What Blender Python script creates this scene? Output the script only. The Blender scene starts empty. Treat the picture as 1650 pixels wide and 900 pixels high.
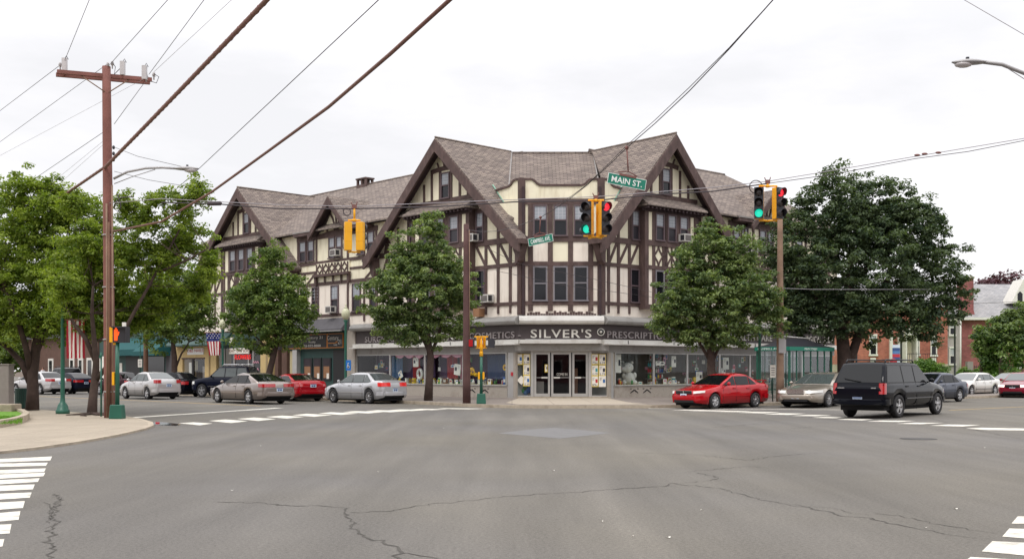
import bpy, bmesh, math, random
import numpy as np
from mathutils import Vector, Matrix
random.seed(7); np.random.seed(7)
SC = bpy.context.scene
COL = SC.collection
R = math.radians
# ---------------------------------------------------------------- camera
F = 1780.0; CX = 825.0; HY = 596.0; EYE = 1.6
cam_d = bpy.data.cameras.new("camera"); cam = bpy.data.objects.new("camera", cam_d); COL.objects.link(cam)
cam.location = (0, 0, EYE); cam.rotation_euler = (R(90), 0, 0)
cam_d.sensor_width = 36; cam_d.lens = F / 1650 * 36; cam_d.shift_y = (HY - 450) / 1650
cam_d.clip_start = 0.1; cam_d.clip_end = 3000
SC.camera = cam
# ---------------------------------------------------------------- overcast sky, sun, exposure
SUN_EL = 58; SUN_AZ = 200      # soft light from high behind the camera
SKY_HORIZON = 1.12; SKY_ZENITH = 2.5; SUN_STRENGTH = 1.2; EXPOSURE = 0.0
world = bpy.data.worlds.new("World"); SC.world = world; world.use_nodes = True
nt = world.node_tree; N = nt.nodes; Lk = nt.links; N.clear()
wo = N.new('ShaderNodeOutputWorld'); bg = N.new('ShaderNodeBackground')
sky = N.new('ShaderNodeTexSky'); sky.sky_type = 'NISHITA'; sky.sun_disc = False
sky.sun_elevation = R(SUN_EL); sky.sun_rotation = R(SUN_AZ)
tc = N.new('ShaderNodeTexCoord'); sp = N.new('ShaderNodeSeparateXYZ'); Lk.new(tc.outputs['Generated'], sp.inputs[0])
mr = N.new('ShaderNodeMapRange'); Lk.new(sp.outputs['Z'], mr.inputs['Value'])
mr.inputs['From Min'].default_value = 0.25; mr.inputs['From Max'].default_value = 1; mr.inputs['To Min'].default_value = SKY_HORIZON; mr.inputs['To Max'].default_value = SKY_ZENITH
mp = N.new('ShaderNodeMapping'); mp.inputs['Scale'].default_value = (1.5, 1.5, 5.0); mp.inputs['Location'].default_value = (0.15, 0.1, 1.6)
Lk.new(tc.outputs['Generated'], mp.inputs['Vector'])
ns = N.new('ShaderNodeTexNoise'); ns.inputs['Scale'].default_value = 1.7; ns.inputs['Detail'].default_value = 7; ns.inputs['Roughness'].default_value = .55
Lk.new(mp.outputs[0], ns.inputs['Vector'])
cr = N.new('ShaderNodeValToRGB'); Lk.new(ns.outputs['Fac'], cr.inputs[0])
cr.color_ramp.elements[0].position = .36; cr.color_ramp.elements[0].color = (.865, .86, .88, 1)
cr.color_ramp.elements[1].position = .53; cr.color_ramp.elements[1].color = (1.0, .985, 1.0, 1)
vm = N.new('ShaderNodeVectorMath'); vm.operation = 'SCALE'; Lk.new(cr.outputs[0], vm.inputs[0]); Lk.new(mr.outputs[0], vm.inputs['Scale'])
vs = N.new('ShaderNodeVectorMath'); vs.operation = 'SCALE'; Lk.new(sky.outputs[0], vs.inputs[0]); vs.inputs['Scale'].default_value = 0.10
mx = N.new('ShaderNodeMix'); mx.data_type = 'RGBA'; mx.inputs[0].default_value = 0.93
Lk.new(vs.outputs[0], mx.inputs[6]); Lk.new(vm.outputs[0], mx.inputs[7])
Lk.new(mx.outputs[2], bg.inputs['Color']); bg.inputs['Strength'].default_value = 1.0
Lk.new(bg.outputs[0], wo.inputs['Surface'])
sd = bpy.data.lights.new("sun", 'SUN'); sd.energy = SUN_STRENGTH; sd.angle = R(18); sd.color = (1, .96, .9)
so = bpy.data.objects.new("sun", sd); COL.objects.link(so)
az = R(SUN_AZ); so.rotation_euler = Vector((math.sin(az) * math.cos(R(SUN_EL)), math.cos(az) * math.cos(R(SUN_EL)), math.sin(R(SUN_EL)))).to_track_quat('Z', 'Y').to_euler()
so.location = (0, -20, 60)
SC.view_settings.view_transform = 'Standard'; SC.view_settings.look = 'None'; SC.view_settings.gamma = 1; SC.view_settings.exposure = EXPOSURE
try: SC.view_settings.use_curve_mapping = False
except Exception: pass
SC.cycles.max_bounces = 6; SC.cycles.transparent_max_bounces = 12; SC.cycles.diffuse_bounces = 3; SC.cycles.glossy_bounces = 3

# ---------------------------------------------------------------- picture measures to world points
def G(px, py, z=0.0):
    Y = (EYE - z) * F / (py - HY); return Vector(((px - CX) / F * Y, Y, z))
def HZ(px, py, z):                     # the point of that height above the ground
    Y = (z - EYE) * F / (HY - py); return Vector(((px - CX) / F * Y, Y, z))
def D(px, py, Y): return Vector(((px - CX) / F * Y, Y, EYE + (HY - py) / F * Y))
class Frame:
    """facade frame: s along the wall, o outward to the street, z up"""
    def __init__(f, x, y, d, o):
        f.x, f.y = x, y; f.d = Vector((d[0], d[1], 0)).normalized(); f.o = Vector((o[0], o[1], 0)).normalized(); f.org = Vector((x, y, 0))
    def P(f, s, o, z): return f.org + f.d * s + f.o * o + Vector((0, 0, z))
    def S(f, px, o=0.0):               # s of an image column on the plane o
        u = (px - CX) / F; a = f.x + f.o.x * o; b = f.y + f.o.y * o
        return (a - u * b) / (u * f.d.y - f.d.x)
    def Z(f, px, py, o=0.0):
        s = f.S(px, o); Y = f.y + f.o.y * o + f.d.y * s
        return EYE + (HY - py) / F * Y
    def mat(f): # text matrix: reading order to the right in the picture
        o = f.o; d = f.d if f.d.cross(Vector((0,0,1))).dot(o) > 0 else -f.d
        return d, o
FL = Frame(0.49, 58.0, (-.6853, .7282), (-.7282, -.6853))
FR = Frame(4.69, 58.0, (.7559, .6547), (.6547, -.7559))
FC = Frame(0.49, 58.0, (1, 0), (0, -1))

# ---------------------------------------------------------------- materials
def lin(c):
    return tuple(((v / 255) / 12.92 if v / 255 <= .04045 else ((v / 255 + .055) / 1.055) ** 2.4) for v in c)
MATS = {}
def mat(name, color, rough=.6, metal=0, var=.12, scale=3.0, bump=0.0, bscale=40, spec=.5, coat=0, emit=None, estr=1, detail=5, dirt=None, dscale=.8, streak=None):
    if name in MATS: return MATS[name]
    m = bpy.data.materials.new(name); m.use_nodes = True; n = m.node_tree.nodes; l = m.node_tree.links
    b = n['Principled BSDF']; b.inputs['Roughness'].default_value = rough; b.inputs['Metallic'].default_value = metal
    b.inputs['Specular IOR Level'].default_value = spec; b.inputs['Coat Weight'].default_value = coat; b.inputs['Coat Roughness'].default_value = .05
    col = (*color, 1)
    if emit:
        b.inputs['Emission Color'].default_value = (*emit, 1); b.inputs['Emission Strength'].default_value = estr
    if var > 0:
        t = n.new('ShaderNodeTexCoord'); x = n.new('ShaderNodeTexNoise'); x.inputs['Scale'].default_value = scale; x.inputs['Detail'].default_value = detail
        l.new(t.outputs['Object'], x.inputs['Vector'])
        r = n.new('ShaderNodeMapRange'); l.new(x.outputs['Fac'], r.inputs[0]); r.inputs[1].default_value = .25; r.inputs[2].default_value = .75
        r.inputs[3].default_value = 1 - var; r.inputs[4].default_value = 1 + var
        v = n.new('ShaderNodeVectorMath'); v.operation = 'SCALE'; v.inputs[0].default_value = color; l.new(r.outputs[0], v.inputs['Scale'])
        out = v.outputs[0]
        if dirt:
            x2 = n.new('ShaderNodeTexNoise'); x2.inputs['Scale'].default_value = dscale; x2.inputs['Detail'].default_value = 8; x2.inputs['Roughness'].default_value = .7
            if streak:
                q = n.new('ShaderNodeMapping'); q.inputs['Scale'].default_value = streak; l.new(t.outputs['Object'], q.inputs[0]); l.new(q.outputs[0], x2.inputs['Vector'])
            else: l.new(t.outputs['Object'], x2.inputs['Vector'])
            r2 = n.new('ShaderNodeMapRange'); l.new(x2.outputs['Fac'], r2.inputs[0]); r2.inputs[1].default_value = .5; r2.inputs[2].default_value = .72; r2.inputs[3].default_value = 0; r2.inputs[4].default_value = .75
            mm = n.new('ShaderNodeMix'); mm.data_type = 'RGBA'; l.new(r2.outputs[0], mm.inputs[0]); l.new(out, mm.inputs[6]); mm.inputs[7].default_value = (*dirt, 1); out = mm.outputs[2]
        l.new(out, b.inputs['Base Color'])
        if bump > 0:
            x3 = n.new('ShaderNodeTexNoise'); x3.inputs['Scale'].default_value = bscale; x3.inputs['Detail'].default_value = 4; l.new(t.outputs['Object'], x3.inputs['Vector'])
            bp = n.new('ShaderNodeBump'); bp.inputs['Strength'].default_value = bump; bp.inputs['Distance'].default_value = .02; l.new(x3.outputs['Fac'], bp.inputs['Height']); l.new(bp.outputs[0], b.inputs['Normal'])
    else: b.inputs['Base Color'].default_value = col
    MATS[name] = m; return m
def brickmat(name, c1, c2, mortar, bw, bh, mort=.01, rough=.8, offset=.5, bump=.3, var=.35):
    m = bpy.data.materials.new(name); m.use_nodes = True; n = m.node_tree.nodes; l = m.node_tree.links; b = n['Principled BSDF']
    uv = n.new('ShaderNodeUVMap'); t = n.new('ShaderNodeTexBrick'); l.new(uv.outputs[0], t.inputs['Vector'])
    t.inputs['Color1'].default_value = (*c1, 1); t.inputs['Color2'].default_value = (*c2, 1); t.inputs['Mortar'].default_value = (*mortar, 1)
    t.inputs['Scale'].default_value = 1; t.inputs['Brick Width'].default_value = bw; t.inputs['Row Height'].default_value = bh; t.inputs['Mortar Size'].default_value = mort; t.inputs['Mortar Smooth'].default_value = .3; t.inputs['Bias'].default_value = 0
    t.offset = offset
    x = n.new('ShaderNodeTexNoise'); x.inputs['Scale'].default_value = .7; x.inputs['Detail'].default_value = 9; x.inputs['Roughness'].default_value = .65; l.new(uv.outputs[0], x.inputs['Vector'])
    r = n.new('ShaderNodeMapRange'); l.new(x.outputs['Fac'], r.inputs[0]); r.inputs[1].default_value = .3; r.inputs[2].default_value = .7; r.inputs[3].default_value = 1 - var; r.inputs[4].default_value = 1 + var
    v = n.new('ShaderNodeVectorMath'); v.operation = 'SCALE'; l.new(t.outputs['Color'], v.inputs[0]); l.new(r.outputs[0], v.inputs['Scale']); l.new(v.outputs[0], b.inputs['Base Color'])
    bp = n.new('ShaderNodeBump'); bp.inputs['Strength'].default_value = bump; bp.inputs['Distance'].default_value = .015; bp.invert = True; l.new(t.outputs['Fac'], bp.inputs['Height']); l.new(bp.outputs[0], b.inputs['Normal'])
    b.inputs['Roughness'].default_value = rough
    MATS[name] = m; return m
def glassmat(name, tint=(.9, .95, .95), refl=.16):
    m = bpy.data.materials.new(name); m.use_nodes = True; n = m.node_tree.nodes; l = m.node_tree.links; n.remove(n['Principled BSDF'])
    tr = n.new('ShaderNodeBsdfTransparent'); tr.inputs[0].default_value = (*tint, 1); g = n.new('ShaderNodeBsdfGlossy'); g.inputs['Roughness'].default_value = .02; g.inputs[0].default_value = (.9, .93, .95, 1)
    fr = n.new('ShaderNodeLayerWeight'); pw = n.new('ShaderNodeMath'); pw.operation = 'POWER'; pw.inputs[1].default_value = 4.5; l.new(fr.outputs['Facing'], pw.inputs[0]); ad = n.new('ShaderNodeMath'); ad.operation = 'ADD'; ad.inputs[1].default_value = refl; l.new(pw.outputs[0], ad.inputs[0])
    mx = n.new('ShaderNodeMixShader'); l.new(ad.outputs[0], mx.inputs[0]); l.new(tr.outputs[0], mx.inputs[1]); l.new(g.outputs[0], mx.inputs[2]); l.new(mx.outputs[0], n['Material Output'].inputs[0])
    MATS[name] = m; return m
def leafmat(name, c1, c2, trans=.35):
    m = bpy.data.materials.new(name); m.use_nodes = True; n = m.node_tree.nodes; l = m.node_tree.links; n.remove(n['Principled BSDF'])
    at = n.new('ShaderNodeAttribute'); at.attribute_name = 'tone'
    mx = n.new('ShaderNodeMix'); mx.data_type = 'RGBA'; l.new(at.outputs['Fac'], mx.inputs[0]); mx.inputs[6].default_value = (*c1, 1); mx.inputs[7].default_value = (*c2, 1)
    d = n.new('ShaderNodeBsdfPrincipled'); d.inputs['Roughness'].default_value = .55; d.inputs['Specular IOR Level'].default_value = .35; l.new(mx.outputs[2], d.inputs['Base Color'])
    t = n.new('ShaderNodeBsdfTranslucent'); v = n.new('ShaderNodeVectorMath'); v.operation = 'MULTIPLY'; v.inputs[1].default_value = (1.2, 1.3, .5); l.new(mx.outputs[2], v.inputs[0]); l.new(v.outputs[0], t.inputs[0])
    s = n.new('ShaderNodeMixShader'); s.inputs[0].default_value = trans; l.new(d.outputs[0], s.inputs[1]); l.new(t.outputs[0], s.inputs[2]); l.new(s.outputs[0], n['Material Output'].inputs[0])
    MATS[name] = m; return m
# flat materials by name
def M(name):
    return MATS[name]
mat('stucco_cream', lin((238, 231, 206)), .9, var=.08, scale=.9, bump=.15, bscale=60, dirt=lin((196, 183, 152)), dscale=2.2, streak=(1, 1, .16))
mat('stucco_pink', lin((238, 228, 216)), .9, var=.07, scale=.9, bump=.15, bscale=60, dirt=lin((196, 181, 166)), dscale=2.2, streak=(1, 1, .16))
mat('timber', lin((82, 64, 61)), .75, var=.3, scale=2.5, dirt=lin((112, 92, 88)), dscale=3, streak=(1, 1, .3), bump=.2, bscale=30)
mat('timber_dark', lin((60, 45, 48)), .8, var=.2, scale=4)
mat('sash', lin((96, 80, 84)), .6, var=.1)
mat('sash_light', lin((122, 118, 124)), .5, var=.1)
mat('screen', lin((46, 43, 50)), .45, var=.15, scale=1.3)
mat('blind', lin((150, 156, 164)), .3, var=.12, scale=1.5, spec=.8)
mat('muntin', lin((190, 190, 196)), .5, var=.05)
mat('dark_glass', lin((30, 31, 36)), .08, var=.3, scale=.9, spec=.35)
mat('flashing', lin((140, 135, 132)), .6, var=.1)
mat('copper_flashing', lin((130, 170, 150)), .6, var=.2)
mat('granite', lin((168, 160, 150)), .6, var=.14, scale=20, dirt=lin((120, 108, 96)), dscale=.9)
mat('metal_grey', lin((160, 158, 158)), .45, metal=.3, var=.08)
mat('alu', lin((185, 184, 182)), .35, metal=.4, var=.06)
mat('white_enamel', lin((205, 203, 198)), .4, var=.08, dirt=lin((150, 142, 132)), dscale=1.5)
mat('grey_enamel', lin((150, 148, 145)), .4, var=.08, dirt=lin((100, 94, 88)), dscale=1.5)
mat('band', lin((68, 59, 60)), .55, var=.15, scale=1.5)
mat('letter_white', lin((205, 202, 194)), .5, var=.1, scale=6)
mat('letter_dim', lin((150, 142, 142)), .5, var=.1, scale=6)
mat('black', lin((25, 24, 27)), .5, var=.1)
mat('rubber', lin((34, 33, 35)), .8, var=.15, scale=10)
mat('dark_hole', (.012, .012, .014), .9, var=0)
mat('rim', lin((190, 190, 192)), .28, metal=.8, var=.05)
mat('rim_dark', lin((70, 68, 70)), .4, metal=.5, var=.05)
mat('chrome', lin((210, 210, 212)), .12, metal=1, var=0)
mat('car_glass', (.005, .006, .007), .04, var=0, spec=.3)
mat('car_glass_light', (.07, .085, .085), .06, var=0, spec=.7, coat=.3)
mat('red_lamp', (.42, .012, .016), .12, var=0, spec=.8, coat=.6)
mat('red_lamp_on', (.5, .015, .015), .15, var=.3, scale=9, emit=(1, .05, .04), estr=.28, coat=.6)
mat('white_lamp', (.75, .75, .72), .12, var=0, spec=.8, coat=.6)
mat('white_lamp_on', (.9, .9, .85), .2, var=0, emit=(1, .95, .8), estr=1.6)
mat('amber', (.7, .26, .03), .2, var=0)
mat('plate', lin((205, 218, 232)), .4, var=.02)
mat('plate_blue', lin((52, 78, 130)), .4, var=0)
mat('asphalt_dark', lin((74, 70, 68)), .9, var=.1)
mat('wood_pole', lin((128, 84, 76)), .85, var=.25, scale=2.2, bump=.4, bscale=25)
mat('wood_brown', lin((112, 82, 66)), .85, var=.25, scale=2.2, bump=.4, bscale=25)
mat('wood_shaded', lin((88, 62, 60)), .85, var=.25, scale=2.2, bump=.4, bscale=25)  # darker wood_brown: the shade on the drugstore pole is put into its colour
mat('wood_grey', lin((135, 110, 92)), .85, var=.25, scale=2.2, bump=.4, bscale=25)
mat('bark', lin((72, 58, 52)), .95, var=.3, scale=5, bump=.6, bscale=14)
mat('green_paint', lin((36, 92, 76)), .4, var=.12, scale=2)
mat('green_dark', lin((30, 66, 58)), .5, var=.12)
mat('signal_yellow', lin((235, 170, 20)), .45, var=.08, scale=3)
mat('signal_black', lin((46, 46, 52)), .5, var=.1)
mat('lens_off', lin((60, 52, 50)), .3, var=0)
mat('lens_red', (.8, .02, .03), .3, var=0, emit=(1, .03, .05), estr=1.2)
mat('lens_green', (.02, .5, .35), .3, var=0, emit=(.02, .72, .48), estr=.95)
mat('lens_hand', (.6, .05, .01), .3, var=0, emit=(1, .09, .012), estr=1.25)
mat('sign_green', lin((18, 122, 100)), .4, var=.05)
mat('sign_white', lin((235, 238, 235)), .5, var=.03)
mat('wire', lin((62, 54, 58)), .6, var=0)
mat('wire_brown', lin((120, 80, 74)), .7, var=0)
mat('cable_sheath', lin((118, 84, 74)), .7, var=.2, scale=8)
mat('wire_light', lin((150, 145, 150)), .6, var=0)
mat('porcelain', lin((190, 186, 186)), .3, var=.1)
mat('flag_red', lin((170, 30, 50)), .8, var=.1)
mat('flag_white', lin((228, 222, 216)), .8, var=.05)
mat('flag_blue', lin((42, 52, 110)), .8, var=.1)
mat('poster_white', lin((236, 232, 222)), .6, var=.03)
mat('poster_yellow', lin((222, 196, 70)), .6, var=.03)
mat('ink', lin((50, 46, 60)), .6, var=0)
mat('ink_red', lin((190, 40, 50)), .6, var=0)
mat('ink_blue', lin((60, 110, 170)), .6, var=0)
mat('door_dark', lin((45, 38, 42)), .5, var=.2)
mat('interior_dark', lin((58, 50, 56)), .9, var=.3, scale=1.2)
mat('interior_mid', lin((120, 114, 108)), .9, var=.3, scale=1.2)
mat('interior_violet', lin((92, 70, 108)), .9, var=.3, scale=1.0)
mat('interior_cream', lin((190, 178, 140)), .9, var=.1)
mat('shop_green', lin((40, 72, 68)), .6, var=.12)
mat('teal_awning', lin((14, 78, 80)), .8, var=.12, scale=1)
mat('tan_stucco', lin((205, 180, 128)), .9, var=.08, dirt=lin((170, 150, 110)))
mat('tan_dark', lin((160, 140, 104)), .9, var=.1)
mat('brown_board', lin((96, 72, 62)), .85, var=.2)
mat('slate_board', lin((86, 84, 88)), .8, var=.15)
mat('gold', lin((190, 120, 50)), .5, var=.05)
mat('neon_red', (.7, .03, .03), .5, var=0, emit=(1, .03, .03), estr=.5)
mat('white_paint', lin((216, 212, 200)), .7, var=.2, scale=12, dirt=lin((118, 111, 102)), dscale=3.2)
mat('trim_white', lin((215, 212, 204)), .6, var=.06)
mat('grey_siding', lin((165, 158, 155)), .7, var=.08)
mat('soil', lin((88, 74, 62)), .95, var=.3, scale=6)
mat('grass', lin((96, 140, 38)), .9, var=.3, scale=9)
mat('curb_stone', lin((172, 160, 142)), .85, var=.15, scale=5, dirt=lin((110, 98, 84)), dscale=1.2)
mat('cabinet', lin((140, 132, 128)), .6, var=.08, dirt=lin((115, 108, 104)))
mat('blue_sign', lin((30, 110, 190)), .5, var=.03)
mat('sky_blue', lin((80, 120, 170)), .6, var=.2)
mat('toy_white', lin((225, 222, 215)), .9, var=.08, scale=12)
mat('sunflower', lin((225, 175, 30)), .7, var=.1)
mat('leaf_plain', lin((70, 100, 50)), .7, var=.3, scale=10)
for nm, c in dict(goods_red=(190, 50, 62), goods_blue=(60, 100, 170), goods_white=(222, 220, 215), goods_yellow=(214, 180, 60), goods_teal=(70, 160, 165), goods_pink=(215, 150, 170), goods_green=(70, 140, 80), goods_brown=(130, 90, 70)).items():
    mat(nm, lin(c), .5, var=.08, scale=8)
mat('steel_shelter', lin((96, 110, 106)), .4, var=.1)
mat('lamp_globe', lin((190, 190, 160)), .3, var=.05)
mat('skin', lin((190, 140, 115)), .6, var=.03)
mat('cloth_white', lin((220, 222, 228)), .85, var=.05)
mat('cloth_dark', lin((50, 50, 64)), .85, var=.05)
mat('hair', lin((50, 36, 30)), .8, var=.1)
mat('cardboard', lin((150, 110, 80)), .8, var=.1)
brickmat('shingle', lin((142, 129, 119)), lin((108, 97, 92)), lin((76, 67, 64)), .42, .17, .022, .9, bump=.7, var=.16)
brickmat('brick_red', lin((178, 106, 88)), lin((154, 86, 74)), lin((160, 120, 105)), .22, .075, .008, .9)
brickmat('brick_dull', lin((158, 92, 90)), lin((138, 78, 78)), lin((140, 100, 96)), .22, .075, .008, .9)
brickmat('slate_roof', lin((158, 156, 156)), lin((136, 136, 138)), lin((116, 116, 118)), .35, .22, .012, .8, bump=.4, var=.2)
glassmat('shop_glass', (.9, .94, .94), .035)
glassmat('shelter_glass', (.80, .86, .86), .10)
leafmat('leaf_left', lin((92, 114, 42)), lin((154, 170, 72)), .46)
leafmat('leaf_mid', lin((70, 94, 48)), lin((138, 156, 84)), .4)
leafmat('leaf_dark', lin((68, 90, 56)), lin((142, 158, 98)), .36)
leafmat('leaf_big', lin((52, 70, 52)), lin((108, 124, 86)), .34)
leafmat('leaf_purple', lin((70, 40, 50)), lin((100, 60, 70)), .2)
leafmat('leaf_bush', lin((64, 96, 36)), lin((110, 140, 56)), .25)
# ---------------------------------------------------------------- mesh builder
class MB:
    def __init__(self): self.v = []; self.f = []; self.m = []; self.s = []; self.slots = []
    def mi(self, name):
        if name not in self.slots: self.slots.append(name)
        return self.slots.index(name)
    def add(self, verts, faces, m, smooth=False):
        b = len(self.v); self.v += [tuple(p) for p in verts]; k = self.mi(m)
        for f in faces: self.f.append([b + i for i in f]); self.m.append(k); self.s.append(smooth)
        return self
    def quad(self, a, b, c, d, m): return self.add([a, b, c, d], [(0, 1, 2, 3)], m)
    def poly(self, pts, m): return self.add(pts, [tuple(range(len(pts)))], m)
    def hexa(self, p, m):  # 8 corners: bottom 4, top 4
        return self.add(p, [(0, 3, 2, 1), (4, 5, 6, 7), (0, 1, 5, 4), (1, 2, 6, 5), (2, 3, 7, 6), (3, 0, 4, 7)], m)
    def box(self, x0, x1, y0, y1, z0, z1, m):
        return self.hexa([(x0, y0, z0), (x1, y0, z0), (x1, y1, z0), (x0, y1, z0), (x0, y0, z1), (x1, y0, z1), (x1, y1, z1), (x0, y1, z1)], m)
    def fbox(self, fr, s0, s1, o0, o1, z0, z1, m):
        return self.hexa([fr.P(s0, o0, z0), fr.P(s1, o0, z0), fr.P(s1, o1, z0), fr.P(s0, o1, z0), fr.P(s0, o0, z1), fr.P(s1, o0, z1), fr.P(s1, o1, z1), fr.P(s0, o1, z1)], m)
    def prism(self, pts, vec, m, cap=True):  # planar polygon swept by vec
        n = len(pts); a = [Vector(p) for p in pts]; b = [p + Vector(vec) for p in a]
        fs = [(i, (i + 1) % n, n + (i + 1) % n, n + i) for i in range(n)]
        if cap: fs += [tuple(reversed(range(n))), tuple(range(n, 2 * n))]
        return self.add(a + b, fs, m)
    def fprism(self, fr, sz, o0, o1, m):     # polygon of (s,z) in a facade, between two planes
        return self.prism([fr.P(s, o0, z) for s, z in sz], fr.o * (o1 - o0), m)
    def fbeam(self, fr, s0, z0, s1, z1, w, o0, o1, m):   # slanted timber on a facade
        L = math.hypot(s1 - s0, z1 - z0) or 1e-6; nx, nz = -(z1 - z0) / L * w / 2, (s1 - s0) / L * w / 2
        return self.fprism(fr, [(s0 - nx, z0 - nz), (s1 - nx, z1 - nz), (s1 + nx, z1 + nz), (s0 + nx, z0 + nz)], o0, o1, m)
    def farc(self, fr, pts, w, o0, o1, m):
        for a, b in zip(pts, pts[1:]): self.fbeam(fr, a[0], a[1], b[0], b[1], w, o0, o1, m)
        return self
    def tube(self, pts, rad, m, seg=8, cap=True, smooth=True):
        pts = [Vector(p) for p in pts]; n = len(pts)
        if not hasattr(rad, '__len__'): rad = [rad] * n
        vs = []; up = None
        for i, p in enumerate(pts):
            t = (pts[min(i + 1, n - 1)] - pts[max(i - 1, 0)])
            t = t.normalized() if t.length > 1e-9 else Vector((0, 0, 1))
            if up is None: up = Vector((1, 0, 0)) if abs(t.x) < .9 else Vector((0, 1, 0))
            a = t.cross(up); a = a.normalized() if a.length > 1e-6 else t.orthogonal().normalized(); b = t.cross(a); up = -b if False else a.cross(t)
            for k in range(seg):
                an = 2 * math.pi * k / seg; vs.append(p + (a * math.cos(an) + b * math.sin(an)) * rad[i])
        fs = [(i * seg + k, i * seg + (k + 1) % seg, (i + 1) * seg + (k + 1) % seg, (i + 1) * seg + k) for i in range(n - 1) for k in range(seg)]
        if cap: fs += [tuple(range(seg - 1, -1, -1)), tuple((n - 1) * seg + k for k in range(seg))]
        return self.add(vs, fs, m, smooth)
    def lathe(self, c, prof, m, seg=16, axis=(0, 0, 1), smooth=True):   # prof: (radius, height)
        ax = Vector(axis).normalized(); a = ax.orthogonal().normalized(); b = ax.cross(a); c = Vector(c); vs = []
        for r, h in prof:
            for k in range(seg):
                an = 2 * math.pi * k / seg; vs.append(c + ax * h + (a * math.cos(an) + b * math.sin(an)) * r)
        n = len(prof)
        fs = [(i * seg + k, i * seg + (k + 1) % seg, (i + 1) * seg + (k + 1) % seg, (i + 1) * seg + k) for i in range(n - 1) for k in range(seg)]
        fs += [tuple(range(seg - 1, -1, -1)), tuple((n - 1) * seg + k for k in range(seg))]
        return self.add(vs, fs, m, smooth)
    def ball(self, c, r, m, seg=12, rings=8, sc=(1, 1, 1)):
        prof = [(max(1e-3, math.sin(math.pi * i / rings)), -math.cos(math.pi * i / rings)) for i in range(rings + 1)]
        c = Vector(c); vs = []
        for rr, h in prof:
            for k in range(seg):
                an = 2 * math.pi * k / seg; vs.append(c + Vector((rr * math.cos(an) * sc[0], rr * math.sin(an) * sc[1], h * sc[2])) * r)
        n = len(prof)
        fs = [(i * seg + k, i * seg + (k + 1) % seg, (i + 1) * seg + (k + 1) % seg, (i + 1) * seg + k) for i in range(n - 1) for k in range(seg)]
        return self.add(vs, fs, m, True)
    def xform(self, mtx): self.v = [tuple(mtx @ Vector(p)) for p in self.v]; return self
    def build(self, name, parent=None, loc=None, bevel=0, recalc=True, uv=True, local=False):
        me = bpy.data.meshes.new(name)
        off = Vector((0, 0, 0))
        if parent is not None and not local: off = WORLD_LOC.get(parent.name, Vector((0, 0, 0)))
        elif parent is None and loc is not None: off = Vector(loc)
        vs = [(p[0] - off[0], p[1] - off[1], p[2] - off[2]) for p in self.v]
        me.from_pydata(vs, [], self.f)
        for s in self.slots: me.materials.append(MATS[s])
        me.polygons.foreach_set('material_index', self.m); me.polygons.foreach_set('use_smooth', self.s)
        if recalc or bevel:
            bm = bmesh.new(); bm.from_mesh(me)
            if recalc: bmesh.ops.recalc_face_normals(bm, faces=bm.faces)
            if bevel: bmesh.ops.bevel(bm, geom=[e for e in bm.edges if e.calc_face_angle(0) > .6], offset=bevel, segments=1, affect='EDGES', clamp_overlap=True)
            bm.to_mesh(me); bm.free()
        if uv:
            u = me.uv_layers.new(name='UVMap'); dat = np.zeros(len(me.loops) * 2, dtype=np.float32)
            co = np.array([v.co for v in me.vertices]) + np.array(off)
            for p in me.polygons:
                nz = p.normal
                if abs(nz.z) > .98: t = Vector((1, 0, 0)); b = Vector((0, 1, 0))
                else: t = Vector((-nz.y, nz.x, 0)).normalized(); b = nz.cross(t)
                for li in p.loop_indices:
                    c = co[me.loops[li].vertex_index]; dat[2 * li] = c[0] * t.x + c[1] * t.y + c[2] * t.z; dat[2 * li + 1] = c[0] * b.x + c[1] * b.y + c[2] * b.z
            u.data.foreach_set('uv', dat)
        me.update()
        o = bpy.data.objects.new(name, me); COL.objects.link(o)
        if parent is not None: o.parent = parent; WORLD_LOC[o.name] = off.copy()
        else: o.location = off; WORLD_LOC[o.name] = off.copy()
        return o
WORLD_LOC = {}
def tag(o, label=None, cat=None, group=None, kind=None):
    if label: o['label'] = label
    if cat: o['category'] = cat
    if group: o['group'] = group
    if kind: o['kind'] = kind
    return o
def thing(name, label, cat, loc, group=None, rz=0):
    o = bpy.data.objects.new(name, None); COL.objects.link(o); o.empty_display_size = .3
    o.location = loc; o.rotation_euler = (0, 0, rz); WORLD_LOC[o.name] = Vector(loc)
    return tag(o, label, cat, group)
def copy_tree(o, parent=None):
    c = o.copy(); COL.objects.link(c); c.parent = parent
    WORLD_LOC[c.name] = WORLD_LOC.get(o.name, Vector((0, 0, 0)))
    for ch in list(o.children): copy_tree(ch, c)
    return c
FONT = {}
def text_mesh(body, height, m, width=None, extrude=.01, name='lettering', bold=0.0, shear=0, spacing=1.0):
    cu = bpy.data.curves.new('t', 'FONT'); cu.body = body; cu.size = 1; cu.extrude = extrude; cu.offset = bold; cu.align_x = 'LEFT'; cu.shear = shear; cu.space_character = spacing; cu.resolution_u = 3
    ob = bpy.data.objects.new('t', cu); COL.objects.link(ob); dg = bpy.context.evaluated_depsgraph_get(); dg.update()
    me = bpy.data.meshes.new_from_object(ob.evaluated_get(dg)); bpy.data.objects.remove(ob)
    n = len(me.vertices); a = np.zeros(n * 3, dtype=np.float32); me.vertices.foreach_get('co', a); a = a.reshape(-1, 3)
    lo, hi = a.min(0), a.max(0); k = height / (hi[1] - lo[1]); kx = (width / (hi[0] - lo[0])) if width else k
    a[:, 0] = (a[:, 0] - (lo[0] + hi[0]) / 2) * kx; a[:, 1] = (a[:, 1] - lo[1]) * k
    vs = [tuple(p) for p in a]; fs = [tuple(p.vertices) for p in me.polygons]; bpy.data.meshes.remove(me)
    mb = MB(); mb.add(vs, fs, m); return mb
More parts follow.
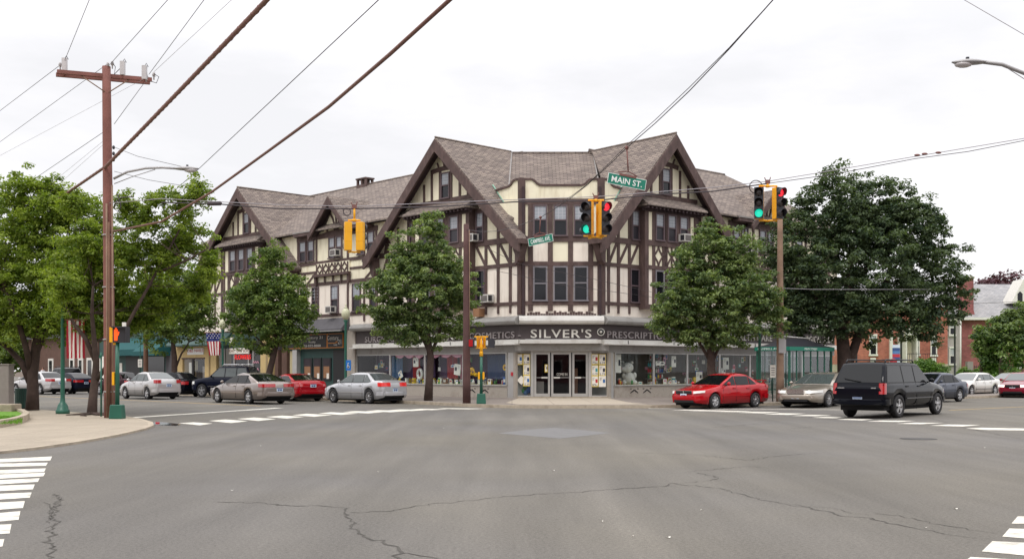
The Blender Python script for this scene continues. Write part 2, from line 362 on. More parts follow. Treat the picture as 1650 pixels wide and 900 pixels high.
def place_text(mb, center, d, o):          # d reading direction, o facing
    d = Vector(d).normalized(); o = Vector(o).normalized(); z = o.cross(d).normalized()
    mt = Matrix(((d.x, z.x, o.x, center[0]), (d.y, z.y, o.y, center[1]), (d.z, z.z, o.z, center[2]), (0, 0, 0, 1)))
    mb.xform(mt); return mb
def ftext(fr, body, s, o, z, height, m, width=None, parent=None, name='lettering', **kw):
    d, on = fr.mat(); return place_text(text_mesh(body, height, m, width, **kw), fr.P(s, o, z), d, on).build(name, parent, recalc=False, uv=False)
# ================================================================= the corner building
Z0 = .15; SILL = .82; HEAD = 2.54; B2 = 5.12; MID = 7.18; B3 = 8.5; EAVE = 10.55
BL = thing('timbered_building', 'large half-timbered corner building with steep gables above a row of shops', 'building', (2.6, 60, Z0))
def solid(fr, s0, s1, o0, o1, z0, z1, m, name): return MB().fbox(fr, s0, s1, o0, o1, z0, z1, m).build(name, BL)
# upper walls
w = MB(); w.fbox(FL, 0, 35.4, -12, 0, 4.42, MID, 'stucco_pink'); w.fbox(FL, 0, 35.4, -12, 0, MID, EAVE + .02, 'stucco_cream'); w.build('upper_wall', BL)
w = MB(); w.fbox(FR, 0, 22, -12, 0, 4.42, MID, 'stucco_pink'); w.fbox(FR, 0, 22, -12, 0, MID, EAVE + .02, 'stucco_cream'); w.build('upper_wall', BL)
w = MB(); tri = [(.49, 58, 0), (4.69, 58, 0), (2.8, 60.2, 0)]
w.prism([(x, y, 4.42) for x, y, _ in tri], (0, 0, MID - 4.42), 'stucco_pink'); w.prism([(x, y, MID) for x, y, _ in tri], (0, 0, 10.5 - MID), 'stucco_cream')
w.build('upper_wall', BL)
# shaped parapet of the corner
def cap_line(mb, fr, pts, o0, o1):
    for a, b in zip(pts, pts[1:]): mb.fbeam(fr, a[0], a[1], b[0], b[1], .11, o0, o1, 'timber')
pw = MB(); top = [(0, 11.62), (.55, 11.62), (.72, 11.5), (.85, 11.36), (1.05, 11.3), (3.15, 11.3), (3.35, 11.36), (3.48, 11.5), (3.65, 11.62), (4.2, 11.62)]
pw.fprism(FC, [(0, 10.45), (4.2, 10.45)] + top[::-1], -.35, -.01, 'stucco_cream'); cap_line(pw, FC, top, -.4, .06)
pw.build('parapet', BL)
for fr, e0, e1 in ((FL, (0.05, -.04), (3.3, -.76)), (FR, (0.05, -.04), (2.9, -.76))):
    a = fr.P(e0[0], e0[1], 0); b = fr.P(e1[0], e1[1], 0); dd = (b - a); ln = dd.length
    oo = Vector((-dd.y, dd.x, 0)); oo = oo if oo.dot(fr.o) > 0 else -oo
    fa = Frame(a.x, a.y, (dd.x, dd.y), (oo.x, oo.y)); k = ln
    top = [(0, 11.66), (.62, 11.68), (.85, 11.62), (1.0, 11.5), (1.25, 11.42), (k, 11.4)]
    pw = MB(); pw.fprism(fa, [(0, 8.3), (k, 8.3)] + top[::-1], -.3, 0, 'stucco_cream'); cap_line(pw, fa, top, -.34, .07)
    pw.fbox(fa, .02, .22, 0, .08, 9.0, 11.6, 'timber'); pw.build('parapet', BL)
# ------- roof
def zr(s, sc, sl, za): return za - sl * abs(s - sc)
rf = MB(); T = .12
def slab(fr, pts, zf, m='shingle', t=T):
    rf.prism([fr.P(s, o, zf(s, o)) for s, o in pts], (0, 0, -t), m)
mainz = lambda s, o: EAVE + .12 + .62 * (.55 - o) if o > -6 else 14.6 - .62 * (-6 - o) + .1
slab(FL, [(6.17, .55), (35.6, .55), (35.6, -6), (6.17, -6)], lambda s, o: EAVE + .1 + .62 * (.55 - o))
slab(FL, [(6.17, -6), (35.6, -6), (35.6, -12.5), (6.17, -12.5)], lambda s, o: EAVE + .1 + .62 * (12.55 + o))
slab(FR, [(5.07, .55), (22.4, .55), (17.9, -6), (5.07, -6)], lambda s, o: EAVE + .1 + .62 * (.55 - o))
slab(FR, [(5.07, -6), (17.9, -6), (22.4, -12.5), (5.07, -12.5)], lambda s, o: EAVE + .1 + .62 * (12.55 + o))
a, b, c = FR.P(22.4, .55, EAVE + .1), FR.P(22.4, -12.5, EAVE + .1), FR.P(17.9, -6, EAVE + .1 + .62 * 6.55); rf.prism([a, b, c], (0, 0, -T), 'shingle')
rf.prism([(-.02, 65.9, 14.52), (4.83, 65.9, 14.52), (4.95, 58.4, 9.66), (-.3, 58.4, 9.66)], (0, 0, -T), 'shingle')
rf.prism([(-.02, 65.9, 14.52), (4.83, 65.9, 14.52), (4.95, 72, 10.6), (-.3, 72, 10.6)], (0, 0, -T), 'shingle')
GL, GR, GF = (6.17, .922, 14.63), (5.07, 1.07, 14.61), (28.2, .86, 14.5)
zl = lambda s, o: zr(s, *GL)
slab(FL, [(6.17, .8), (-.65, .8), (-.65, .25), (0.1, -.25), (1.7, -.85), (6.17, -5.05)], zl)
slab(FL, [(6.17, .8), (13.1, .8), (13.1, -.3), (6.17, -6)], zl)
zg = lambda s, o: zr(s, *GR)
slab(FR, [(5.07, .8), (-.8, .8), (-.75, .3), (0.1, -.25), (1.5, -.9), (5.07, -5.75)], zg)
slab(FR, [(5.07, .8), (11.0, .8), (11.0, -.3), (5.07, -6)], zg)
zf_ = lambda s, o: zr(s, *GF)
slab(FL, [(28.2, .8), (21.1, .8), (21.1, -.3), (28.2, -6)], zf_); slab(FL, [(28.2, .8), (35.3, .8), (35.3, -.3), (28.2, -6)], zf_)
zs = lambda s, o: zr(s, 17.0, 1.0, 12.62)
slab(FL, [(17, .7), (14.85, .7), (14.85, .3), (17, -3.2)], zs); slab(FL, [(17, .7), (19.15, .7), (19.15, .3), (17, -3.2)], zs)
zs2 = lambda s, o: zr(s, 14.3, 1.0, 12.5)
slab(FR, [(14.3, .7), (12.15, .7), (12.15, .3), (14.3, -3.2)], zs2); slab(FR, [(14.3, .7), (16.45, .7), (16.45, .3), (14.3, -3.2)], zs2)
roof = rf.build('roof', BL)
# ridge and valley flashing
fl_ = MB()
for p, q, mm, r in (((-.02, 65.9, 14.56), (-.28, 59.0, 10.08), 'flashing', .05), ((4.83, 65.9, 14.56), (4.93, 59.0, 10.08), 'flashing', .05)): fl_.tube([p, q], r, mm, 5)
fl_.tube([FL.P(3.0, -.7, zl(3.0, 0) + .05), FL.P(.4, -.1, zl(.4, 0) + .04)], .045, 'copper_flashing', 5)
fl_.tube([FR.P(2.6, -.7, zg(2.6, 0) + .05), FR.P(.4, -.1, zg(.4, 0) + .04)], .045, 'copper_flashing', 5)
for fr, s0, s1 in ((FL, 6.17, 35.6), (FR, 5.07, 17.9)): fl_.tube([fr.P(s0, -6, 14.73), fr.P(s1, -6, 14.73)], .07, 'shingle', 5)
fl_.tube([(-.02, 65.9, 14.55), (4.83, 65.9, 14.55)], .07, 'shingle', 5)
for fr, g, n in ((FL, GL, -5.05), (FR, GR, -5.7), (FL, GF, -6)): fl_.tube([fr.P(g[0], .8, g[2] + .03), fr.P(g[0], n, g[2] + .0)], .06, 'shingle', 5)
fl_.build('flashing', roof)
# eaves: gutter + fascia
ev = MB()
for fr, rr in ((FL, ((13.0, 14.9), (19.1, 21.2), (34.9, 35.6))), (FR, ((10.9, 12.2), (16.4, 22.3)))):
    for s0, s1 in rr:
        ev.fbox(fr, s0, s1, .02, .5, EAVE - .22, EAVE - .05, 'timber'); ev.fbox(fr, s0, s1, .5, .62, EAVE - .2, EAVE + .0, 'timber'); ev.fbox(fr, s0, s1, .55, .66, EAVE + .0, EAVE + .09, 'flashing')
ev.build('eaves', BL)

def window(fr, s0, s1, z0, z1, o=0.0, parent=None, upper='blind', lower='screen', grid=True, frame='sash', fw=.075, blindcut=0):
    """double-hung window: frame, upper sash, lower sash"""
    a, b = min(s0, s1), max(s0, s1); parent = parent or BL; zm = z0 + (z1 - z0) * random.uniform(.47, .51)
    m = MB()
    m.fbox(fr, a, a + fw, o, o + .09, z0, z1, frame); m.fbox(fr, b - fw, b, o, o + .09, z0, z1, frame)
    m.fbox(fr, a + fw, b - fw, o, o + .09, z1 - fw, z1, frame); m.fbox(fr, a - .04, b + .04, o, o + .14, z0 - .07, z0, frame)
    m.fbox(fr, a + fw, b - fw, o, o + .075, zm - .035, zm + .035, frame)
    W = m.build('window', parent)
    m = MB(); m.fbox(fr, a + fw, b - fw, o + .005, o + .04, zm + .035, z1 - fw, upper)
    if grid:
        for k in (1, 2): x = a + fw + (b - a - 2 * fw) * k / 3; m.fbox(fr, x - .011, x + .011, o + .04, o + .052, zm + .035, z1 - fw, 'muntin')
        for k in (1, 2, 3): z = zm + .035 + (z1 - fw - zm - .035) * k / 4; m.fbox(fr, a + fw, b - fw, o + .04, o + .05, z - .011, z + .011, 'muntin')
    m.build('upper_sash', W)
    m = MB(); m.fbox(fr, a + fw, b - fw, o + .003, o + .022, z0, zm - .035, lower)
    if blindcut: m.fbox(fr, a + fw, b - fw, o + .022, o + .026, z0 + (zm - z0) * (1 - blindcut), zm - .035, 'blind')
    m.build('lower_sash', W)
    return W
def post(m, fr, s, z0, z1, w=.2, o=.055, mm='timber'): m.fbox(fr, s - w / 2, s + w / 2, -.02, o, z0, z1, mm)
def rail(m, fr, s0, s1, z, h=.2, o=.065, mm='timber'): m.fbox(fr, s0, s1, -.02, o, z - h / 2, z + h / 2, mm)
def quatre(m, fr, s0, s1, z0, z1, n, o=.05, ob=-.02):   # row of lozenges between curved timbers
    w = (s1 - s0) / n; zc = (z0 + z1) / 2
    for i in range(n):
        c = s0 + (i + .5) * w; h = (z1 - z0) / 2
        for sx in (-1, 1):
            for sz in (-1, 1):
                pts = [(c + sx * w / 2 * (1 - math.cos(t)), zc + sz * h * math.sin(t)) for t in [k * math.pi / 10 for k in range(6)]]
                pts = [(c + sx * (w / 2) * (1 - k / 5) ** 1.6 , zc + sz * h * (k / 5)) for k in range(6)]
                m.farc(fr, pts, .085, ob, o, 'timber')
        m.fbox(fr, s0 + i * w - .05, s0 + i * w + .05, ob, o - .004, z0, z1, 'timber')
    m.fbox(fr, s1 - .05, s1 + .05, ob, o - .004, z0, z1, 'timber')

def gable(fr, sc, hw, sl, za, orw, wins, singles, attic, side, zfoot=8.42, osc=None):
    """a big street gable: wall, timbers, bargeboards, oriel with pent roof"""
    osc = osc or sc
    iz = lambda s: za - sl * abs(s - sc)
    # gable wall
    zb = EAVE; h = (za - zb) / sl - .15
    MB().fprism(fr, [(sc - h, zb + .015), (sc + h, zb + .015), (sc, za - .2)], -.3, -.004, 'stucco_cream').build('gable_wall', BL)
    t = MB()
    zs_, zc = 11.18, 12.98
    x = (za - zs_) / sl - .55; rail(t, fr, sc - x, sc + x, zs_, .22)
    x = (za - zc) / sl - .5
    pts = [(sc - x + 2 * x * k / 6, zc - .06 + .1 * math.sin(math.pi * k / 6)) for k in range(7)]; t.farc(fr, pts, .24, -.02, .068, 'timber')
    ah = attic / 2
    for sx in (-1, 1):
        post(t, fr, sc + sx * (ah + .1), zs_, zc, .18)
        for d, mz in ((ah + .85, 0), (ah + 1.55, 0)):
            zt = iz(sc + d) - .55
            if zt > zs_: post(t, fr, sc + sx * d, zs_, min(zt, zc), .15)
        # curved fan above the collar
        pts = [(sc + sx * (.06 + .62 * (k / 5) ** 2 * .8), zc + .05 + .95 * math.sin(k / 5 * 1.35) * .75) for k in range(6)]
        t.farc(fr, [(sc + sx * .1, zc), (sc + sx * .14, zc + .3), (sc + sx * .28, zc + .56), (sc + sx * .5, zc + .72)], .12, -.02, .05, 'timber')
        t.farc(fr, [(sc + sx * .62, zc), (sc + sx * .64, zc + .22), (sc + sx * .74, zc + .4)], .1, -.02, .05, 'timber')
    post(t, fr, sc, zc, za - .6, .14, .045)
    # second and third floor posts
    edge = hw - .75
    ps = sorted(set([round(orw + .12, 2)] + side + [edge]))
    for sx in (-1, 1):
        for d in side:
            ztop = min(iz(sc + d) - .5, zs_)
            post(t, fr, sc + sx * d, B3, ztop, .17)
            post(t, fr, sc + sx * d, 4.62, B2, .14); post(t, fr, sc + sx * d, B2, B3, .19)
        ds = [orw + .1] + side + [hw - .7]
        for i in range(len(ds) - 1):     # braces between the posts
            a, b = ds[i], ds[i + 1]
            t.fbeam(fr, sc + sx * (a + .1), B3 - .1, sc + sx * (b - .05), MID + .1, .15, -.02, .045, 'timber')
        # curved brace at the foot
        d = hw - .75; t.farc(fr, [(sc + sx * (d - .75), iz(sc + d - .75) - .45), (sc + sx * (d - .52), 9.15), (sc + sx * (d - .35), 8.6)], .3, -.02, .05, 'timber')
        # single windows beside the oriel
        s0, s1 = singles
        rail(t, fr, min(sc + sx * s0, sc + sx * s1) - .1, max(sc + sx * s0, sc + sx * s1) + .1, 10.32, .18)
        for dd in (s0 - .08, s1 + .08): post(t, fr, sc + sx * dd, B3, 10.3, .15)
        window(fr, sc + sx * s0, sc + sx * s1, 8.66, 10.22)
        window(fr, sc + sx * (s0 + .0), sc + sx * (s1 + .12), 5.28, 7.06, lower='dark_glass', upper='dark_glass', grid=False, frame='sash', blindcut=0)
    rail(t, fr, sc - hw + .55, sc + hw - .55, B3, .3, .075); rail(t, fr, sc - hw + .55, sc + hw - .55, MID, .2); rail(t, fr, sc - hw + .55, sc + hw - .55, B2, .18)
    t.build('timber_frame', BL)
    window(fr, sc - ah, sc + ah, 11.34, 12.78, lower='dark_glass')
    # oriel
    ob = .42; ori = MB()
    ori.fbox(fr, osc - orw, osc + orw, -.01, ob, 4.9, MID, 'stucco_pink'); ori.fbox(fr, osc - orw, osc + orw, -.01, ob, MID, 10.42, 'stucco_cream')
    ORI = ori.build('oriel', BL)
    t = MB(); O2 = ob - .02
    for sx in (-1, 1): t.fbox(fr, osc + sx * orw - .14, osc + sx * orw + .14, 0.02, ob + .06, 4.9, 10.42, 'timber')
    for z, h_ in ((B2 - .08, .24), (MID, .2), (B3, .3), (10.3, .26)): t.fbox(fr, osc - orw - .03, osc + orw + .03, 0.02, ob + .075, z - h_ / 2, z + h_ / 2, 'timber')
    for c, wd in wins:
        for sx in (-1, 1): t.fbox(fr, osc + c + sx * (wd / 2 + .11) - .11, osc + c + sx * (wd / 2 + .11) + .11, O2, ob + .05, B2, 10.3, 'timber') if z else None
    quatre(t, fr, osc - orw + .6, osc + orw - .6, MID + .1, B3 - .15, 4, ob + .055, ob - .02)
    t.build('timber_frame', ORI)
    for c, wd in wins:
        window(fr, osc + c - wd / 2, osc + c + wd / 2, 8.7, 10.16, ob, ORI)
        window(fr, osc + c - wd / 2, osc + c + wd / 2, 5.3, 7.04, ob, ORI, upper='dark_glass', lower='dark_glass', grid=False, frame='sash_light')
    # pent roof over the oriel with dentils
    p = MB(); e = orw + .42
    prof = [(-.02, 11.1), (.5, 10.82), (.95, 10.52), (.98, 10.42), (-.02, 10.42)]
    p.prism([fr.P(osc - e, o, z) for o, z in prof], fr.d * (2 * e), 'shingle')
    PR = p.build('pent_roof', BL)
    p = MB(); n = int(2 * e / .3)
    for i in range(n): s = osc - e + .1 + i * (2 * e - .2) / (n - 1); p.fbox(fr, s - .06, s + .06, ob + .02, .9, 10.28, 10.41, 'timber_dark')
    p.fbox(fr, osc - e, osc + e, ob + .085, .55, 10.2, 10.27, 'timber_dark'); p.build('dentils', PR)
    # bargeboards, soffit and feet
    for sx in (-1, 1):
        b = MB(); dx = 1; n_ = math.hypot(1, sl); wd = .5 * n_
        A = (sc, za - .1); Bp = (sc + sx * (hw + .1), iz(sc + hw + .1) - .1)
        b.fprism(fr, [A, Bp, (Bp[0], Bp[1] - wd * .75), (Bp[0] - sx * .45, Bp[1] - wd * .55 + .1), (sc, A[1] - wd)], .72, .86, 'timber')
        b.fprism(fr, [(sc, za - .13), (sc + sx * hw, iz(sc + hw) - .13), (sc + sx * hw, iz(sc + hw) - .2), (sc, za - .2)], -.28, .715, 'timber_dark')
        b.build('bargeboard', BL)
        b = MB(); e = sc + sx * (hw - .45)
        b.fbox(fr, min(e, e + sx * .65), max(e, e + sx * .65), .0, .84, 8.14, 8.4, 'timber')
        b.fprism(fr, [(e - sx * .1, 8.14), (e + sx * .45, 8.14), (e + sx * .3, 7.7), (e + sx * .15, 7.3), (e - sx * .1, 7.1)], .08, .5, 'timber')
        b.build('foot_bracket', BL)
gable(FL, 6.17, 6.75, .922, 14.63, 2.4, ((-1.25, .8), (0, .8), (1.25, .8)), (2.62, 3.25), .76, [3.42, 4.4, 5.35])
gable(FR, 5.07, 5.8, 1.07, 14.61, 2.05, ((-1.0, .72), (0, .72), (1.0, .72)), (2.18, 2.78), .7, [2.95, 3.8, 4.55])
gable(FL, 28.2, 6.85, .86, 14.5, 2.5, ((-1.2, .82), (0, .82), (1.2, .82)), (2.75, 3.4), .74, [3.6, 4.6, 5.5])

def small_gable(fr, sc, za, wins):
    MB().fprism(fr, [(sc - 1.75, EAVE - .35), (sc + 1.75, EAVE - .35), (sc, za - .12)], -.3, .03, 'stucco_cream').build('gable_wall', BL)
    t = MB(); z = EAVE - .28
    t.farc(fr, [(sc - 1.7 + 3.4 * k / 6, z + .16 * math.sin(math.pi * k / 6)) for k in range(7)], .24, .03, .09, 'timber')
    t.fbox(fr, sc - .08, sc + .08, .03, .08, z, za - .3, 'timber')
    for sx in (-1, 1):
        t.farc(fr, [(sc + sx * .16, z + .1), (sc + sx * .2, z + .6), (sc + sx * .36, z + 1.0), (sc + sx * .62, z + 1.3)], .13, .03, .085, 'timber')
        t.farc(fr, [(sc + sx * .98, z), (sc + sx * 1.02, z + .35), (sc + sx * 1.2, z + .68)], .13, .03, .085, 'timber')
    t.build('timber_frame', BL)
    for sx in (-1, 1):
        b = MB(); A = (sc, za - .06); B_ = (sc + sx * 2.3, za - .06 - 2.3); b.fprism(fr, [A, B_, (B_[0] - sx * .05, B_[1] - .3), (sc, A[1] - .5)], .62, .74, 'timber')
        b.fprism(fr, [(sc, za - .12), (sc + sx * 2.2, za - 2.32), (sc + sx * 2.2, za - 2.38), (sc, za - .19)], .04, .61, 'timber_dark'); b.build('bargeboard', BL)
small_gable(FL, 17.0, 12.62, None); small_gable(FR, 14.3, 12.5, None)
# walls between the gables (third floor windows, belts, braces)
def between(fr, s0, s1, posts, w3, w2, qf):
    t = MB(); rail(t, fr, s0, s1, B3 + .06, .2, .06); rail(t, fr, s0, s1, MID, .2, .06); rail(t, fr, s0, s1, B2, .18, .06); rail(t, fr, s0, s1, EAVE - .3, .3, .07); rail(t, fr, s0, s1, 7.98, .14, .055)
    for p in posts: post(t, fr, p, 4.62, MID, .17); post(t, fr, p, B3, EAVE - .2, .17)
    k = 0
    for p, q in zip(posts, posts[1:]):
        if q - p < 1.5 and not (qf[0] - .3 < p < qf[1]): t.fbeam(fr, p + .1, 7.92, q - .1, MID + .08, .13, -.02, .045, 'timber')
    if qf:
        MB().fbox(fr, qf[0], qf[1], -.01, .12, 7.75, B3 - .02, 'stucco_cream').build('panel', BL)
        quatre(t, fr, qf[0] + .1, qf[1] - .1, 7.8, B3 - .06, 5, .17, .12)
        t.fbox(fr, qf[0] - .15, qf[1] + .15, .07, .34, 7.62, 7.78, 'timber'); t.fbox(fr, qf[0] - .1, qf[0] + .1, .06, .22, 7.1, 7.62, 'timber'); t.fbox(fr, qf[1] - .1, qf[1] + .1, .06, .22, 7.1, 7.62, 'timber')
        for k in (1, 2, 3): x = qf[0] + (qf[1] - qf[0]) * k / 4; t.fbox(fr, x - .07, x + .07, .06, .1, MID, 7.62, 'timber')
    t.build('timber_frame', BL)
    for a, b in w3: window(fr, a, b, 8.78, 10.1)
    for a, b in w2: window(fr, a, b, 5.28, 7.02, blindcut=.0, upper=random.choice(['blind', 'dark_glass']), frame='sash')
between(FL, 12.6, 21.6, [12.75, 14.0, 15.75, 19.3, 20.5, 21.5], [(12.95, 13.65), (13.95, 14.7), (16.35, 17.0), (17.2, 17.9) if 0 else (17.15, 17.85), (19.55, 20.3), (20.5, 21.3)], [(12.6, 13.4), (14.35, 15.25), (16.75, 17.6), (19.0, 19.8), (20.4, 21.2)], (15.5, 19.2))
between(FR, 10.6, 22, [10.8, 12.1, 13.0, 15.8, 17.0, 18.4, 19.6, 20.8, 21.8], [(11.0, 11.65), (11.8, 12.45), (13.55, 14.2), (14.35, 15.0), (17.3, 18.0), (19.8, 20.5)], [(11.2, 11.9), (13.6, 14.3), (16, 16.8), (18.6, 19.3)], (12.7, 15.9))
# chamfered corner: windows and timbers
t = MB()
for z, h in ((B2, .2), (MID, .22), (B3 - .02, .3), (10.44, .3)): rail(t, FC, .2, 4.0, z, h, .07)
cw3 = [(.62, 1.36), (1.68, 2.42), (2.74, 3.5)]
for s in (.48, 1.52, 2.58, 3.64): post(t, FC, s, 4.7, 10.4, .26, .06)
post(t, FC, .02, 4.5, 11.62, .38, .1); post(t, FC, 4.18, 4.5, 11.62, .38, .1)
t.fbox(FL, -.1, .22, -.02, .1, 4.5, 8.4, 'timber'); t.fbox(FR, -.1, .22, -.02, .1, 4.5, 8.4, 'timber')
t.fbox(FC, .03, .17, .1, .2, 4.5, 11.2, 'timber_dark'); t.fbox(FC, 4.05, 4.19, .1, .2, 4.5, 11.2, 'timber_dark')
random.seed(3)
for k in range(26):   # broken plaster edge showing dark boards at the foot
    s = .3 + k * .14; t.fbox(FC, s, s + .13, -.02, .012, 4.44, 4.56 + random.random() * .16, 'timber')
t.build('timber_frame', BL)
for a, b in cw3: window(FC, a, b, 8.68, 10.27, lower='dark_glass', frame='sash'); window(FC, a, b, 5.28, 7.05, upper='dark_glass', lower='dark_glass', grid=False, frame='sash_light')
MB().fbox(FC, .62, 1.4, -.01, .02, 7.3, 8.34, 'stucco_pink').build('panel', BL); MB().fbox(FC, 2.72, 3.5, -.01, .02, 7.3, 8.34, 'stucco_pink').build('panel', BL)
# roof-top vent
c = FL.P(20.6, -6, 14.7); fr = FL
v = MB(); v.fbox(fr, 21.75, 22.85, -6.35, -5.65, 14.3, 14.72, 'timber')
for s in (21.75, 22.2, 22.7):
    for o in (-6.35, -5.8): v.fbox(fr, s, s + .15, o, o + .15, 14.72, 15.08, 'timber')
v.fbox(fr, 21.7, 22.9, -6.4, -5.6, 15.08, 15.18, 'timber'); v.build('chimney', roof)

# ================================================================= drugstore front
def storeband(fr, s0, s1, e):      # e: shortening at the corner
    m = MB()
    m.fbox(fr, s0, s1, -.3, .06, 3.22, 3.99, 'band'); m.build('sign_band', BL)
    m = MB(); m.fbox(fr, s0, s1, -.3, .2, 2.99, 3.215, 'white_enamel'); m.fbox(fr, s0, s1 , -.28, .48, 2.93, 2.985, 'white_enamel'); m.fbox(fr, s0, s1, -.3, .04, HEAD, 2.925, 'grey_enamel')
    for k in range(int((s1 - s0) / 3.7)):
        x = s0 + 1.8 + k * 3.7; m.fbox(fr, x, x + .03, .2, .23, 2.99, 3.18, 'black')
    m.build('ledge', BL)
    m = MB(); prof = [(-.3, 4.0), (.3, 4.0), (.42, 4.07), (.46, 4.18), (.42, 4.3), (.3, 4.4), (.1, 4.46), (-.3, 4.46)]
    m.prism([fr.P(s0, o, z) for o, z in prof], fr.d * (s1 - s0), 'grey_enamel'); m.build('cornice', BL)
storeband(FL, 0.02, 15.0, 0); storeband(FR, 0.02, 21.6, 0)
m = MB(); m.fbox(FC, -.05, 4.25, -.3, .07, 3.23, 3.985, 'band'); m.build('sign_band', BL)
m = MB(); prof = [(-.3, 4.0), (.3, 4.0), (.43, 4.07), (.47, 4.18), (.43, 4.3), (.3, 4.41), (.1, 4.47), (-.3, 4.47)]
m.prism([FC.P(-.12, o, z) for o, z in prof], Vector((4.44, 0, 0)), 'white_enamel'); m.build('cornice', BL)
m = MB(); m.fbox(FC, -.1, 4.18, -.4, .45, 3.0, 3.2, 'white_enamel'); m.fbox(FC, -.35, 4.6, -.6, .03, 2.62, 2.995, 'grey_enamel'); m.build('ledge', BL)
# lettering
def fpx(fr, x0, x1, o): return (fr.S(x0, o) + fr.S(x1, o)) / 2, abs(fr.S(x0, o) - fr.S(x1, o))
for fr, body, x0, x1, z, h, mm, b in ((FC, "SILVER'S", 855, 953, 3.29, .46, 'letter_white', .012), (FL, 'SURGICAL', 589, 638, 3.3, .34, 'letter_dim', 0), (FL, 'SILVERS', 665, 743, 3.3, .46, 'letter_white', 0.005),
        (FL, 'COSMETICS -', 757, 839, 3.3, .34, 'letter_dim', 0), (FR, 'PRESCRIPTIONS', 978, 1085, 3.3, .36, 'letter_dim', 0), (FR, 'HEALTH CARE', 1178, 1243, 3.36, .38, 'letter_white', 0), (FR, 'SURGICAL AIDS', 1290, 1341, 3.36, .4, 'letter_white', 0)):
    s, wd = fpx(fr, x0, x1, .08); ftext(fr, body, s, .1, z, h, mm, wd, BL, extrude=.03, bold=b, spacing=1.12)
m = MB(); cc = FC.P((968 - 825) * .03258 - .49 + .0, .1, 3.6); m.lathe(cc, [(.2, 0), (.2, .03), (.15, .03), (.15, .02), (.0, .02)], 'letter_white', 20, (0, -1, 0)); m.lathe(cc + Vector((0, -.031, 0)), [(.15, 0), (.15, .01)], 'black', 20, (0, -1, 0)); m.lathe(cc + Vector((0, -.042, 0)), [(.07, 0), (.07, .02)], 'letter_white', 12, (0, -1, 0))
m.build('round_emblem', BL)
# display windows
def display(fr, s0, s1, mull, back, name='display_window'):
    dep = -1.5
    m = MB(); m.fbox(fr, s0, s1, dep, .0, Z0 - .15, SILL - .06, 'granite'); m.fbox(fr, s0, s1, dep, .05, SILL - .06, SILL, 'alu'); m.build('bulkhead', BL)
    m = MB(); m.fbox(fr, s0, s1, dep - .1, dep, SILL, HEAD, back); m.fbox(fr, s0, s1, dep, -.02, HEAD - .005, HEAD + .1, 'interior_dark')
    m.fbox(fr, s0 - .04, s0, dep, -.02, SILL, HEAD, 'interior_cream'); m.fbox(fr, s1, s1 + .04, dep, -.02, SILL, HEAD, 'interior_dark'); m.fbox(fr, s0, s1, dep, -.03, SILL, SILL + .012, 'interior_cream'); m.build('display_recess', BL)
    ss = [s0] + mull + [s1]
    for a, b in zip(ss, ss[1:]):
        f = MB()
        for x in (a, b): f.fbox(fr, x - .07 if x != s0 else x, x + .07 if x != s1 else x, -.03, .04, SILL, HEAD, 'alu') if x == b or x == s0 else None
        f.fbox(fr, a + .07, b - .07, -.02, .03, HEAD - .05, HEAD, 'alu'); W = f.build(name, BL)
        MB().quad(fr.P(a + .07, 0, SILL), fr.P(b - .07, 0, SILL), fr.P(b - .07, 0, HEAD - .05), fr.P(a + .07, 0, HEAD - .05), 'shop_glass').build('pane', W, recalc=False)
SL = lambda px: FL.S(px); SR = lambda px: FR.S(px)
display(FL, SL(817), SL(575), sorted([SL(747), SL(685), SL(629)]), 'interior_violet')
display(FR, SR(990), SR(1338), [SR(x) for x in (1053, 1107, 1159, 1208, 1250, 1292)], 'interior_mid')
m = MB(); m.fbox(FL, SL(574.5), SL(560), -1.2, .14, 0, 4.1, 'granite'); m.build('pilaster', BL)
m = MB(); m.fbox(FL, .5, SL(817.5), -1.3, -.01, 0, HEAD, 'alu'); m.fbox(FL, .38, .55, -.1, .06, 0, HEAD, 'granite'); m.fbox(FR, .66, SR(989), -1.3, -.01, 0, HEAD, 'alu'); m.fbox(FR, .5, .68, -.1, .06, 0, HEAD, 'granite'); m.build('pilaster', BL)
m = MB(); m.fbox(FL, .62, .78, 0, .03, 1.3, 1.5, 'goods_red'); m.build('alarm_box', BL)
for fr, ss in ((FR, (SR(1022), SR(1042.5))), (FL, (SL(760), SL(781)))):    # black chevron vents in the bulkhead
    for s in ss:
        m = MB()
        for q, zz in ((.3, .42), (.17, .42)):
            for sx in (-1, 1): m.fbeam(fr, s + sx * q, zz - (.07 if q > .2 else .0) + .02, s + sx * .02, zz + (.13 if q > .2 else .1), .05, .0, .012, 'black')
        m.fbeam(fr, s - .34, .6, s - .22, .6, .04, 0, .012, 'black'); m.fbeam(fr, s + .22, .6, s + .34, .6, .04, 0, .012, 'black')
        m.build('chevron_vent', BL)
# entrance
YE = 58.42; FE = Frame(0, YE, (1, 0), (0, -1)); E = lambda px: (px - 825) / F * YE
m = MB(); m.fbox(FE, E(829), E(984), -3, .12, -.1, .2, 'curb_stone'); m.build('threshold', BL)
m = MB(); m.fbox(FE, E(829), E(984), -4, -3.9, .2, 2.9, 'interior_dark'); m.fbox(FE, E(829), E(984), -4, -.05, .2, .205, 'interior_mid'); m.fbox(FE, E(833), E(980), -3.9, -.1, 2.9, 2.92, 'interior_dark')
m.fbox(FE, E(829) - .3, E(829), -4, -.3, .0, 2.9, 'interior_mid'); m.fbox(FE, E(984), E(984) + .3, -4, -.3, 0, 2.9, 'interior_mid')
m.build('vestibule', BL)
zt = EYE + (HY - 567) / F * YE; zt2 = EYE + (HY - 555) / F * YE
m = MB(); m.fbox(FE, E(860), E(948), -.06, .06, zt, zt + .1, 'alu'); m.fbox(FE, E(855), E(860), -.06, .07, .2, 2.95, 'alu'); m.fbox(FE, E(948), E(953), -.06, .07, .2, 2.95, 'alu')
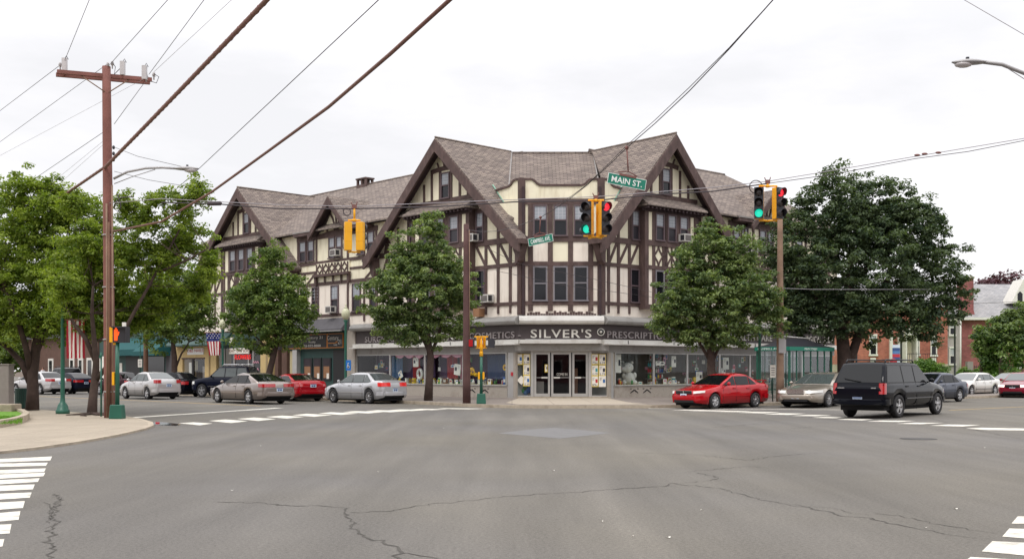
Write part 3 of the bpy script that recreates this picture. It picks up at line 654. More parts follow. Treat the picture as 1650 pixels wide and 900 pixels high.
m.fbox(FE, E(829), E(855), -.05, .04, 2.5, 2.62, 'grey_enamel'); m.fbox(FE, E(953), E(983), -.05, .04, 2.5, 2.62, 'grey_enamel'); m.build('door_frame', BL)
m = MB(); m.fbox(FE, E(861), E(947), -.02, 0, zt + .1, zt2, 'dark_glass'); m.build('transom', BL)
for i, (a, b) in enumerate(((860, 887), (887.5, 921), (921.5, 948))):
    m = MB(); xa, xb = E(a) + .02, E(b) - .02; zb = .21; wf = .11
    m.fbox(FE, xa, xa + wf, -.03, .03, zb, zt - .01, 'alu'); m.fbox(FE, xb - wf, xb, -.03, .03, zb, zt - .01, 'alu'); m.fbox(FE, xa + wf, xb - wf, -.03, .03, zb, zb + .16, 'alu'); m.fbox(FE, xa + wf, xb - wf, -.03, .03, zt - .12, zt - .01, 'alu')
    Dr = m.build('door', BL)
    MB().quad(FE.P(xa + wf, 0, zb + .16), FE.P(xb - wf, 0, zb + .16), FE.P(xb - wf, 0, zt - .12), FE.P(xa + wf, 0, zt - .12), 'shop_glass').build('pane', Dr, recalc=False)
    m = MB(); m.fbox(FE, xa + wf, xb - wf, .03, .05, 1.2, 1.225, 'alu'); hx = xb - wf - .35 if i == 0 else xa + wf + .02; m.fbox(FE, hx, hx + .33, .03, .08, 1.17, 1.25, 'white_enamel')
    hx = xb - .07 if i == 0 else xa + .04; m.fbox(FE, hx, hx + .03, .05, .1, .95, 1.35, 'alu'); m.build('push_bar', Dr)
for a, b in ((831, 855), (954, 978)):
    m = MB(); m.fbox(FE, E(a), E(b), -.03, .03, .2, .27, 'alu'); m.fbox(FE, E(a) - .05, E(a), -.03, .03, .2, 2.5, 'alu'); W = m.build('side_light', BL)
    MB().quad(FE.P(E(a), 0, .27), FE.P(E(b), 0, .27), FE.P(E(b), 0, 2.5), FE.P(E(a), 0, 2.5), 'shop_glass').build('pane', W, recalc=False)
ftext(FE, 'COME IN', E(905.5), .01, 1.31, .15, 'letter_white', 17 / F * YE, BL, extrude=.002)
# posters on the entrance glass
def poster(fr, s, z, w, h, kind, label, o=.045, rot=0, group=None, name='poster', cat='poster', img=None, price=None):
    m = MB(); c, sn = math.cos(rot), math.sin(rot)
    def q(x0, x1, z0, z1, oo, mm):
        pts = [(s + x * c - y * sn, z + x * sn + y * c) for x, y in ((x0, z0), (x1, z0), (x1, z1), (x0, z1))]
        m.fprism(fr, pts, oo, oo + .004, mm)
    q(-w / 2, w / 2, -h / 2, h / 2, o, 'poster_yellow' if kind == 'yellow' else 'poster_white')
    if kind == 'yellow': q(-w / 2 + .03, w / 2 - .03, -h / 2 + .04, h / 2 - .02, o + .005, 'poster_white')
    if kind != 'blank':
        im = img or 'ink'
        q(-w * .08 + w * .15, w * .38, -h * .12, h * .2, o + .01, im)
        for k in range(3): q(-w * .36, -w * .05 - k * .02, h * .3 - k * h * .1, h * .3 - k * h * .1 + .02, o + .01, 'letter_dim')
    ob = m.build(name, loc=fr.P(s, o, z)); tag(ob, label, cat, group)
    if price:
        d, on = fr.mat(); pt = place_text(text_mesh(price, h * .2, 'ink', w * .75, extrude=.001), fr.P(s, o + .012, z - h * .42), d, on).build('lettering', ob, recalc=False, uv=False)
    return ob
PG = 'price posters beside the entrance doors'
py = lambda y: EYE + (HY - y) / F * YE
pw_, ph_ = 11.3 / F * YE, 17.5 / F * YE
for (x, y, pr, im, lab) in ((836.5, 578.5, '12.69', 'ink_blue', 'yellow bordered price poster at upper left of the glass left of the doors'), (848.5, 578.5, '5.39', 'ink', 'yellow bordered price poster at upper right of the glass left of the doors'), (848.5, 595.5, '7.39', 'ink', 'yellow bordered price poster in the middle of the glass left of the doors'),
        (848.5, 613, '10.39', 'ink_blue', 'lowest yellow bordered price poster left of the doors above the balloons'), (958.5, 578.5, '75c', 'ink_red', 'price poster at upper left of the glass right of the doors'), (970.5, 578.5, '6.39', 'ink', 'price poster at upper right of the glass right of the doors'),
        (958.5, 596.5, '13.79', 'goods_teal', 'price poster showing a teal bottle right of the doors'), (970.5, 596.5, '5.79', 'ink', 'price poster with a dark box picture right of the doors'), (958.5, 614, '89c', 'ink_red', 'lowest price poster with a red bottle right of the doors')):
    poster(FE, E(x), py(y), pw_, ph_, 'yellow', lab, img=im, price=pr, group=PG)
poster(FE, E(970.5), py(614), pw_, ph_, 'white', 'white notice with blue print at lower right of the door posters', img='ink_blue')
poster(FE, E(840), py(612), .34, .34, 'blank', 'blank white paper square turned on its corner, left of the entrance doors', rot=R(45), o=.03)
poster(FE, E(880), py(593), .16, .42, 'yellow', 'narrow yellow notice taped to the left entrance door', o=.035)
for x, y, r, mm, lb in ((841, 629, .17, 'goods_green', 'green balloon low behind the glass left of the doors'), (846, 624, .16, 'leaf_plain', 'dark green balloon highest of the balloons left of the doors'), (852, 628, .17, 'goods_blue', 'blue balloon right of the green ones behind the glass'), (847, 632, .15, 'sky_blue', 'small pale blue balloon on the floor behind the glass')):
    o = MB().ball((E(x), YE + .45, py(y)), r, mm, sc=(1, 1, 1.1)).build('balloon', loc=(E(x), YE + .45, py(y))); tag(o, lb, 'balloon', 'balloons behind the entrance glass')
b_ = MB().box(E(862), E(877), YE + .6, YE + 1.1, .2, 1.0, 'cabinet').build('display_counter', loc=(E(869), YE + .8, .2)); tag(b_, 'grey counter standing behind the left entrance door', 'counter')
cb = MB().box(E(927), E(933), YE + 1.2, YE + 1.8, .2, 1.7, 'goods_brown').box(E(934), E(947), YE + 1.5, YE + 1.9, .2, 1.2, 'interior_dark').build('shelf_rack', loc=(E(937), YE + 1.5, .2)); tag(cb, 'brown shelf rack inside behind the right entrance door', 'shelf')
# ================================================================= ground, roads, pavements
def asphalt(name, base, warm):
    m = bpy.data.materials.new(name); m.use_nodes = True; n = m.node_tree.nodes; l = m.node_tree.links; b = n['Principled BSDF']; b.inputs['Roughness'].default_value = .82; b.inputs['Specular IOR Level'].default_value = .35
    t = n.new('ShaderNodeTexCoord')
    def noise(sc, det, lo, hi, a, c, mp=None, rough=.6):
        x = n.new('ShaderNodeTexNoise'); x.inputs['Scale'].default_value = sc; x.inputs['Detail'].default_value = det; x.inputs['Roughness'].default_value = rough
        if mp:
            q = n.new('ShaderNodeMapping'); q.inputs['Scale'].default_value = mp[0]; q.inputs['Rotation'].default_value = (0, 0, mp[1]); l.new(t.outputs['Object'], q.inputs[0]); l.new(q.outputs[0], x.inputs[0])
        else: l.new(t.outputs['Object'], x.inputs[0])
        r = n.new('ShaderNodeMapRange'); l.new(x.outputs['Fac'], r.inputs[0]); r.inputs[1].default_value = lo; r.inputs[2].default_value = hi; r.inputs[3].default_value = a; r.inputs[4].default_value = c; return r.outputs[0], x
    a1, _ = noise(.13, 5, .35, .65, .88, 1.1); a2, _ = noise(26, 5, .4, .6, .76, 1.26, rough=.85); a3, _ = noise(.9, 6, .35, .7, .86, 1.08, ((1, .08, 1), R(38))); a4, nx = noise(110, 2, .38, .64, .74, 1.3); a5, _ = noise(1.0, 5, .4, .7, .88, 1.06, ((1, .07, 1), R(-46)))
    cur = None
    for a in (a1, a2, a3, a4, a5):
        if cur is None: cur = a
        else:
            mu = n.new('ShaderNodeMath'); mu.operation = 'MULTIPLY'; l.new(cur, mu.inputs[0]); l.new(a, mu.inputs[1]); cur = mu.outputs[0]
    f, _ = noise(.07, 3, .4, .6, 0, 1)
    mx = n.new('ShaderNodeMix'); mx.data_type = 'RGBA'; l.new(f, mx.inputs[0]); mx.inputs[6].default_value = (*base, 1); mx.inputs[7].default_value = (*warm, 1)
    v = n.new('ShaderNodeVectorMath'); v.operation = 'SCALE'; l.new(mx.outputs[2], v.inputs[0]); l.new(cur, v.inputs['Scale']); l.new(v.outputs[0], b.inputs['Base Color'])
    bp = n.new('ShaderNodeBump'); bp.inputs['Strength'].default_value = .35; bp.inputs['Distance'].default_value = .008; l.new(nx.outputs['Fac'], bp.inputs['Height']); l.new(bp.outputs[0], b.inputs['Normal'])
    MATS[name] = m
ASPH = .146
asphalt('asphalt', (ASPH * .99, ASPH * .93, ASPH * .86), (ASPH * 1.07, ASPH * .975, ASPH * .81))
mat('patch_asphalt', (.15, .147, .146), .8, var=.1, scale=3)
mat('crack', (.07, .064, .056), .95, var=.3, scale=4)
mat('tar', (.075, .072, .07), .8, var=.2, scale=3)
def pavemat(name, c1, c2, joint, size, var):
    m = brickmat(name, c1, c2, joint, size, size, .012, .88, offset=0, bump=.25, var=var)
    n = m.node_tree.nodes; l = m.node_tree.links; b = n['Principled BSDF']; t = n.new('ShaderNodeTexCoord'); x = n.new('ShaderNodeTexNoise'); x.inputs['Scale'].default_value = 30; x.inputs['Detail'].default_value = 4; l.new(t.outputs['Object'], x.inputs[0])
    r = n.new('ShaderNodeMapRange'); l.new(x.outputs['Fac'], r.inputs[0]); r.inputs[1].default_value = .3; r.inputs[2].default_value = .7; r.inputs[3].default_value = .86; r.inputs[4].default_value = 1.12
    src = b.inputs['Base Color'].links[0].from_socket; v = n.new('ShaderNodeVectorMath'); v.operation = 'SCALE'; l.new(src, v.inputs[0]); l.new(r.outputs[0], v.inputs['Scale']); l.new(v.outputs[0], b.inputs['Base Color'])
pavemat('pave_near', (.365, .31, .24), (.335, .285, .222), (.22, .185, .145), 1.5, .09)
pavemat('pave_far', (.23, .195, .17), (.205, .175, .152), (.12, .1, .09), 1.2, .12)
pavemat('pave_entry', (.42, .36, .285), (.39, .335, .265), (.17, .14, .12), 1.8, .07)
def sheet(name, pts, z, m, kind='structure', label=None, cat=None, parent=None):
    mb = MB(); mb.poly([(p[0], p[1], z) for p in pts], m); o = mb.build(name, parent, recalc=False)
    for p in o.data.polygons:
        if p.normal.z < 0: p.flip()
    return tag(o, kind=kind) if parent is None else o
sheet('ground', [(-900, -300), (900, -300), (900, 1400), (-900, 1400)], -.02, 'soil')
sheet('road', [(-170, -60), (170, -60), (210, 260), (-210, 260)], 0.0, 'asphalt')
def slab_up(name, pts, z, top, side, z0=-.05):
    mb = MB(); n = len(pts); a = [(p[0], p[1], z0) for p in pts]; b = [(p[0], p[1], z) for p in pts]
    mb.add(b, [tuple(range(n))], top); mb.add(a + b, [(i, (i + 1) % n, n + (i + 1) % n, n + i) for i in range(n)], side)
    return tag(mb.build(name, recalc=False), kind='structure')
def inset_line(pts, d):     # offset an open line to its left
    out = []
    for i, p in enumerate(pts):
        a = Vector(pts[max(i - 1, 0)][:2]); b = Vector(pts[min(i + 1, len(pts) - 1)][:2]); t = (b - a).normalized(); nrm = Vector((-t.y, t.x)); out.append((p[0] + nrm.x * d, p[1] + nrm.y * d))
    return out
far = [FL.P(s, 7.3, 0) for s in (120, 60, 30, 10, 2)] + [G(x, y) for x, y in ((705, 652.2), (745, 654.6), (782, 656.2), (830, 657.2), (900, 657.6), (1000, 657.5), (1060, 657), (1120, 655.8), (1180, 654.3), (1240, 652.9))]
end = far[-1]; far += [end + FR.d * k for k in (10, 30, 60, 120)]
far = [(p.x, p.y) for p in far]
back = [FR.P(120, -3, 0), FR.P(0, -3, 0), FL.P(0, -3, 0), FL.P(120, -3, 0)]
inn = inset_line(far, .16)
slab_up('pavement', inn + [(p.x, p.y) for p in back], .13, 'pave_far', 'curb_stone')
slab_up('kerb', far + inn[::-1], .134, 'curb_stone', 'curb_stone')
ent = [G(833, 644, .13), G(978, 644, .13), G(1015, 649, .13), G(1075, 657, .13), G(900, 660.5, .13), G(822, 660, .13), G(800, 653, .13)]
ent = [(FE.P(E(836), .14, 0)), (FE.P(E(978), .14, 0))] + [G(x, y, .138) for x, y in ((1012, 647.5), (1045, 650.8), (1000, 651.2), (900, 651.4), (835, 650.9), (815, 648.5))]
sheet('entrance_path', [(p.x, p.y) for p in ent], .139, 'pave_entry')
near = [G(x, y) for x, y in ((-420, 790), (0, 731), (60, 724), (130, 714), (190, 703), (235, 692.5), (248, 687), (246, 682), (228, 676.5), (200, 672))] + [FL.P(s, 23.9, 0) for s in (2, 10, 40, 120)]
near = [(p.x, p.y) for p in near]; inn = inset_line(near, .15)
slab_up('pavement', inn + [(-260, 120), (-260, 20)], .05, 'pave_near', 'curb_stone')
slab_up('kerb', near + inn[::-1], .053, 'curb_stone', 'curb_stone')
# far side of the right-hand street, lawn in front of the brick houses
lawn = [FR.P(34, 9, 0), FR.P(34, -60, 0), FR.P(160, -60, 0), FR.P(160, 9, 0)]
slab_up('lawn', [(p.x, p.y) for p in lawn], .15, 'grass', 'curb_stone')
# ------- painted markings: zebra bars, lines (flat sheets)
def paint(pts, m='white_paint', z=.004):
    mk = MB(); pp = [G(x, y) for x, y in pts]; mk.poly([(p.x, p.y, z) for p in pp], m); return mk
ALLP = []
zl_ = [(735, 741.5, 84, 739, 744.5), (745, 750, 77, 746, 752), (754, 760, 74, 757, 763), (761, 767, 73, 764, 771), (770, 776, 64, 773, 780), (780, 788, 56, 782, 791), (793, 801.5, 51, 795, 804.5), (807, 818, 40, 809, 821), (823, 837, 33, 826, 840), (844, 859, 18.6, 845, 861), (868, 880, 7, 869, 883)]
cw = MB()
for yt, yb, xr, lt, lb in zl_:
    k = 260 / max(xr, 40)
    pts = [(xr, yt), (xr - 3, yb), (-200, lb + (lb - yb) * 200 / max(xr, 30)), (-200, lt + (lt - yt) * 200 / max(xr, 30))]
    pp = [G(x, y) for x, y in pts]; cw.poly([(p.x, p.y, .004) for p in pp], 'white_paint')
tag(cw.build('crosswalk_paint', recalc=False), kind='structure')
cw = MB()
sc7 = lambda p: (300 + p[0] / 2.0625, 660 + p[1] / 2.0625); sc8 = lambda p: (1000 + p[0] / 2.5385, 660 + p[1] / 2.5385)
for b in (((-25, 44), (25, 41), (88, 45), (45, 51)), ((75, 36), (130, 31.5), (205, 37), (150, 43.5)), ((170, 29.5), (225, 25), (300, 30), (240, 36.5)), ((265, 23), (320, 18.5), (392, 23), (335, 28.5)), ((352, 17), (400, 12.5), (485, 17), (425, 22.5)), ((440, 11.5), (480, 7.5), (572, 11.5), (515, 16.5)),
          ((520, 7.5), (560, 3.5), (655, 7), (605, 11.5)), ((595, 4), (635, .5), (740, 3.5), (680, 7.5)), ((670, 1), (710, -2), (800, 0), (750, 3.5)), ((745, -1.5), (780, -4), (870, -2), (815, .6)), ((830, -4), (860, -6), (1000, -4.5), (940, -2.4))):
    pp = [G(*sc7(p)) for p in b]; cw.poly([(p.x, p.y, .004) for p in pp], 'white_paint')
tag(cw.build('crosswalk_paint', recalc=False), kind='structure')
cw = MB()
for b in (((200, 1), (260, -2), (360, -1), (300, 2.6)), ((270, 4), (330, 0), (440, 2), (380, 6)), ((370, 7), (430, 2.5), (545, 5), (480, 9.5)), ((470, 11), (540, 6.5), (660, 9), (590, 15)), ((580, 18), (650, 12), (765, 14), (690, 21.5)), ((690, 24.5), (760, 18.5), (870, 20.5), (800, 27)), ((775, 32), (840, 26), (935, 29), (880, 36)), ((875, 39.5), (930, 35), (1040, 38), (990, 44)),
          ((1000, 47), (1060, 42), (1215, 44), (1140, 50.5)), ((1120, 57), (1200, 50.5), (1330, 52.5), (1230, 59.5)), ((1255, 64.5), (1340, 58), (1480, 61), (1400, 69.5)), ((1400, 75), (1470, 70), (1650, 74.5), (1740, 83), (1650, 86), (1500, 83.5)), ((1650, 95), (1800, 88), (1950, 92), (1800, 101))):
    bc = [sum(p[i] for p in b) / len(b) for i in (0, 1)]; pp = [G(*sc8((bc[0] + (p[0] - bc[0]) * .93, bc[1] + (p[1] - bc[1]) * .72))) for p in b]; cw.poly([(p.x, p.y, .004) for p in pp], 'white_paint')
tag(cw.build('crosswalk_paint', recalc=False), kind='structure')
cw = MB()
for b in (((1630, 843), (1640, 831.5), (1760, 833), (1760, 846)), ((1615, 864), (1626.5, 851), (1760, 855), (1760, 876)), ((1582, 888), (1599, 871.5), (1760, 879), (1760, 905)), ((1545, 911), (1564, 897), (1760, 908), (1760, 940))):
    pp = [G(*p) for p in b]; cw.poly([(p.x, p.y, .004) for p in pp], 'white_paint')
tag(cw.build('crosswalk_paint', recalc=False), kind='structure')
def line_strip(name, a, b, w, m, z=.004, n=1):
    d = (b - a).normalized(); nn = Vector((-d.y, d.x, 0)) * w / 2; mb = MB(); mb.poly([(p.x, p.y, z) for p in (a - nn, b - nn, b + nn, a + nn)], m); return tag(mb.build(name, recalc=False), kind='structure')
line_strip('stop_line', G(203, 673), G(450, 656.8), .42, 'white_paint')
line_strip('stop_line', G(1045, 657.7), G(1420, 660.2), .26, 'white_paint', .0045)
mat('yellow_paint', lin((178, 150, 96)), .8, var=.2, scale=5)
line_strip('centre_line', G(420, 653.5), FL.P(70, 15.6, 0), .2, 'yellow_paint')
line_strip('centre_line', G(1530, 660.5), G(1530, 660.5) + FR.d * 120, .14, 'yellow_paint')
# lighter patch, cracks, manholes, puddle
sheet('road_patch', [tuple(G(x, y)[:2]) for x, y in ((802, 697.5), (848, 692), (893, 688.5), (940, 692.5), (984, 697), (940, 702), (902, 706), (850, 701.5))], .003, 'patch_asphalt')
random.seed(11)
def crack(pts, w, name='crack'):
    pp = [G(x, y) for x, y in pts]; q = []
    for a, b in zip(pp, pp[1:]):
        n = max(2, int((b - a).length / .09))
        for k in range(n): q.append(a.lerp(b, k / n))
    q.append(pp[-1]); d_ = []
    for p in q: d_.append(p + Vector((random.gauss(0, .028), random.gauss(0, .04), 0)))
    mb = MB(); L, Rr = [], []
    for i, p in enumerate(d_):
        t = d_[min(i + 1, len(d_) - 1)] - d_[max(i - 1, 0)]; nn = Vector((-t.y, t.x, 0)).normalized() * w * random.uniform(.1, .42) * min(1, (len(d_) - i) / 8 + .2) ; L.append(p + nn); Rr.append(p - nn)
    for i in range(len(d_) - 1): mb.poly([(v.x, v.y, .0035) for v in (L[i], L[i + 1], Rr[i + 1], Rr[i])], 'crack')
    return tag(mb.build(name, recalc=False, uv=False), kind='structure')
C7 = lambda *a: [sc7((a[i], a[i + 1])) for i in range(0, len(a), 2)]; C8 = lambda *a: [sc8((a[i], a[i + 1])) for i in range(0, len(a), 2)]
crack(C7(110, 306, 230, 308, 370, 320, 450, 317, 500, 323, 530, 333, 522, 352, 550, 372, 545, 385, 570, 412, 600, 428, 650, 440, 690, 455, 715, 468, 697, 490, 700, 500, 690, 540), .045)
crack(C7(530, 340, 660, 338, 780, 318, 930, 301, 1100, 285, 1250, 275, 1440, 262, 1600, 252, 1650, 250), .03)
crack(C7(715, 475, 790, 483, 850, 494, 900, 506), .03)
crack(C8(0, 322, 90, 317, 190, 311, 215, 300, 270, 306, 430, 325, 455, 338, 520, 352, 600, 374, 690, 388, 780, 402, 900, 432, 1010, 440, 1100, 464, 1230, 487, 1370, 512, 1500, 525), .03)
crack(C8(690, 385, 870, 402, 930, 415, 1010, 432), .02); crack(C8(1060, 425, 1170, 438, 1300, 468, 1440, 490, 1540, 508), .025)
crack(C8(60, 175, 330, 185, 515, 205, 650, 188, 840, 174), .035); crack(C8(270, 253, 400, 242, 520, 232, 620, 236), .035); crack(C8(310, 258, 360, 266, 395, 278, 370, 288, 300, 298, 210, 300), .03)
crack([(92, 795), (93, 810), (86, 826), (88, 846), (78, 866), (81, 884), (76, 905)], .04); crack([(92, 800), (100, 808), (86, 815), (82, 830), (80, 850)], .02); crack([(73, 808), (84, 826), (80, 838)], .02)
crack([(1495, 672), (1560, 690), (1650, 708)], .03); crack(C8(380, 72, 520, 60, 640, 50), .05); crack(C8(700, 75, 820, 66), .05); crack([(880, 668), (760, 662), (700, 664)], .04)
mc = G(1480, 706.5); mh = MB(); mh.lathe((mc.x, mc.y, .002), [(.42, 0), (.42, .003)], 'tar', 24); tag(mh.build('manhole_cover'), 'round iron manhole cover set in the asphalt on the right', 'manhole')
for x, y in ((1192, 866), (1270, 866)):
    pass
# litter specks
random.seed(5)
for k, (x, y) in enumerate(((374, 790), (1077, 866), (1540, 820), (1130, 822), (892, 758), (420, 718), (1492, 850), (610, 760), (1020, 864), (1587, 721), (715, 690), (970, 840))):
    p = G(x, y); lm = MB(); a = random.random() * 3; sz = .01 + .012 * random.random()
    lm.poly([(p.x + math.cos(a + t) * sz * (1 + .4 * (i % 2)), p.y + math.sin(a + t) * sz, .006 + .01 * (i % 2)) for i, t in enumerate((0, 1.4, 3, 4.5))], 'poster_white'); tag(lm.build('paper_scrap', recalc=False), 'tiny pale scrap of litter lying on the asphalt', 'litter', 'scraps of litter on the road')
m = bpy.data.materials.new('puddle'); m.use_nodes = True; b = m.node_tree.nodes['Principled BSDF']; b.inputs['Base Color'].default_value = (.05, .05, .05, 1); b.inputs['Roughness'].default_value = .03; b.inputs['Specular IOR Level'].default_value = 1; MATS['puddle'] = m
sheet('puddle', [tuple(G(x, y)[:2]) for x, y in ((243, 681), (256, 679.3), (275, 681), (292, 683.5), (283, 685.5), (262, 684.6), (249, 684))], .006, 'puddle')

# ================================================================= shops along the left street
def ssp(a, b): return sorted((FL.S(a), FL.S(b)))
# dark pent roof, green office front
s0, s1 = SL(562), SL(456)
SF = MB().fbox(FL, s0, s1, -.6, -.02, 2.95, 4.4, 'shop_green').build('shop_front', BL)
p = MB(); p.prism([FL.P(s0 - .1, o, z) for o, z in ((-.02, 4.95), (.65, 4.2), (.65, 4.1), (-.02, 4.1))], FL.d * (s1 - s0 + .2), 'slate_board'); p.fbox(FL, s0 - .1, s1 - 2.5, .6, .72, 4.05, 4.1, 'alu'); p.build('pent_roof', BL)
m = MB(); m.fbox(FL, s0, s1, -.5, -.3, 0, 2.95, 'shop_green'); m.fbox(FL, s0, SL(559), -.3, .02, 0, 4.1, 'shop_green'); m.fbox(FL, SL(531), SL(554), -.295, -.28, 0.1, 2.9, 'black'); m.fbox(FL, SL(478), SL(471), -.3, 0, .1, 2.95, 'alu'); m.fbox(FL, SL(470), SL(465), -.3, -.1, .1, 2.9, 'interior_cream'); m.fbox(FL, SL(463), SL(455), -.3, .05, .1, 3, 'brown_board'); m.fbox(FL, SL(449), SL(444), -.3, .05, .1, 3, 'brown_board')
m.fbox(FL, SL(456), SL(440), -.5, -.3, 0, 4, 'interior_dark'); m.build('shop_front', BL)
for a, b in ((528, 514.5), (512.5, 499.5), (497.5, 484)):
    m = MB(); x0, x1 = SL(a), SL(b); m.fbox(FL, x0, x1, -.3, -.24, .95, 2.4, 'black'); m.fbox(FL, x0 + .12, x1 - .1, -.24, -.23, 1.0, 2.3, 'interior_dark'); W = m.build('window', BL)
    m = MB(); m.fbox(FL, x0 + .15, x1 - .15, -.23, -.22, 1.1, 1.85, 'cardboard'); m.fbox(FL, x0 + .18, x0 + .45, -.22, -.215, 1.05, 1.4, 'poster_white'); m.build('notice', W)
for k, (a, b) in enumerate(((554, 528.6), (528, 481.5), (480, 456))):
    m = MB(); x0, x1 = SL(a), SL(b); m.fbox(FL, x0, x1, 0, .05, 3.02, 3.95, 'gold'); m.fbox(FL, x0 + .06, x1 - .06, .05, .06, 3.07, 3.9, 'black'); o = m.build('shop_sign', loc=FL.P(x0, 0, 3.02))
    tag(o, ['small black office sign with white script and a gold roof line beside the lamp post', 'long black office sign framed in gold with a phone number', 'black office sign half hidden by tree leaves'][k], 'shop sign')
    if k == 0:
        ftext(FL, 'Century', (x0 + x1) / 2 + .25, .065, 3.45, .36, 'letter_white', 1.25, o, extrude=.004); ftext(FL, '21', x0 + .38, .065, 3.26, .3, 'letter_white', .36, o, extrude=.004)
        g = MB(); g.farc(FL, [(x1 - .1, 3.33), (x1 - .9, 3.33), (x1 - 1.15, 3.42), (x0 + .8, 3.42), (x0 + .6, 3.34)], .05, .062, .07, 'gold'); g.build('roof_line', o); ftext(FL, 'Realty', (x0 + x1) / 2 - .05, .065, 3.15, .13, 'letter_white', .4, o, extrude=.003)
    if k == 1:
        ftext(FL, 'Century 21', (x0 + x1) / 2 - .15, .065, 3.58, .24, 'letter_white', 2.1, o, extrude=.004); ftext(FL, 'Realty', (x0 + x1) / 2, .065, 3.34, .18, 'letter_white', .8, o, extrude=.004); ftext(FL, '203-932-8888', (x0 + x1) / 2 + .1, .065, 3.12, .15, 'letter_white', 2.2, o, extrude=.004)
# flower shop
m = MB(); m.fbox(FL, SL(440), SL(422), -.6, .12, 0, 4.1, 'tan_stucco'); m.fbox(FL, SL(434), SL(431), .12, .14, 0, 4.1, 'tan_dark'); m.build('pilaster', BL)
m = MB(); x0, x1 = SL(421.5), SL(351); m.fbox(FL, x0, x1, -.6, .1, 3.2, 4.15, 'shop_green'); m.fbox(FL, x0, x0 + 1.0, .1, .14, 3.3, 3.7, 'black'); m.fbox(FL, x0, x1, -1.2, -1.1, 0, 3.2, 'interior_dark'); m.fbox(FL, x0, x1, -1.1, -.05, .1, .6, 'slate_board')
for px_ in (407.5, 400, 377, 361): x = SL(px_); m.fbox(FL, x - .05, x + .05, -.1, 0, .1, 3.2, 'alu')
m.build('shop_front', BL)
MB().quad(FL.P(x0, -.06, .6), FL.P(x1, -.06, .6), FL.P(x1, -.06, 3.2), FL.P(x0, -.06, 3.2), 'shop_glass').build('pane', BL, recalc=False)
o = MB().fbox(FL, SL(379), SL(359), .1, .25, 3.45, 3.98, 'poster_white').build('shop_sign', loc=FL.P(SL(370), .1, 3.45)); tag(o, 'plain white box sign on the green fascia over the florist', 'shop sign')
o = MB().fbox(FL, SL(404), SL(372), .1, .16, 2.78, 3.18, 'poster_white').build('shop_sign', loc=FL.P(SL(390), .1, 2.78)); tag(o, 'cream board sign with brown letters above the red neon letters', 'shop sign'); ftext(FL, 'BOWS  TOWN  BOWS', FL.S(388), .165, 2.87, .22, 'goods_brown', 2.9, o, extrude=.004)
o = ftext(FL, 'FLOWERS', FL.S(391), .0, 2.38, .34, 'neon_red', 2.2, None, 'neon_sign', extrude=.02); tag(o, 'red neon sign spelling flowers in the florist window', 'neon sign')
m = MB()
for k in range(9):
    x = SL(409 + (k % 3) * 3.2); z = 1.1 + (k // 3) * .5; m.fbeam(FL, x - .12, z, x + .02, z + .14, .06, .0, .01, 'goods_pink'); m.fbeam(FL, x + .1, z, x - .02, z + .14, .06, .01, .02, 'goods_pink')
tag(m.build('window_decal', loc=FL.P(SL(412), 0, 1)), 'pink heart decals on the dark glass at the right end of the florist', 'decal')
random.seed(8)
for k in range(16):
    px_ = random.uniform(354, 405); x = SL(px_); r = random.uniform(.1, .22); z = .62 + r * .7
    o = MB().ball(FL.P(x, -.6 + random.uniform(-.2, .2), z + random.choice((0, .2, .5))), r, random.choice(('leaf_plain', 'goods_pink', 'goods_white', 'leaf_plain', 'goods_red')), 8, 6, (1, 1, 1.3)).build('flower_bunch', loc=FL.P(x, -.6, .62)); tag(o, 'bunch of flowers or greenery standing inside the florist window', 'flowers', 'flower bunches in the florist window')
# tan shop
TS = thing('tan_shop', 'low tan stucco shop with a green sloped canopy and one dark window', 'building', FL.P(35, -.5, .13)); 
def tsb(name, f): m = MB(); f(m); return m.build(name, TS)
x0, x1 = SL(349.5), SL(283.5)
tsb('wall', lambda m: (m.fbox(FL, x0, x1 , -8, .06, 2.45, 3.55, 'tan_stucco'), m.fbox(FL, x0, x0 + 1.75, -8, .06, 0, 2.45, 'tan_stucco'), m.fbox(FL, x1 - 1.2, x1, -8, .06, 0, 2.45, 'tan_stucco'), m.fbox(FL, x0 + 1.75, x1 - 1.2, -8, .0, 0, .78, 'tan_dark'), m.fbox(FL, x0 + 1.75, x1 - 1.2, -1.2, -1.1, .78, 2.45, 'interior_dark'), m.fbox(FL, x0 + .9, x0 + 1.05, .06, .12, 0, 3.55, 'tan_dark')))
tsb('planter', lambda m: m.fbox(FL, x0 + 1.7, x1 - 1.0, .03, .6, .1, .8, 'brick_dull'))
tsb('canopy', lambda m: m.prism([FL.P(x0 - 2.3, o, z) for o, z in ((.0, 4.35), (1.1, 3.5), (1.1, 3.4), (0, 3.4))], FL.d * (x1 - x0 + 2.0), 'shop_green'))
wn = tsb('window', lambda m: (m.fbox(FL, x0 + 1.68, x1 - 1.12, .06, .1, 2.45, 2.55, 'timber'), m.fbox(FL, x0 + 1.68, x1 - 1.12, .0, .1, .78, .86, 'timber'), m.fbox(FL, x0 + 3.6, x0 + 3.9, -.1, .02, .86, 2.45, 'black')))
MB().quad(FL.P(x0 + 1.75, -.03, .86), FL.P(x1 - 1.2, -.03, .86), FL.P(x1 - 1.2, -.03, 2.45), FL.P(x0 + 1.75, -.03, 2.45), 'shop_glass').build('pane', wn, recalc=False)
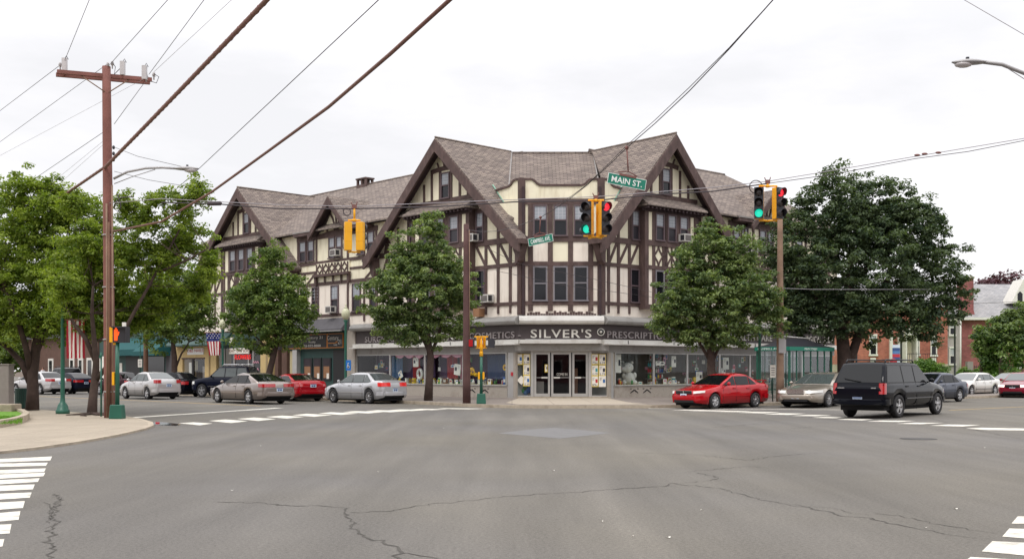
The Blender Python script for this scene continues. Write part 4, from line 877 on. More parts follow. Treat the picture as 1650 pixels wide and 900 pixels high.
for k, (a, b, z0_, z1_) in enumerate(((.4, 1.3, 1.3, 2.2), (2.6, 3.2, 1.0, 1.9), (1.3, 1.8, 1.6, 2.3))):
    o = MB().fbox(FL, x1 - 1.2 - b, x1 - 1.2 - a, -.3, -.28, z0_, z1_, ('poster_white', 'cabinet', 'interior_cream')[k]).build('poster', loc=FL.P(x1 - 1.2 - b, -.3, z0_)); tag(o, ('large pale poster at the left of the tan shop window', 'grey notice at the right of the tan shop window', 'small cream card in the tan shop window')[k], 'poster')
o = MB().fbox(FL, SL(330), SL(304), .065, .12, 2.78, 3.27, 'sign_white').build('shop_sign', loc=FL.P(SL(317), .06, 2.8)); tag(o, 'white nail salon sign over the tan shop window', 'shop sign'); ftext(FL, 'D&S NAILS', FL.S(317), .125, 2.98, .22, 'ink_red', 2.5, o, extrude=.003)
# teal row
TB = thing('teal_shop', 'single storey shop row with wide teal awnings and dark openings', 'building', FL.P(47, -.5, .13))
x0, x1 = SL(283), SL(160)
def tb(name, f): m = MB(); f(m); return m.build(name, TB)
tb('wall', lambda m: (m.fbox(FL, x0, x1, -10, -.02, 0, 4.9, 'shop_green'), m.fbox(FL, x0, x0 + 1.6, -.02, .03, 0, 3.1, 'slate_board'), m.fbox(FL, x0 - .1, x1, -10, .1, 4.9, 5.05, 'slate_board')))
tb('awning', lambda m: m.prism([FL.P(SL(275), o, z) for o, z in ((.02, 4.1), (1.4, 3.1), (1.4, 2.75), (.02, 2.75))], FL.d * (SL(240) - SL(275)), 'teal_awning'))
tb('awning', lambda m: m.prism([FL.P(SL(238), o, z) for o, z in ((.02, 4.25), (1.0, 3.3), (1.0, 2.8), (.02, 2.8))], FL.d * (SL(186) - SL(238)), 'teal_awning'))
tb('door', lambda m: m.fbox(FL, SL(226), SL(203), -.02, .02, .1, 2.8, 'black')); tb('window', lambda m: m.fbox(FL, SL(265), SL(238), -.02, .02, .5, 2.7, 'dark_glass')); tb('notice', lambda m: m.fbox(FL, SL(197), SL(191), -.02, .03, .9, 2.2, 'poster_white')); tb('window', lambda m: m.fbox(FL, SL(171), SL(161), -.02, .03, .6, 2.8, 'poster_white'))
BB = thing('brown_shop', 'long brown boarded shop building at the far end of the left street', 'building', FL.P(68, -.5, .13))
x0, x1 = SL(158), SL(45)
def bb(name, f): m = MB(); f(m); return m.build(name, BB)
bb('wall', lambda m: (m.fbox(FL, x0, x1, -12, -.02, 0, 4.6, 'brown_board'), m.fbox(FL, x0 - .2, x1 + .2, -12, .4, 4.6, 4.9, 'slate_board')))
for a, b in ((150, 140), (134, 126), (120, 112), (86, 78)): bb('window', lambda m: (m.fbox(FL, SL(a), SL(b), -.02, .04, .7, 2.7, 'trim_white'), m.fbox(FL, SL(a) + .25, SL(b) - .25, .04, .05, .9, 2.5, 'dark_glass')))
bb('pillar', lambda m: m.fbox(FL, SL(62), SL(60), -.02, .5, 0, 4.6, 'tan_dark'))
# people of the far pavement
def person(base, h, shirt, trousers, label, face=0, arm=.1, name='person'):
    root = thing(name, label, 'person', base, rz=face)
    me = bpy.data.meshes.new('body'); k = h / 1.75
    J = [((0, 0, .95), .14), ((0, 0, 1.2), .135), ((0, 0, 1.4), .15), ((0, 0, 1.52), .055), ((0, .0, 1.6), .08), ((0, .01, 1.68), .092), ((0, 0, 1.74), .05),
         ((.09, 0, .88), .095), ((.1, .05, .5), .062), ((.1, .0, .1), .042), ((.1, .12, .04), .04), ((-.09, 0, .88), .095), ((-.1, -.06, .5), .062), ((-.1, -.14, .12), .042), ((-.1, -.03, .04), .04),
         ((.18, 0, 1.41), .06), ((.24, .0, 1.15), .042), ((.24, .12 + arm, .95), .032), ((.24, .18 + arm, .9), .03), ((-.18, 0, 1.41), .06), ((-.25, -.02, 1.15), .042), ((-.25, .06, .92), .032), ((-.25, .1, .86), .03)]
    E_ = [(0, 1), (1, 2), (2, 3), (3, 4), (4, 5), (5, 6), (0, 7), (7, 8), (8, 9), (9, 10), (0, 11), (11, 12), (12, 13), (13, 14), (2, 15), (15, 16), (16, 17), (17, 18), (2, 19), (19, 20), (20, 21), (21, 22)]
    me.from_pydata([Vector(p) * k for p, r in J], E_, []); ob = bpy.data.objects.new('body', me); COL.objects.link(ob)
    md = ob.modifiers.new('s', 'SKIN'); 
    for i, (p, r) in enumerate(J): me.skin_vertices[0].data[i].radius = (r * k, r * k * (.75 if i < 3 else 1)); 
    me.skin_vertices[0].data[0].use_root = True
    ob.modifiers.new('u', 'SUBSURF').levels = 1
    dg = bpy.context.evaluated_depsgraph_get(); dg.update(); m2 = bpy.data.meshes.new_from_object(ob.evaluated_get(dg)); bpy.data.objects.remove(ob)
    for s in ('skin', shirt, trousers, 'hair', 'rubber'): m2.materials.append(MATS[s])
    for p in m2.polygons:
        c = p.center / k; p.use_smooth = True
        p.material_index = 3 if (c.z > 1.7 or (c.z > 1.6 and c.y < -.02)) else 0 if c.z > 1.47 or (abs(c.x) > .2 and c.z < 1.15) else 1 if c.z > .97 or abs(c.x) > .2 else 2 if c.z > .09 else 4
    bo = bpy.data.objects.new('body', m2); COL.objects.link(bo); bo.parent = root
    f = MB()
    for sx in (-1, 1): f.ball((sx * .032 * k, .095 * k, 1.665 * k), .011 * k, 'black', 6, 4)
    f.ball((0, .105 * k, 1.63 * k), .016 * k, 'skin', 6, 4); f.box(-.02 * k, .02 * k, .088 * k, .098 * k, 1.592 * k, 1.6 * k, 'ink_red'); f.build('face', root, local=True)
    return root
person(FL.P(SL(90), 1.2, .13), 1.75, 'cloth_white', 'cloth_dark', 'pedestrian in a white shirt and dark trousers walking on the far left pavement', R(60))

# ================================================================= brick houses on the right
def HS(px_, Y=100.0): return (px_ - CX) / F * Y
HZc = lambda y, Y=100.0: EYE + (HY - y) / F * Y
FB = Frame(0, 100, (1, 0), (0, -1)); FB2 = Frame(0, 103, (1, 0), (0, -1))
HB = thing('brick_house', 'orange brick house with tall white framed windows and a white porch', 'house', (35, 100, .15))
def hb(name, f, par=None): m = MB(); f(m); return m.build(name, par or HB)
hb('wall', lambda m: m.fbox(FB, HS(1379), HS(1527), -11, 0, 0, 7.3, 'brick_red'))
hb('foundation', lambda m: m.fbox(FB, HS(1379) - .03, HS(1527) + .03, -11, .05, 0, HZc(586), 'curb_stone'))
hb('roof', lambda m: m.prism([FB.P(HS(1376), o, z) for o, z in ((.5, 7.3), (-5.5, 10.4), (-11.5, 7.3))], Vector((HS(1530) - HS(1376), 0, 0)), 'slate_roof'))
def hwin(fr, xa, xb, yt, yb, Y, par, sash='dark_glass'):
    m = MB(); a, b, z1, z0 = HS(xa, Y), HS(xb, Y), HZc(yt, Y), HZc(yb, Y); t_ = .1
    m.fbox(fr, a, a + t_, 0, .1, z0, z1, 'trim_white'); m.fbox(fr, b - t_, b, 0, .1, z0, z1, 'trim_white'); m.fbox(fr, a, b, 0, .11, z1 - t_, z1 + .06, 'trim_white'); m.fbox(fr, a - .06, b + .06, 0, .16, z0 - .12, z0 + .04, 'trim_white'); zm = (z0 + z1) / 2; m.fbox(fr, a + t_, b - t_, 0, .08, zm - .04, zm + .04, 'trim_white')
    W = m.build('window', par)
    m = MB(); m.fbox(fr, a + t_, b - t_, .01, .03, zm + .04, z1 - t_, 'blind' if sash != 'dark' else 'dark_glass')
    for k in (1, 2): x = a + t_ + (b - a - 2 * t_) * k / 3; m.fbox(fr, x - .015, x + .015, .03, .045, zm + .04, z1 - t_, 'trim_white')
    m.build('upper_sash', W); MB().fbox(fr, a + t_, b - t_, .01, .03, z0 + .04, zm - .04, 'dark_glass').build('lower_sash', W)
for a, b, t_, bt in ((1400.5, 1413, 539, 571), (1475, 1481.5, 542, 571), (1499, 1509.5, 542, 572)): hwin(FB, a, b, t_, bt, 100, HB)
for a, b in ((1402, 1411), (1476, 1480), (1500.5, 1508)): hb('basement_window', lambda m: m.fbox(FB, HS(a), HS(b), .05, .08, HZc(584), HZc(576), 'trim_white'))
hb('pilaster', lambda m: m.fbox(FB, HS(1432.5), HS(1437), 0, .3, .3, HZc(531), 'trim_white')); hb('pilaster', lambda m: m.fbox(FB, HS(1446), HS(1449), 0, .3, .3, HZc(537), 'trim_white'))
PO = hb('porch', lambda m: (m.fbox(FB, HS(1452), HS(1472), 0, .06, HZc(588), HZc(540), 'trim_white'), m.fbox(FB, HS(1452), HS(1454), .06, 1.2, .3, HZc(540), 'trim_white'), m.fbox(FB, HS(1469), HS(1471.5), .06, 1.2, .3, HZc(540), 'trim_white'), m.fbox(FB, HS(1450), HS(1473.5), 0, 1.4, HZc(540), HZc(535), 'trim_white'), m.fprism(FB, [(HS(1449.5), HZc(535)), (HS(1474), HZc(535)), (HS(1462), HZc(527))], 0, 1.45, 'trim_white'), m.fbox(FB, HS(1450), HS(1473.5), 0, 2, 0, HZc(588), 'curb_stone')))
hb('door', lambda m: (m.fbox(FB, HS(1457), HS(1468), .06, .12, HZc(588), HZc(548), 'stucco_cream')), PO)
m = MB()
for a, b in ((HS(1450), HS(1496)),):
    m.tube([FB.P(a, 1.9, HZc(570)), FB.P(b, 1.9, HZc(570))], .03, 'black', 5); m.tube([FB.P(a, 1.9, HZc(583)), FB.P(b, 1.9, HZc(583))], .02, 'black', 5)
    for k in range(14): x = a + (b - a) * k / 13; m.tube([FB.P(x, 1.9, HZc(590)), FB.P(x, 1.9, HZc(570))], .018, 'black', 4)
m.build('railing', HB)
GB = thing('grey_bay', 'narrow grey clapboard bay between the two brick houses', 'building', (HS(1537), 101, .15))
m = MB(); m.fbox(FB, HS(1527.3), HS(1549), -8, -.3, 0, HZc(507), 'grey_siding'); m.build('wall', GB); FBb = Frame(0, 100.3, (1, 0), (0, -1))
for t_, bt in ((516, 539), (559, 586)): hwin(FBb, 1529, 1539, t_, bt, 100.3, GB)
MB().prism([FB.P(HS(1519), o, z) for o, z in ((.3, HZc(507)), (-4, HZc(489)), (-8.5, HZc(507)))], Vector((HS(1554) - HS(1519), 0, 0)), 'slate_roof').build('roof', GB)
MB().tube([(HS(1547), 99.9, .2), (HS(1547), 99.9, HZc(513))], .07, 'trim_white', 6).build('downpipe', GB)
H2 = thing('brick_house', 'dull red brick house with a broad grey slate roof and tall chimney', 'house', (48, 103, .15))
Z2 = lambda y: HZc(y, 103); S2 = lambda x: HS(x, 103)
MB().fbox(FB2, S2(1549.5), S2(1720), -12, 0, 0, Z2(512), 'brick_dull').build('wall', H2)
m = MB(); m.prism([FB2.P(S2(1547), o, z) for o, z in ((.5, Z2(513)), (-6.5, Z2(449)), (-13, Z2(513)))], Vector((S2(1722) - S2(1547), 0, 0)), 'slate_roof'); RF = m.build('roof', H2)
MB().fbox(FB2, S2(1547), S2(1722), .45, .6, Z2(515.5), Z2(511.5), 'trim_white').build('gutter', H2)
m = MB(); m.fbox(FB2, S2(1552.5), S2(1571), -1.6, -.3, Z2(513), Z2(462), 'brick_dull'); m.fprism(FB2, [(S2(1548), Z2(508)), (S2(1573), Z2(508)), (S2(1571), Z2(500)), (S2(1552.5), Z2(500))], -1.5, -.25, 'brick_dull'); m.fbox(FB2, S2(1552.5), S2(1571), -1.6, -.3, Z2(462), Z2(446), 'brick_dull'); m.fbox(FB2, S2(1551.5), S2(1572), -1.7, -.2, Z2(448), Z2(445), 'curb_stone'); m.build('chimney', RF)
m = MB(); m.fprism(FB2, [(S2(1636), Z2(487)), (S2(1675), Z2(487)), (S2(1656), Z2(448))], -3, -.8, 'trim_white'); m.fprism(FB2, [(S2(1646), Z2(486)), (S2(1654), Z2(486)), (S2(1654), Z2(472)), (S2(1650), Z2(468)), (S2(1646), Z2(472))], -.8, -.78, 'dark_glass'); m.build('dormer', RF)
for a, b, t_, bt in ((1583, 1592, 530, 556), (1583, 1592, 568, 592), (1610, 1620, 530, 556), (1610, 1620, 568, 592), (1636, 1646, 530, 556), (1636, 1646, 568, 592)): hwin(FB2, a, b, t_, bt, 103, H2)
MB().fbox(Frame(0, 99.4, (1, 0), (0, -1)), HS(1551), HS(1560), 0, .5, .1, HZc(582), 'cabinet').build('box', loc=(HS(1555), 99, .1)); o = bpy.data.objects['box']; o.name = 'utility_cabinet'; tag(o, 'grey utility cabinet standing by the dull red brick wall', 'cabinet')
m = MB(); 
for k in range(30): x = HS(1540 + k * 3.4); m.tube([(x, 96, .1), (x, 96, HZc(588, 96))], .03, 'black', 4)
m.tube([(HS(1540), 96, 1.9), (HS(1640), 96, 1.9)], .03, 'black', 4); tag(m.build('iron_fence', loc=(HS(1540), 96, .1)), 'dark iron picket fence before the dull red house', 'fence')
# white corner house peeping past the big tree, behind
WH = thing('white_house', 'pale clapboard house glimpsed between the big tree trunks and the orange brick', 'house', (30.3, 112, .15))
m = MB(); f3 = Frame(0, 112, (1, 0), (0, -1)); m.fbox(f3, HS(1340, 112), HS(1378.5, 112), -8, 0, 0, 6.2, 'trim_white'); m.build('wall', WH); m = MB(); m.prism([f3.P(HS(1338, 112), o, z) for o, z in ((.4, 6.2), (-4, 8.5), (-8.4, 6.2))], Vector((2.7, 0, 0)), 'slate_roof'); m.build('roof', WH)
hwin(f3, 1371, 1376.5, 552, 575, 112, WH)

# other corners of the crossing, unseen: brick blocks added to darken glass reflections
def corner_block(x0, x1, y0, y1, h, wall, label, faces):
    T_ = thing('unseen_brick_block', label, 'building', ((x0 + x1) / 2, (y0 + y1) / 2, 0)); MB().box(x0, x1, y0, y1, 0, h, wall).build('wall', T_); MB().box(x0 - .3, x1 + .3, y0 - .3, y1 + .3, h, h + .5, 'curb_stone').build('cornice', T_)
    for ax, pos, sg, a, b in faces:
        n = int((b - a) / 3.4)
        for fl in (0, 1):
            for k in range(n):
                c = a + (k + .5) * (b - a) / n; w_, z0_, z1_ = (1.3, .7, 2.9) if fl == 0 else (.6, 4.4, 6.4); m = MB()
                if ax == 'x': m.box(min(pos, pos + sg * .06), max(pos, pos + sg * .06), c - w_, c + w_, z0_, z1_, 'trim_white'); m.box(min(pos + sg * .06, pos + sg * .08), max(pos + sg * .06, pos + sg * .08), c - w_ + .12, c + w_ - .12, z0_ + .12, z1_ - .12, 'dark_glass')
                else: m.box(c - w_, c + w_, min(pos, pos + sg * .06), max(pos, pos + sg * .06), z0_, z1_, 'trim_white'); m.box(c - w_ + .12, c + w_ - .12, min(pos + sg * .06, pos + sg * .08), max(pos + sg * .06, pos + sg * .08), z0_ + .12, z1_ - .12, 'dark_glass')
                m.build('window', T_)
corner_block(-62, -19, -8, 20, 8.5, 'brick_dull', 'unseen brick building added at the near left corner to darken reflections', (('x', -19, 1, -8, 20), ('y', 20, 1, -62, -19)))
corner_block(19, 60, -8, 18, 8, 'brick_red', 'unseen brick building added at the near right corner to darken reflections', (('x', 19, -1, -8, 18), ('y', 18, 1, 19, 60)))
corner_block(-34, 34, -44, -24, 9, 'brick_dull', 'long unseen brick building added behind the photographer to darken reflections', (('y', -24, 1, -34, 34),))
# ================================================================= vehicles (x forward, y left, z up)
def paintmat(name, c, metal=.25, rough=.28):
    m = bpy.data.materials.new(name); m.use_nodes = True; b = m.node_tree.nodes['Principled BSDF']
    b.inputs['Base Color'].default_value = (*c, 1); b.inputs['Metallic'].default_value = metal; b.inputs['Roughness'].default_value = rough; b.inputs['Coat Weight'].default_value = 1 if sum(c) > .3 else .4; b.inputs['Coat Roughness'].default_value = .04; b.inputs['Specular IOR Level'].default_value = .5
    if c[1] < .02: rough = .09; b.inputs['Specular IOR Level'].default_value = .2 if c[0] > .1 else .08; b.inputs['Coat Weight'].default_value = .45 if c[0] > .1 else .2
    elif sum(c) < .3: b.inputs['Coat Weight'].default_value = .5
    n = m.node_tree.nodes; l = m.node_tree.links; t = n.new('ShaderNodeTexCoord'); x = n.new('ShaderNodeTexNoise'); x.inputs['Scale'].default_value = 2.5; x.inputs['Detail'].default_value = 5; l.new(t.outputs['Object'], x.inputs[0])
    r = n.new('ShaderNodeMapRange'); l.new(x.outputs['Fac'], r.inputs[0]); r.inputs[3].default_value = rough * .8; r.inputs[4].default_value = rough * 1.5; l.new(r.outputs[0], b.inputs['Roughness'])
    MATS[name] = m
for nm, c, mt in (('p_silver', lin((184, 182, 182)), .3), ('p_silver_blue', lin((184, 185, 189)), .3), ('p_bronze', lin((134, 122, 116)), .45), ('p_red', (.40, .004, .010), .0), ('p_red2', (.33, .004, .010), .0), ('p_black', (.004, .005, .009), .0), ('p_navy', (.008, .01, .022), .0), ('p_slate', (.05, .06, .09), .3), ('p_plum', (.03, .008, .012), .0), ('p_tan', lin((160, 150, 138)), .4), ('p_white', lin((222, 220, 214)), .05), ('p_beige', lin((176, 164, 148)), .35), ('p_maroon', (.25, .012, .03), .15), ('p_grey', (.03, .03, .034), .1)): paintmat(nm, c, mt)
def interp(pl, x):
    if x <= pl[0][0]: return pl[0][1]
    for (a, b), (c, d) in zip(pl, pl[1:]):
        if x <= c: return b + (d - b) * (x - a) / (c - a) if c > a else d
    return pl[-1][1]
def sm(pl, x, w=.05): return (interp(pl, x - w) + 2 * interp(pl, x) + interp(pl, x + w)) / 4
def make_car(name, label, cat, paint, P, group=None):
    L, W, H = P['L'], P['W'], P['H']; h2 = L / 2; hw = W / 2; r = P.get('r', .32); fa, ra = P['fa'], P['ra']     # axle x
    root = thing(name, label, cat, (0, 0, 0), group)
    def bld(mb, nm, par=None, **k): return mb.build(nm, par or root, local=True, **k)
    top = P['top']      # hood/belt/deck line (x,z) tail to nose
    plan = P.get('plan', [(-h2, .80), (-h2 + .06, .88), (-h2 + .25, .95), (-h2 + .7, .99), (0, 1), (h2 - .8, .99), (h2 - .35, .94), (h2 - .12, .84), (h2, .68)])
    bot = P.get('bot', [(-h2, .42), (-h2 + .08, .30), (-h2 + .4, .22), (h2 - .4, .20), (h2 - .06, .25), (h2, .36)])
    arch = r + .06
    xs = set([-h2, -h2 + .02, -h2 + .05, -h2 + .1, -h2 + .18, h2 - .18, h2 - .1, h2 - .05, h2 - .02, h2])
    for a in (fa, ra):
        for k in range(13): xs.add(round(a + arch * math.cos(math.pi * k / 12), 4))
        xs.add(a + arch + .004); xs.add(a - arch - .004)
    k = -h2 + .3
    while k < h2 - .25: xs.add(round(k, 3)); k += .16
    xs = sorted(xs); B = MB(); rows = []
    nose = P.get('nose', .09)
    for x in xs:
        zt = sm(top, x); w = sm(plan, x, .03) * hw; zb = sm(bot, x, .03)
        za = 0
        for a in (fa, ra):
            if abs(x - a) <= arch + .001: za = max(za, r + math.sqrt(max(0, arch ** 2 - (x - a) ** 2)))
        zs = max(zb, za); zm = max(zb + (zt - zb) * .52, zs + .015); z4 = max(zt - .17, zm + .01); z5 = max(zt - .055, z4 + .008)
        e = min(1, (h2 - abs(x)) / .12); rnd = .0
        rows.append([(0, zs if za < .1 else zs), (w * .80, zs), (w * .965, max(zs, zs + .0)), (w * 1.0, zm), (w * .985, z4), (w * .945, z5), (w * .86, zt), (w * .45, zt + .018 * e), (0, zt + .024 * e)])
    n = len(rows[0]); vs = []
    for x, row in zip(xs, rows):
        for y, z in row: vs.append((x, y, z))
        for y, z in reversed(row[1:-1]): vs.append((x, -y, z))
    R_ = 2 * n - 2; fs = []; dark = []
    for i in range(len(xs) - 1):
        for j in range(R_):
            f = (i * R_ + j, i * R_ + (j + 1) % R_, (i + 1) * R_ + (j + 1) % R_, (i + 1) * R_ + j)
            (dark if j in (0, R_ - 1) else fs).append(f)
    fs.append(tuple(range(R_))); fs.append(tuple((len(xs) - 1) * R_ + j for j in range(R_)))
    b0 = len(B.v); B.v += vs; pm, dm = B.mi(paint), B.mi('dark_hole')
    for f in fs: B.f.append(list(f)); B.m.append(pm); B.s.append(len(f) == 4)
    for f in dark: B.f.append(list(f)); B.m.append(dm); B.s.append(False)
    # greenhouse
    bb, rr, rf_, cw_ = P['bb'], P['rr'], P['rf'], P['cw']; yb = P.get('yb', .92) * hw; yt = P.get('yt', .72) * hw; belt = P['belt']
    zrr, zrf = P.get('zrr', H - .05), P.get('zrf', H - .06)
    roofl = [(bb, interp(top, bb)), (rr, zrr), (rr + .3, H - .012), ((rr + rf_) / 2, H), (rf_ - .3, H - .014), (rf_, zrf), (cw_, interp(top, cw_))]
    gx = sorted(set([bb, (bb + rr) / 2, rr - .06, rr, rr + .12, rr + .3, (rr + rf_) / 2, rf_ - .3, rf_ - .1, rf_, (rf_ + cw_) / 2, cw_])); vs = []
    Hs = H - .05
    ysd = lambda z: yb + (yt - yb) * (z - belt) / (Hs - belt)
    for x in gx:
        zt = interp(roofl, x); b_ = min(belt, interp(top, x)) - .03; zs_ = max(b_, zt - .05); y1 = ysd(zs_) if zs_ > belt else yb
        vs += [(x, yb, b_), (x, y1, zs_), (x, y1 - .035, max(zt - .015, b_)), (x, y1 - .12, max(zt, b_ + .001)), (x, 0, max(zt + .015, b_ + .002)), (x, -(y1 - .12), max(zt, b_ + .001)), (x, -(y1 - .035), max(zt - .015, b_)), (x, -y1, zs_), (x, -yb, b_)]
    q = 9; fs = [(i * q + j, i * q + j + 1, (i + 1) * q + j + 1, (i + 1) * q + j) for i in range(len(gx) - 1) for j in range(q - 1)]
    fs += [tuple(range(q)), tuple((len(gx) - 1) * q + j for j in range(q))]
    B.add(vs, fs, paint, True)
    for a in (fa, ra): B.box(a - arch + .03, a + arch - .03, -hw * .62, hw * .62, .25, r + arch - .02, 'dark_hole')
    B.box(-h2 + .3, h2 - .3, -hw * .8, hw * .8, .14 if P.get('belt', 1) < 1.1 else .26, .42, 'dark_hole')  # underbody block reaches low to deepen the shade on the road
    body = bld(B, 'body'); 
    md = body.modifiers.new('n', 'WEIGHTED_NORMAL') if False else None
    # glass
    gl = P.get('glass', 'car_glass')
    def side_glass(x0b, x1b, x0t, x1t, zl, zh, nm='side_window'):
        for sy in (1, -1):
            m = MB(); m.add([(x0b, sy * (ysd(zl) + .007), zl), (x1b, sy * (ysd(zl) + .007), zl), (x1t, sy * (ysd(zh) + .007), zh), (x0t, sy * (ysd(zh) + .007), zh)], [(0, 1, 2, 3)], gl)
            bld(m, nm, recalc=False)
            f = MB(); e = .022; pts = [(x0b, zl), (x1b, zl), (x1t, zh), (x0t, zh)]
            cx = sum(p[0] for p in pts) / 4; cz = sum(p[1] for p in pts) / 4
            out = [(cx + (x - cx) * (1 + .06 / max(.3, abs(x1b - x0b))), cz + (z - cz) * (1 + .1)) for x, z in pts]
            f.add([(x, sy * (ysd(z) + .003), z) for x, z in out], [(0, 1, 2, 3)], 'black'); bld(f, 'window_trim', recalc=False)
    zl, zh = belt + .03, H - .125
    A = lambda z: cw_ + (rf_ - cw_) * (z - interp(top, cw_)) / (zrf - interp(top, cw_)); C_ = lambda z: bb + (rr - bb) * (z - interp(top, bb)) / (zrr - interp(top, bb))
    xs_ = P['pillars']   # x of pillar centres front to back
    edges = [(A(zl) - .10, A(zh) - .12)] + [(p, p - .02) for p in xs_] + [(C_(zl) + P.get('cq', .2), C_(zh) + .14)]
    for i in range(len(edges) - 1):
        (fb, ft), (rb, rt) = edges[i], edges[i + 1]; pw2 = .04
        side_glass(rb + (pw2 if i < len(edges) - 2 else 0), fb - (pw2 if i > 0 else 0), rt + (pw2 if i < len(edges) - 2 else 0), ft - (pw2 if i > 0 else 0), zl, zh)
    def end_glass(x0, z0, x1, z1, nm):     # from base to roof
        d = Vector((x1 - x0, 0, z1 - z0)); nrm = Vector((-d.z, 0, d.x)).normalized(); sgn = 1 if (nrm.x > 0) == (x0 > x1) else -1; nrm *= sgn
        if nrm.z < 0: nrm = -nrm
        p0 = Vector((x0, 0, z0)) + d * .06 + nrm * .012; p1 = Vector((x0, 0, z0)) + d * .93 + nrm * .012; y0_, y1_ = yb - .09, yt - .07; m = MB()
        N_ = 6; v0 = []
        for p, yy in ((p0, y0_), (p1, y1_)):
            for k in range(N_ + 1): t_ = -1 + 2 * k / N_; v0.append((p.x, t_ * yy, p.z + .012 * (1 - t_ * t_)))
        m.add(v0, [(k, k + 1, N_ + 2 + k, N_ + 1 + k) for k in range(N_)], gl if nm != 'windscreen' else P.get('wsglass', gl), True); bld(m, nm, recalc=False)
    end_glass(cw_, interp(top, cw_), rf_, zrf, 'windscreen'); end_glass(bb, interp(top, bb), rr, zrr, 'rear_window')
    # wheels
    for a in (fa, ra):
        for sy in (1, -1):
            c = Vector((a, sy * (hw - .115), r)); ax = (0, sy, 0); m = MB()
            m.lathe(c, [(r * .62, -.09), (r * .93, -.1), (r, -.07), (r, .06), (r * .95, .092), (r * .80, .1), (r * .66, .095), (r * .64, .05)], 'rubber', 24, ax); wh = bld(m, 'wheel')
            m = MB(); m.lathe(c, [(r * .64, .03), (r * .645, .08), (r * .6, .085), (r * .58, .035), (.02, .03)], P.get('rim', 'rim'), 20, ax)
            ns = P.get('spokes', 5)
            for k in range(ns):
                an = 2 * math.pi * k / ns + .3; u = Vector((math.cos(an), 0, math.sin(an))); v = Vector((-u.z, 0, u.x)); sw = P.get('sw', .045)
                pts = [c + u * .03 + v * sw * .8, c + u * r * .6 + v * sw * 1.1, c + u * r * .6 - v * sw * 1.1, c + u * .03 - v * sw * .8]
                m.prism([p + Vector((0, sy * .055, 0)) for p in pts], (0, sy * .03, 0), P.get('rim', 'rim'))
            m.lathe(c, [(.06, .05), (.06, .09), (.03, .095)], P.get('rim', 'rim'), 10, ax)
            m.lathe(c, [(r * .56, .038), (r * .56, .042)], 'dark_hole', 18, ax); bld(m, 'rim', wh)
    # lamps following the plan outline
    def wrap_lamp(nm, rear, y_in, back, z0, z1, mm, lift=.008, slope=0, both=True):
        s = -1 if rear else 1
        for sy in (1, -1):
            line = []
            w_end = sm(plan, s * h2, .0) * hw
            line.append((s * (h2 + lift), y_in)); line.append((s * (h2 + lift), w_end * .97))
            for t_ in (.02, .06, .12, .2, .3, .45):
                if t_ < back: line.append((s * (h2 - t_ + lift * .5), sm(plan, s * (h2 - t_), .02) * hw + lift))
            line.append((s * (h2 - back), sm(plan, s * (h2 - back), .02) * hw + lift * .8)); k = len(line); m = MB(); vs = []
            for i, (x, y) in enumerate(line):
                f = i / (k - 1); vs.append((x, sy * y, z0 + slope * f)); 
            for i, (x, y) in enumerate(line):
                f = i / (k - 1); tz = z1 + slope * f * .6; vs.append((x - s * .03, sy * (y - .01), tz))
            m.add(vs, [(i, i + 1, k + i + 1, k + i) for i in range(k - 1)], mm, True); bld(m, nm, recalc=False)
    for args in P['rear_lamps']: wrap_lamp('taillight', True, *args)
    for args in P['front_lamps']: wrap_lamp('headlight', False, *args)
    # plates, grille, bumpers, mirrors, handles, seams
    zp = P.get('plate_z', .72); m = MB(); m.box(-h2 - .022, -h2 - .006, -.16, .16, zp - .08, zp + .08, 'plate'); m.box(-h2 - .026, -h2 - .022, -.15, .15, zp + .045, zp + .075, 'plate_blue'); m.box(-h2 - .026, -h2 - .022, -.11, -.01, zp - .05, zp + .02, 'plate_blue'); m.box(-h2 - .026, -h2 - .022, .02, .11, zp - .05, zp + .02, 'plate_blue'); bld(m, 'number_plate')
    if P.get('front_plate', True):
        zq = P.get('fplate_z', .5); m = MB(); m.box(h2 + .004, h2 + .022, -.16, .16, zq - .08, zq + .08, 'plate'); m.box(h2 + .022, h2 + .026, -.1, .1, zq - .03, zq + .03, 'plate_blue'); bld(m, 'number_plate')
    g = P.get('grille', (.42, .58, .68)); m = MB(); m.box(h2 - .02, h2 + .014, -g[0], g[0], g[1], g[2], P.get('gmat', 'black')); m.box(h2 + .014, h2 + .02, -.02, .02, g[1], g[2], 'chrome') ; m.box(h2 - .01, h2 + .018, -g[0] - .02, g[0] + .02, g[2], g[2] + .015, 'chrome' if P.get('gchrome', True) else paint); m.box(h2 - .1, h2 + .004, -.5, .5, .27, .36, 'black'); bld(m, 'grille')
    for s, zz in ((-1, P.get('rb', .56)), (1, P.get('fb', .54))):
        m = MB(); bw = P.get('bump', .03); N_ = 10; vs = []
        pts = [(s * (h2 - .42), sm(plan, s * (h2 - .42), .02) * hw + .004)] + [(s * (h2 - t_), sm(plan, s * (h2 - t_), .02) * hw + .01 + bw * .3) for t_ in (.3, .2, .12, .06, .02)] + [(s * (h2 + bw), hw * .5), (s * (h2 + bw * 1.3), 0)]
        full = pts + [(x, -y) for x, y in reversed(pts[:-1])]
        for z_, dx in ((zz - .18, -.02), (zz - .04, 0), (zz, -.012)): vs += [(x + s * dx, y, z_) for x, y in full]
        k = len(full); m.add(vs, [(j * k + i, j * k + i + 1, (j + 1) * k + i + 1, (j + 1) * k + i) for j in range(2) for i in range(k - 1)], P.get('bmat', paint), True); bld(m, 'bumper', recalc=False)
    for sy in (1, -1):
        x0 = A(belt + .02) - .28; m = MB(); m.ball((x0, sy * (hw + .09), belt + .07), .1, P.get('mmat', paint), 10, 6, (.55, .95, .72)); m.tube([(x0, sy * (hw - .06), belt + .0), (x0, sy * (hw + .03), belt + .04)], .025, 'black', 6); bld(m, 'mirror')
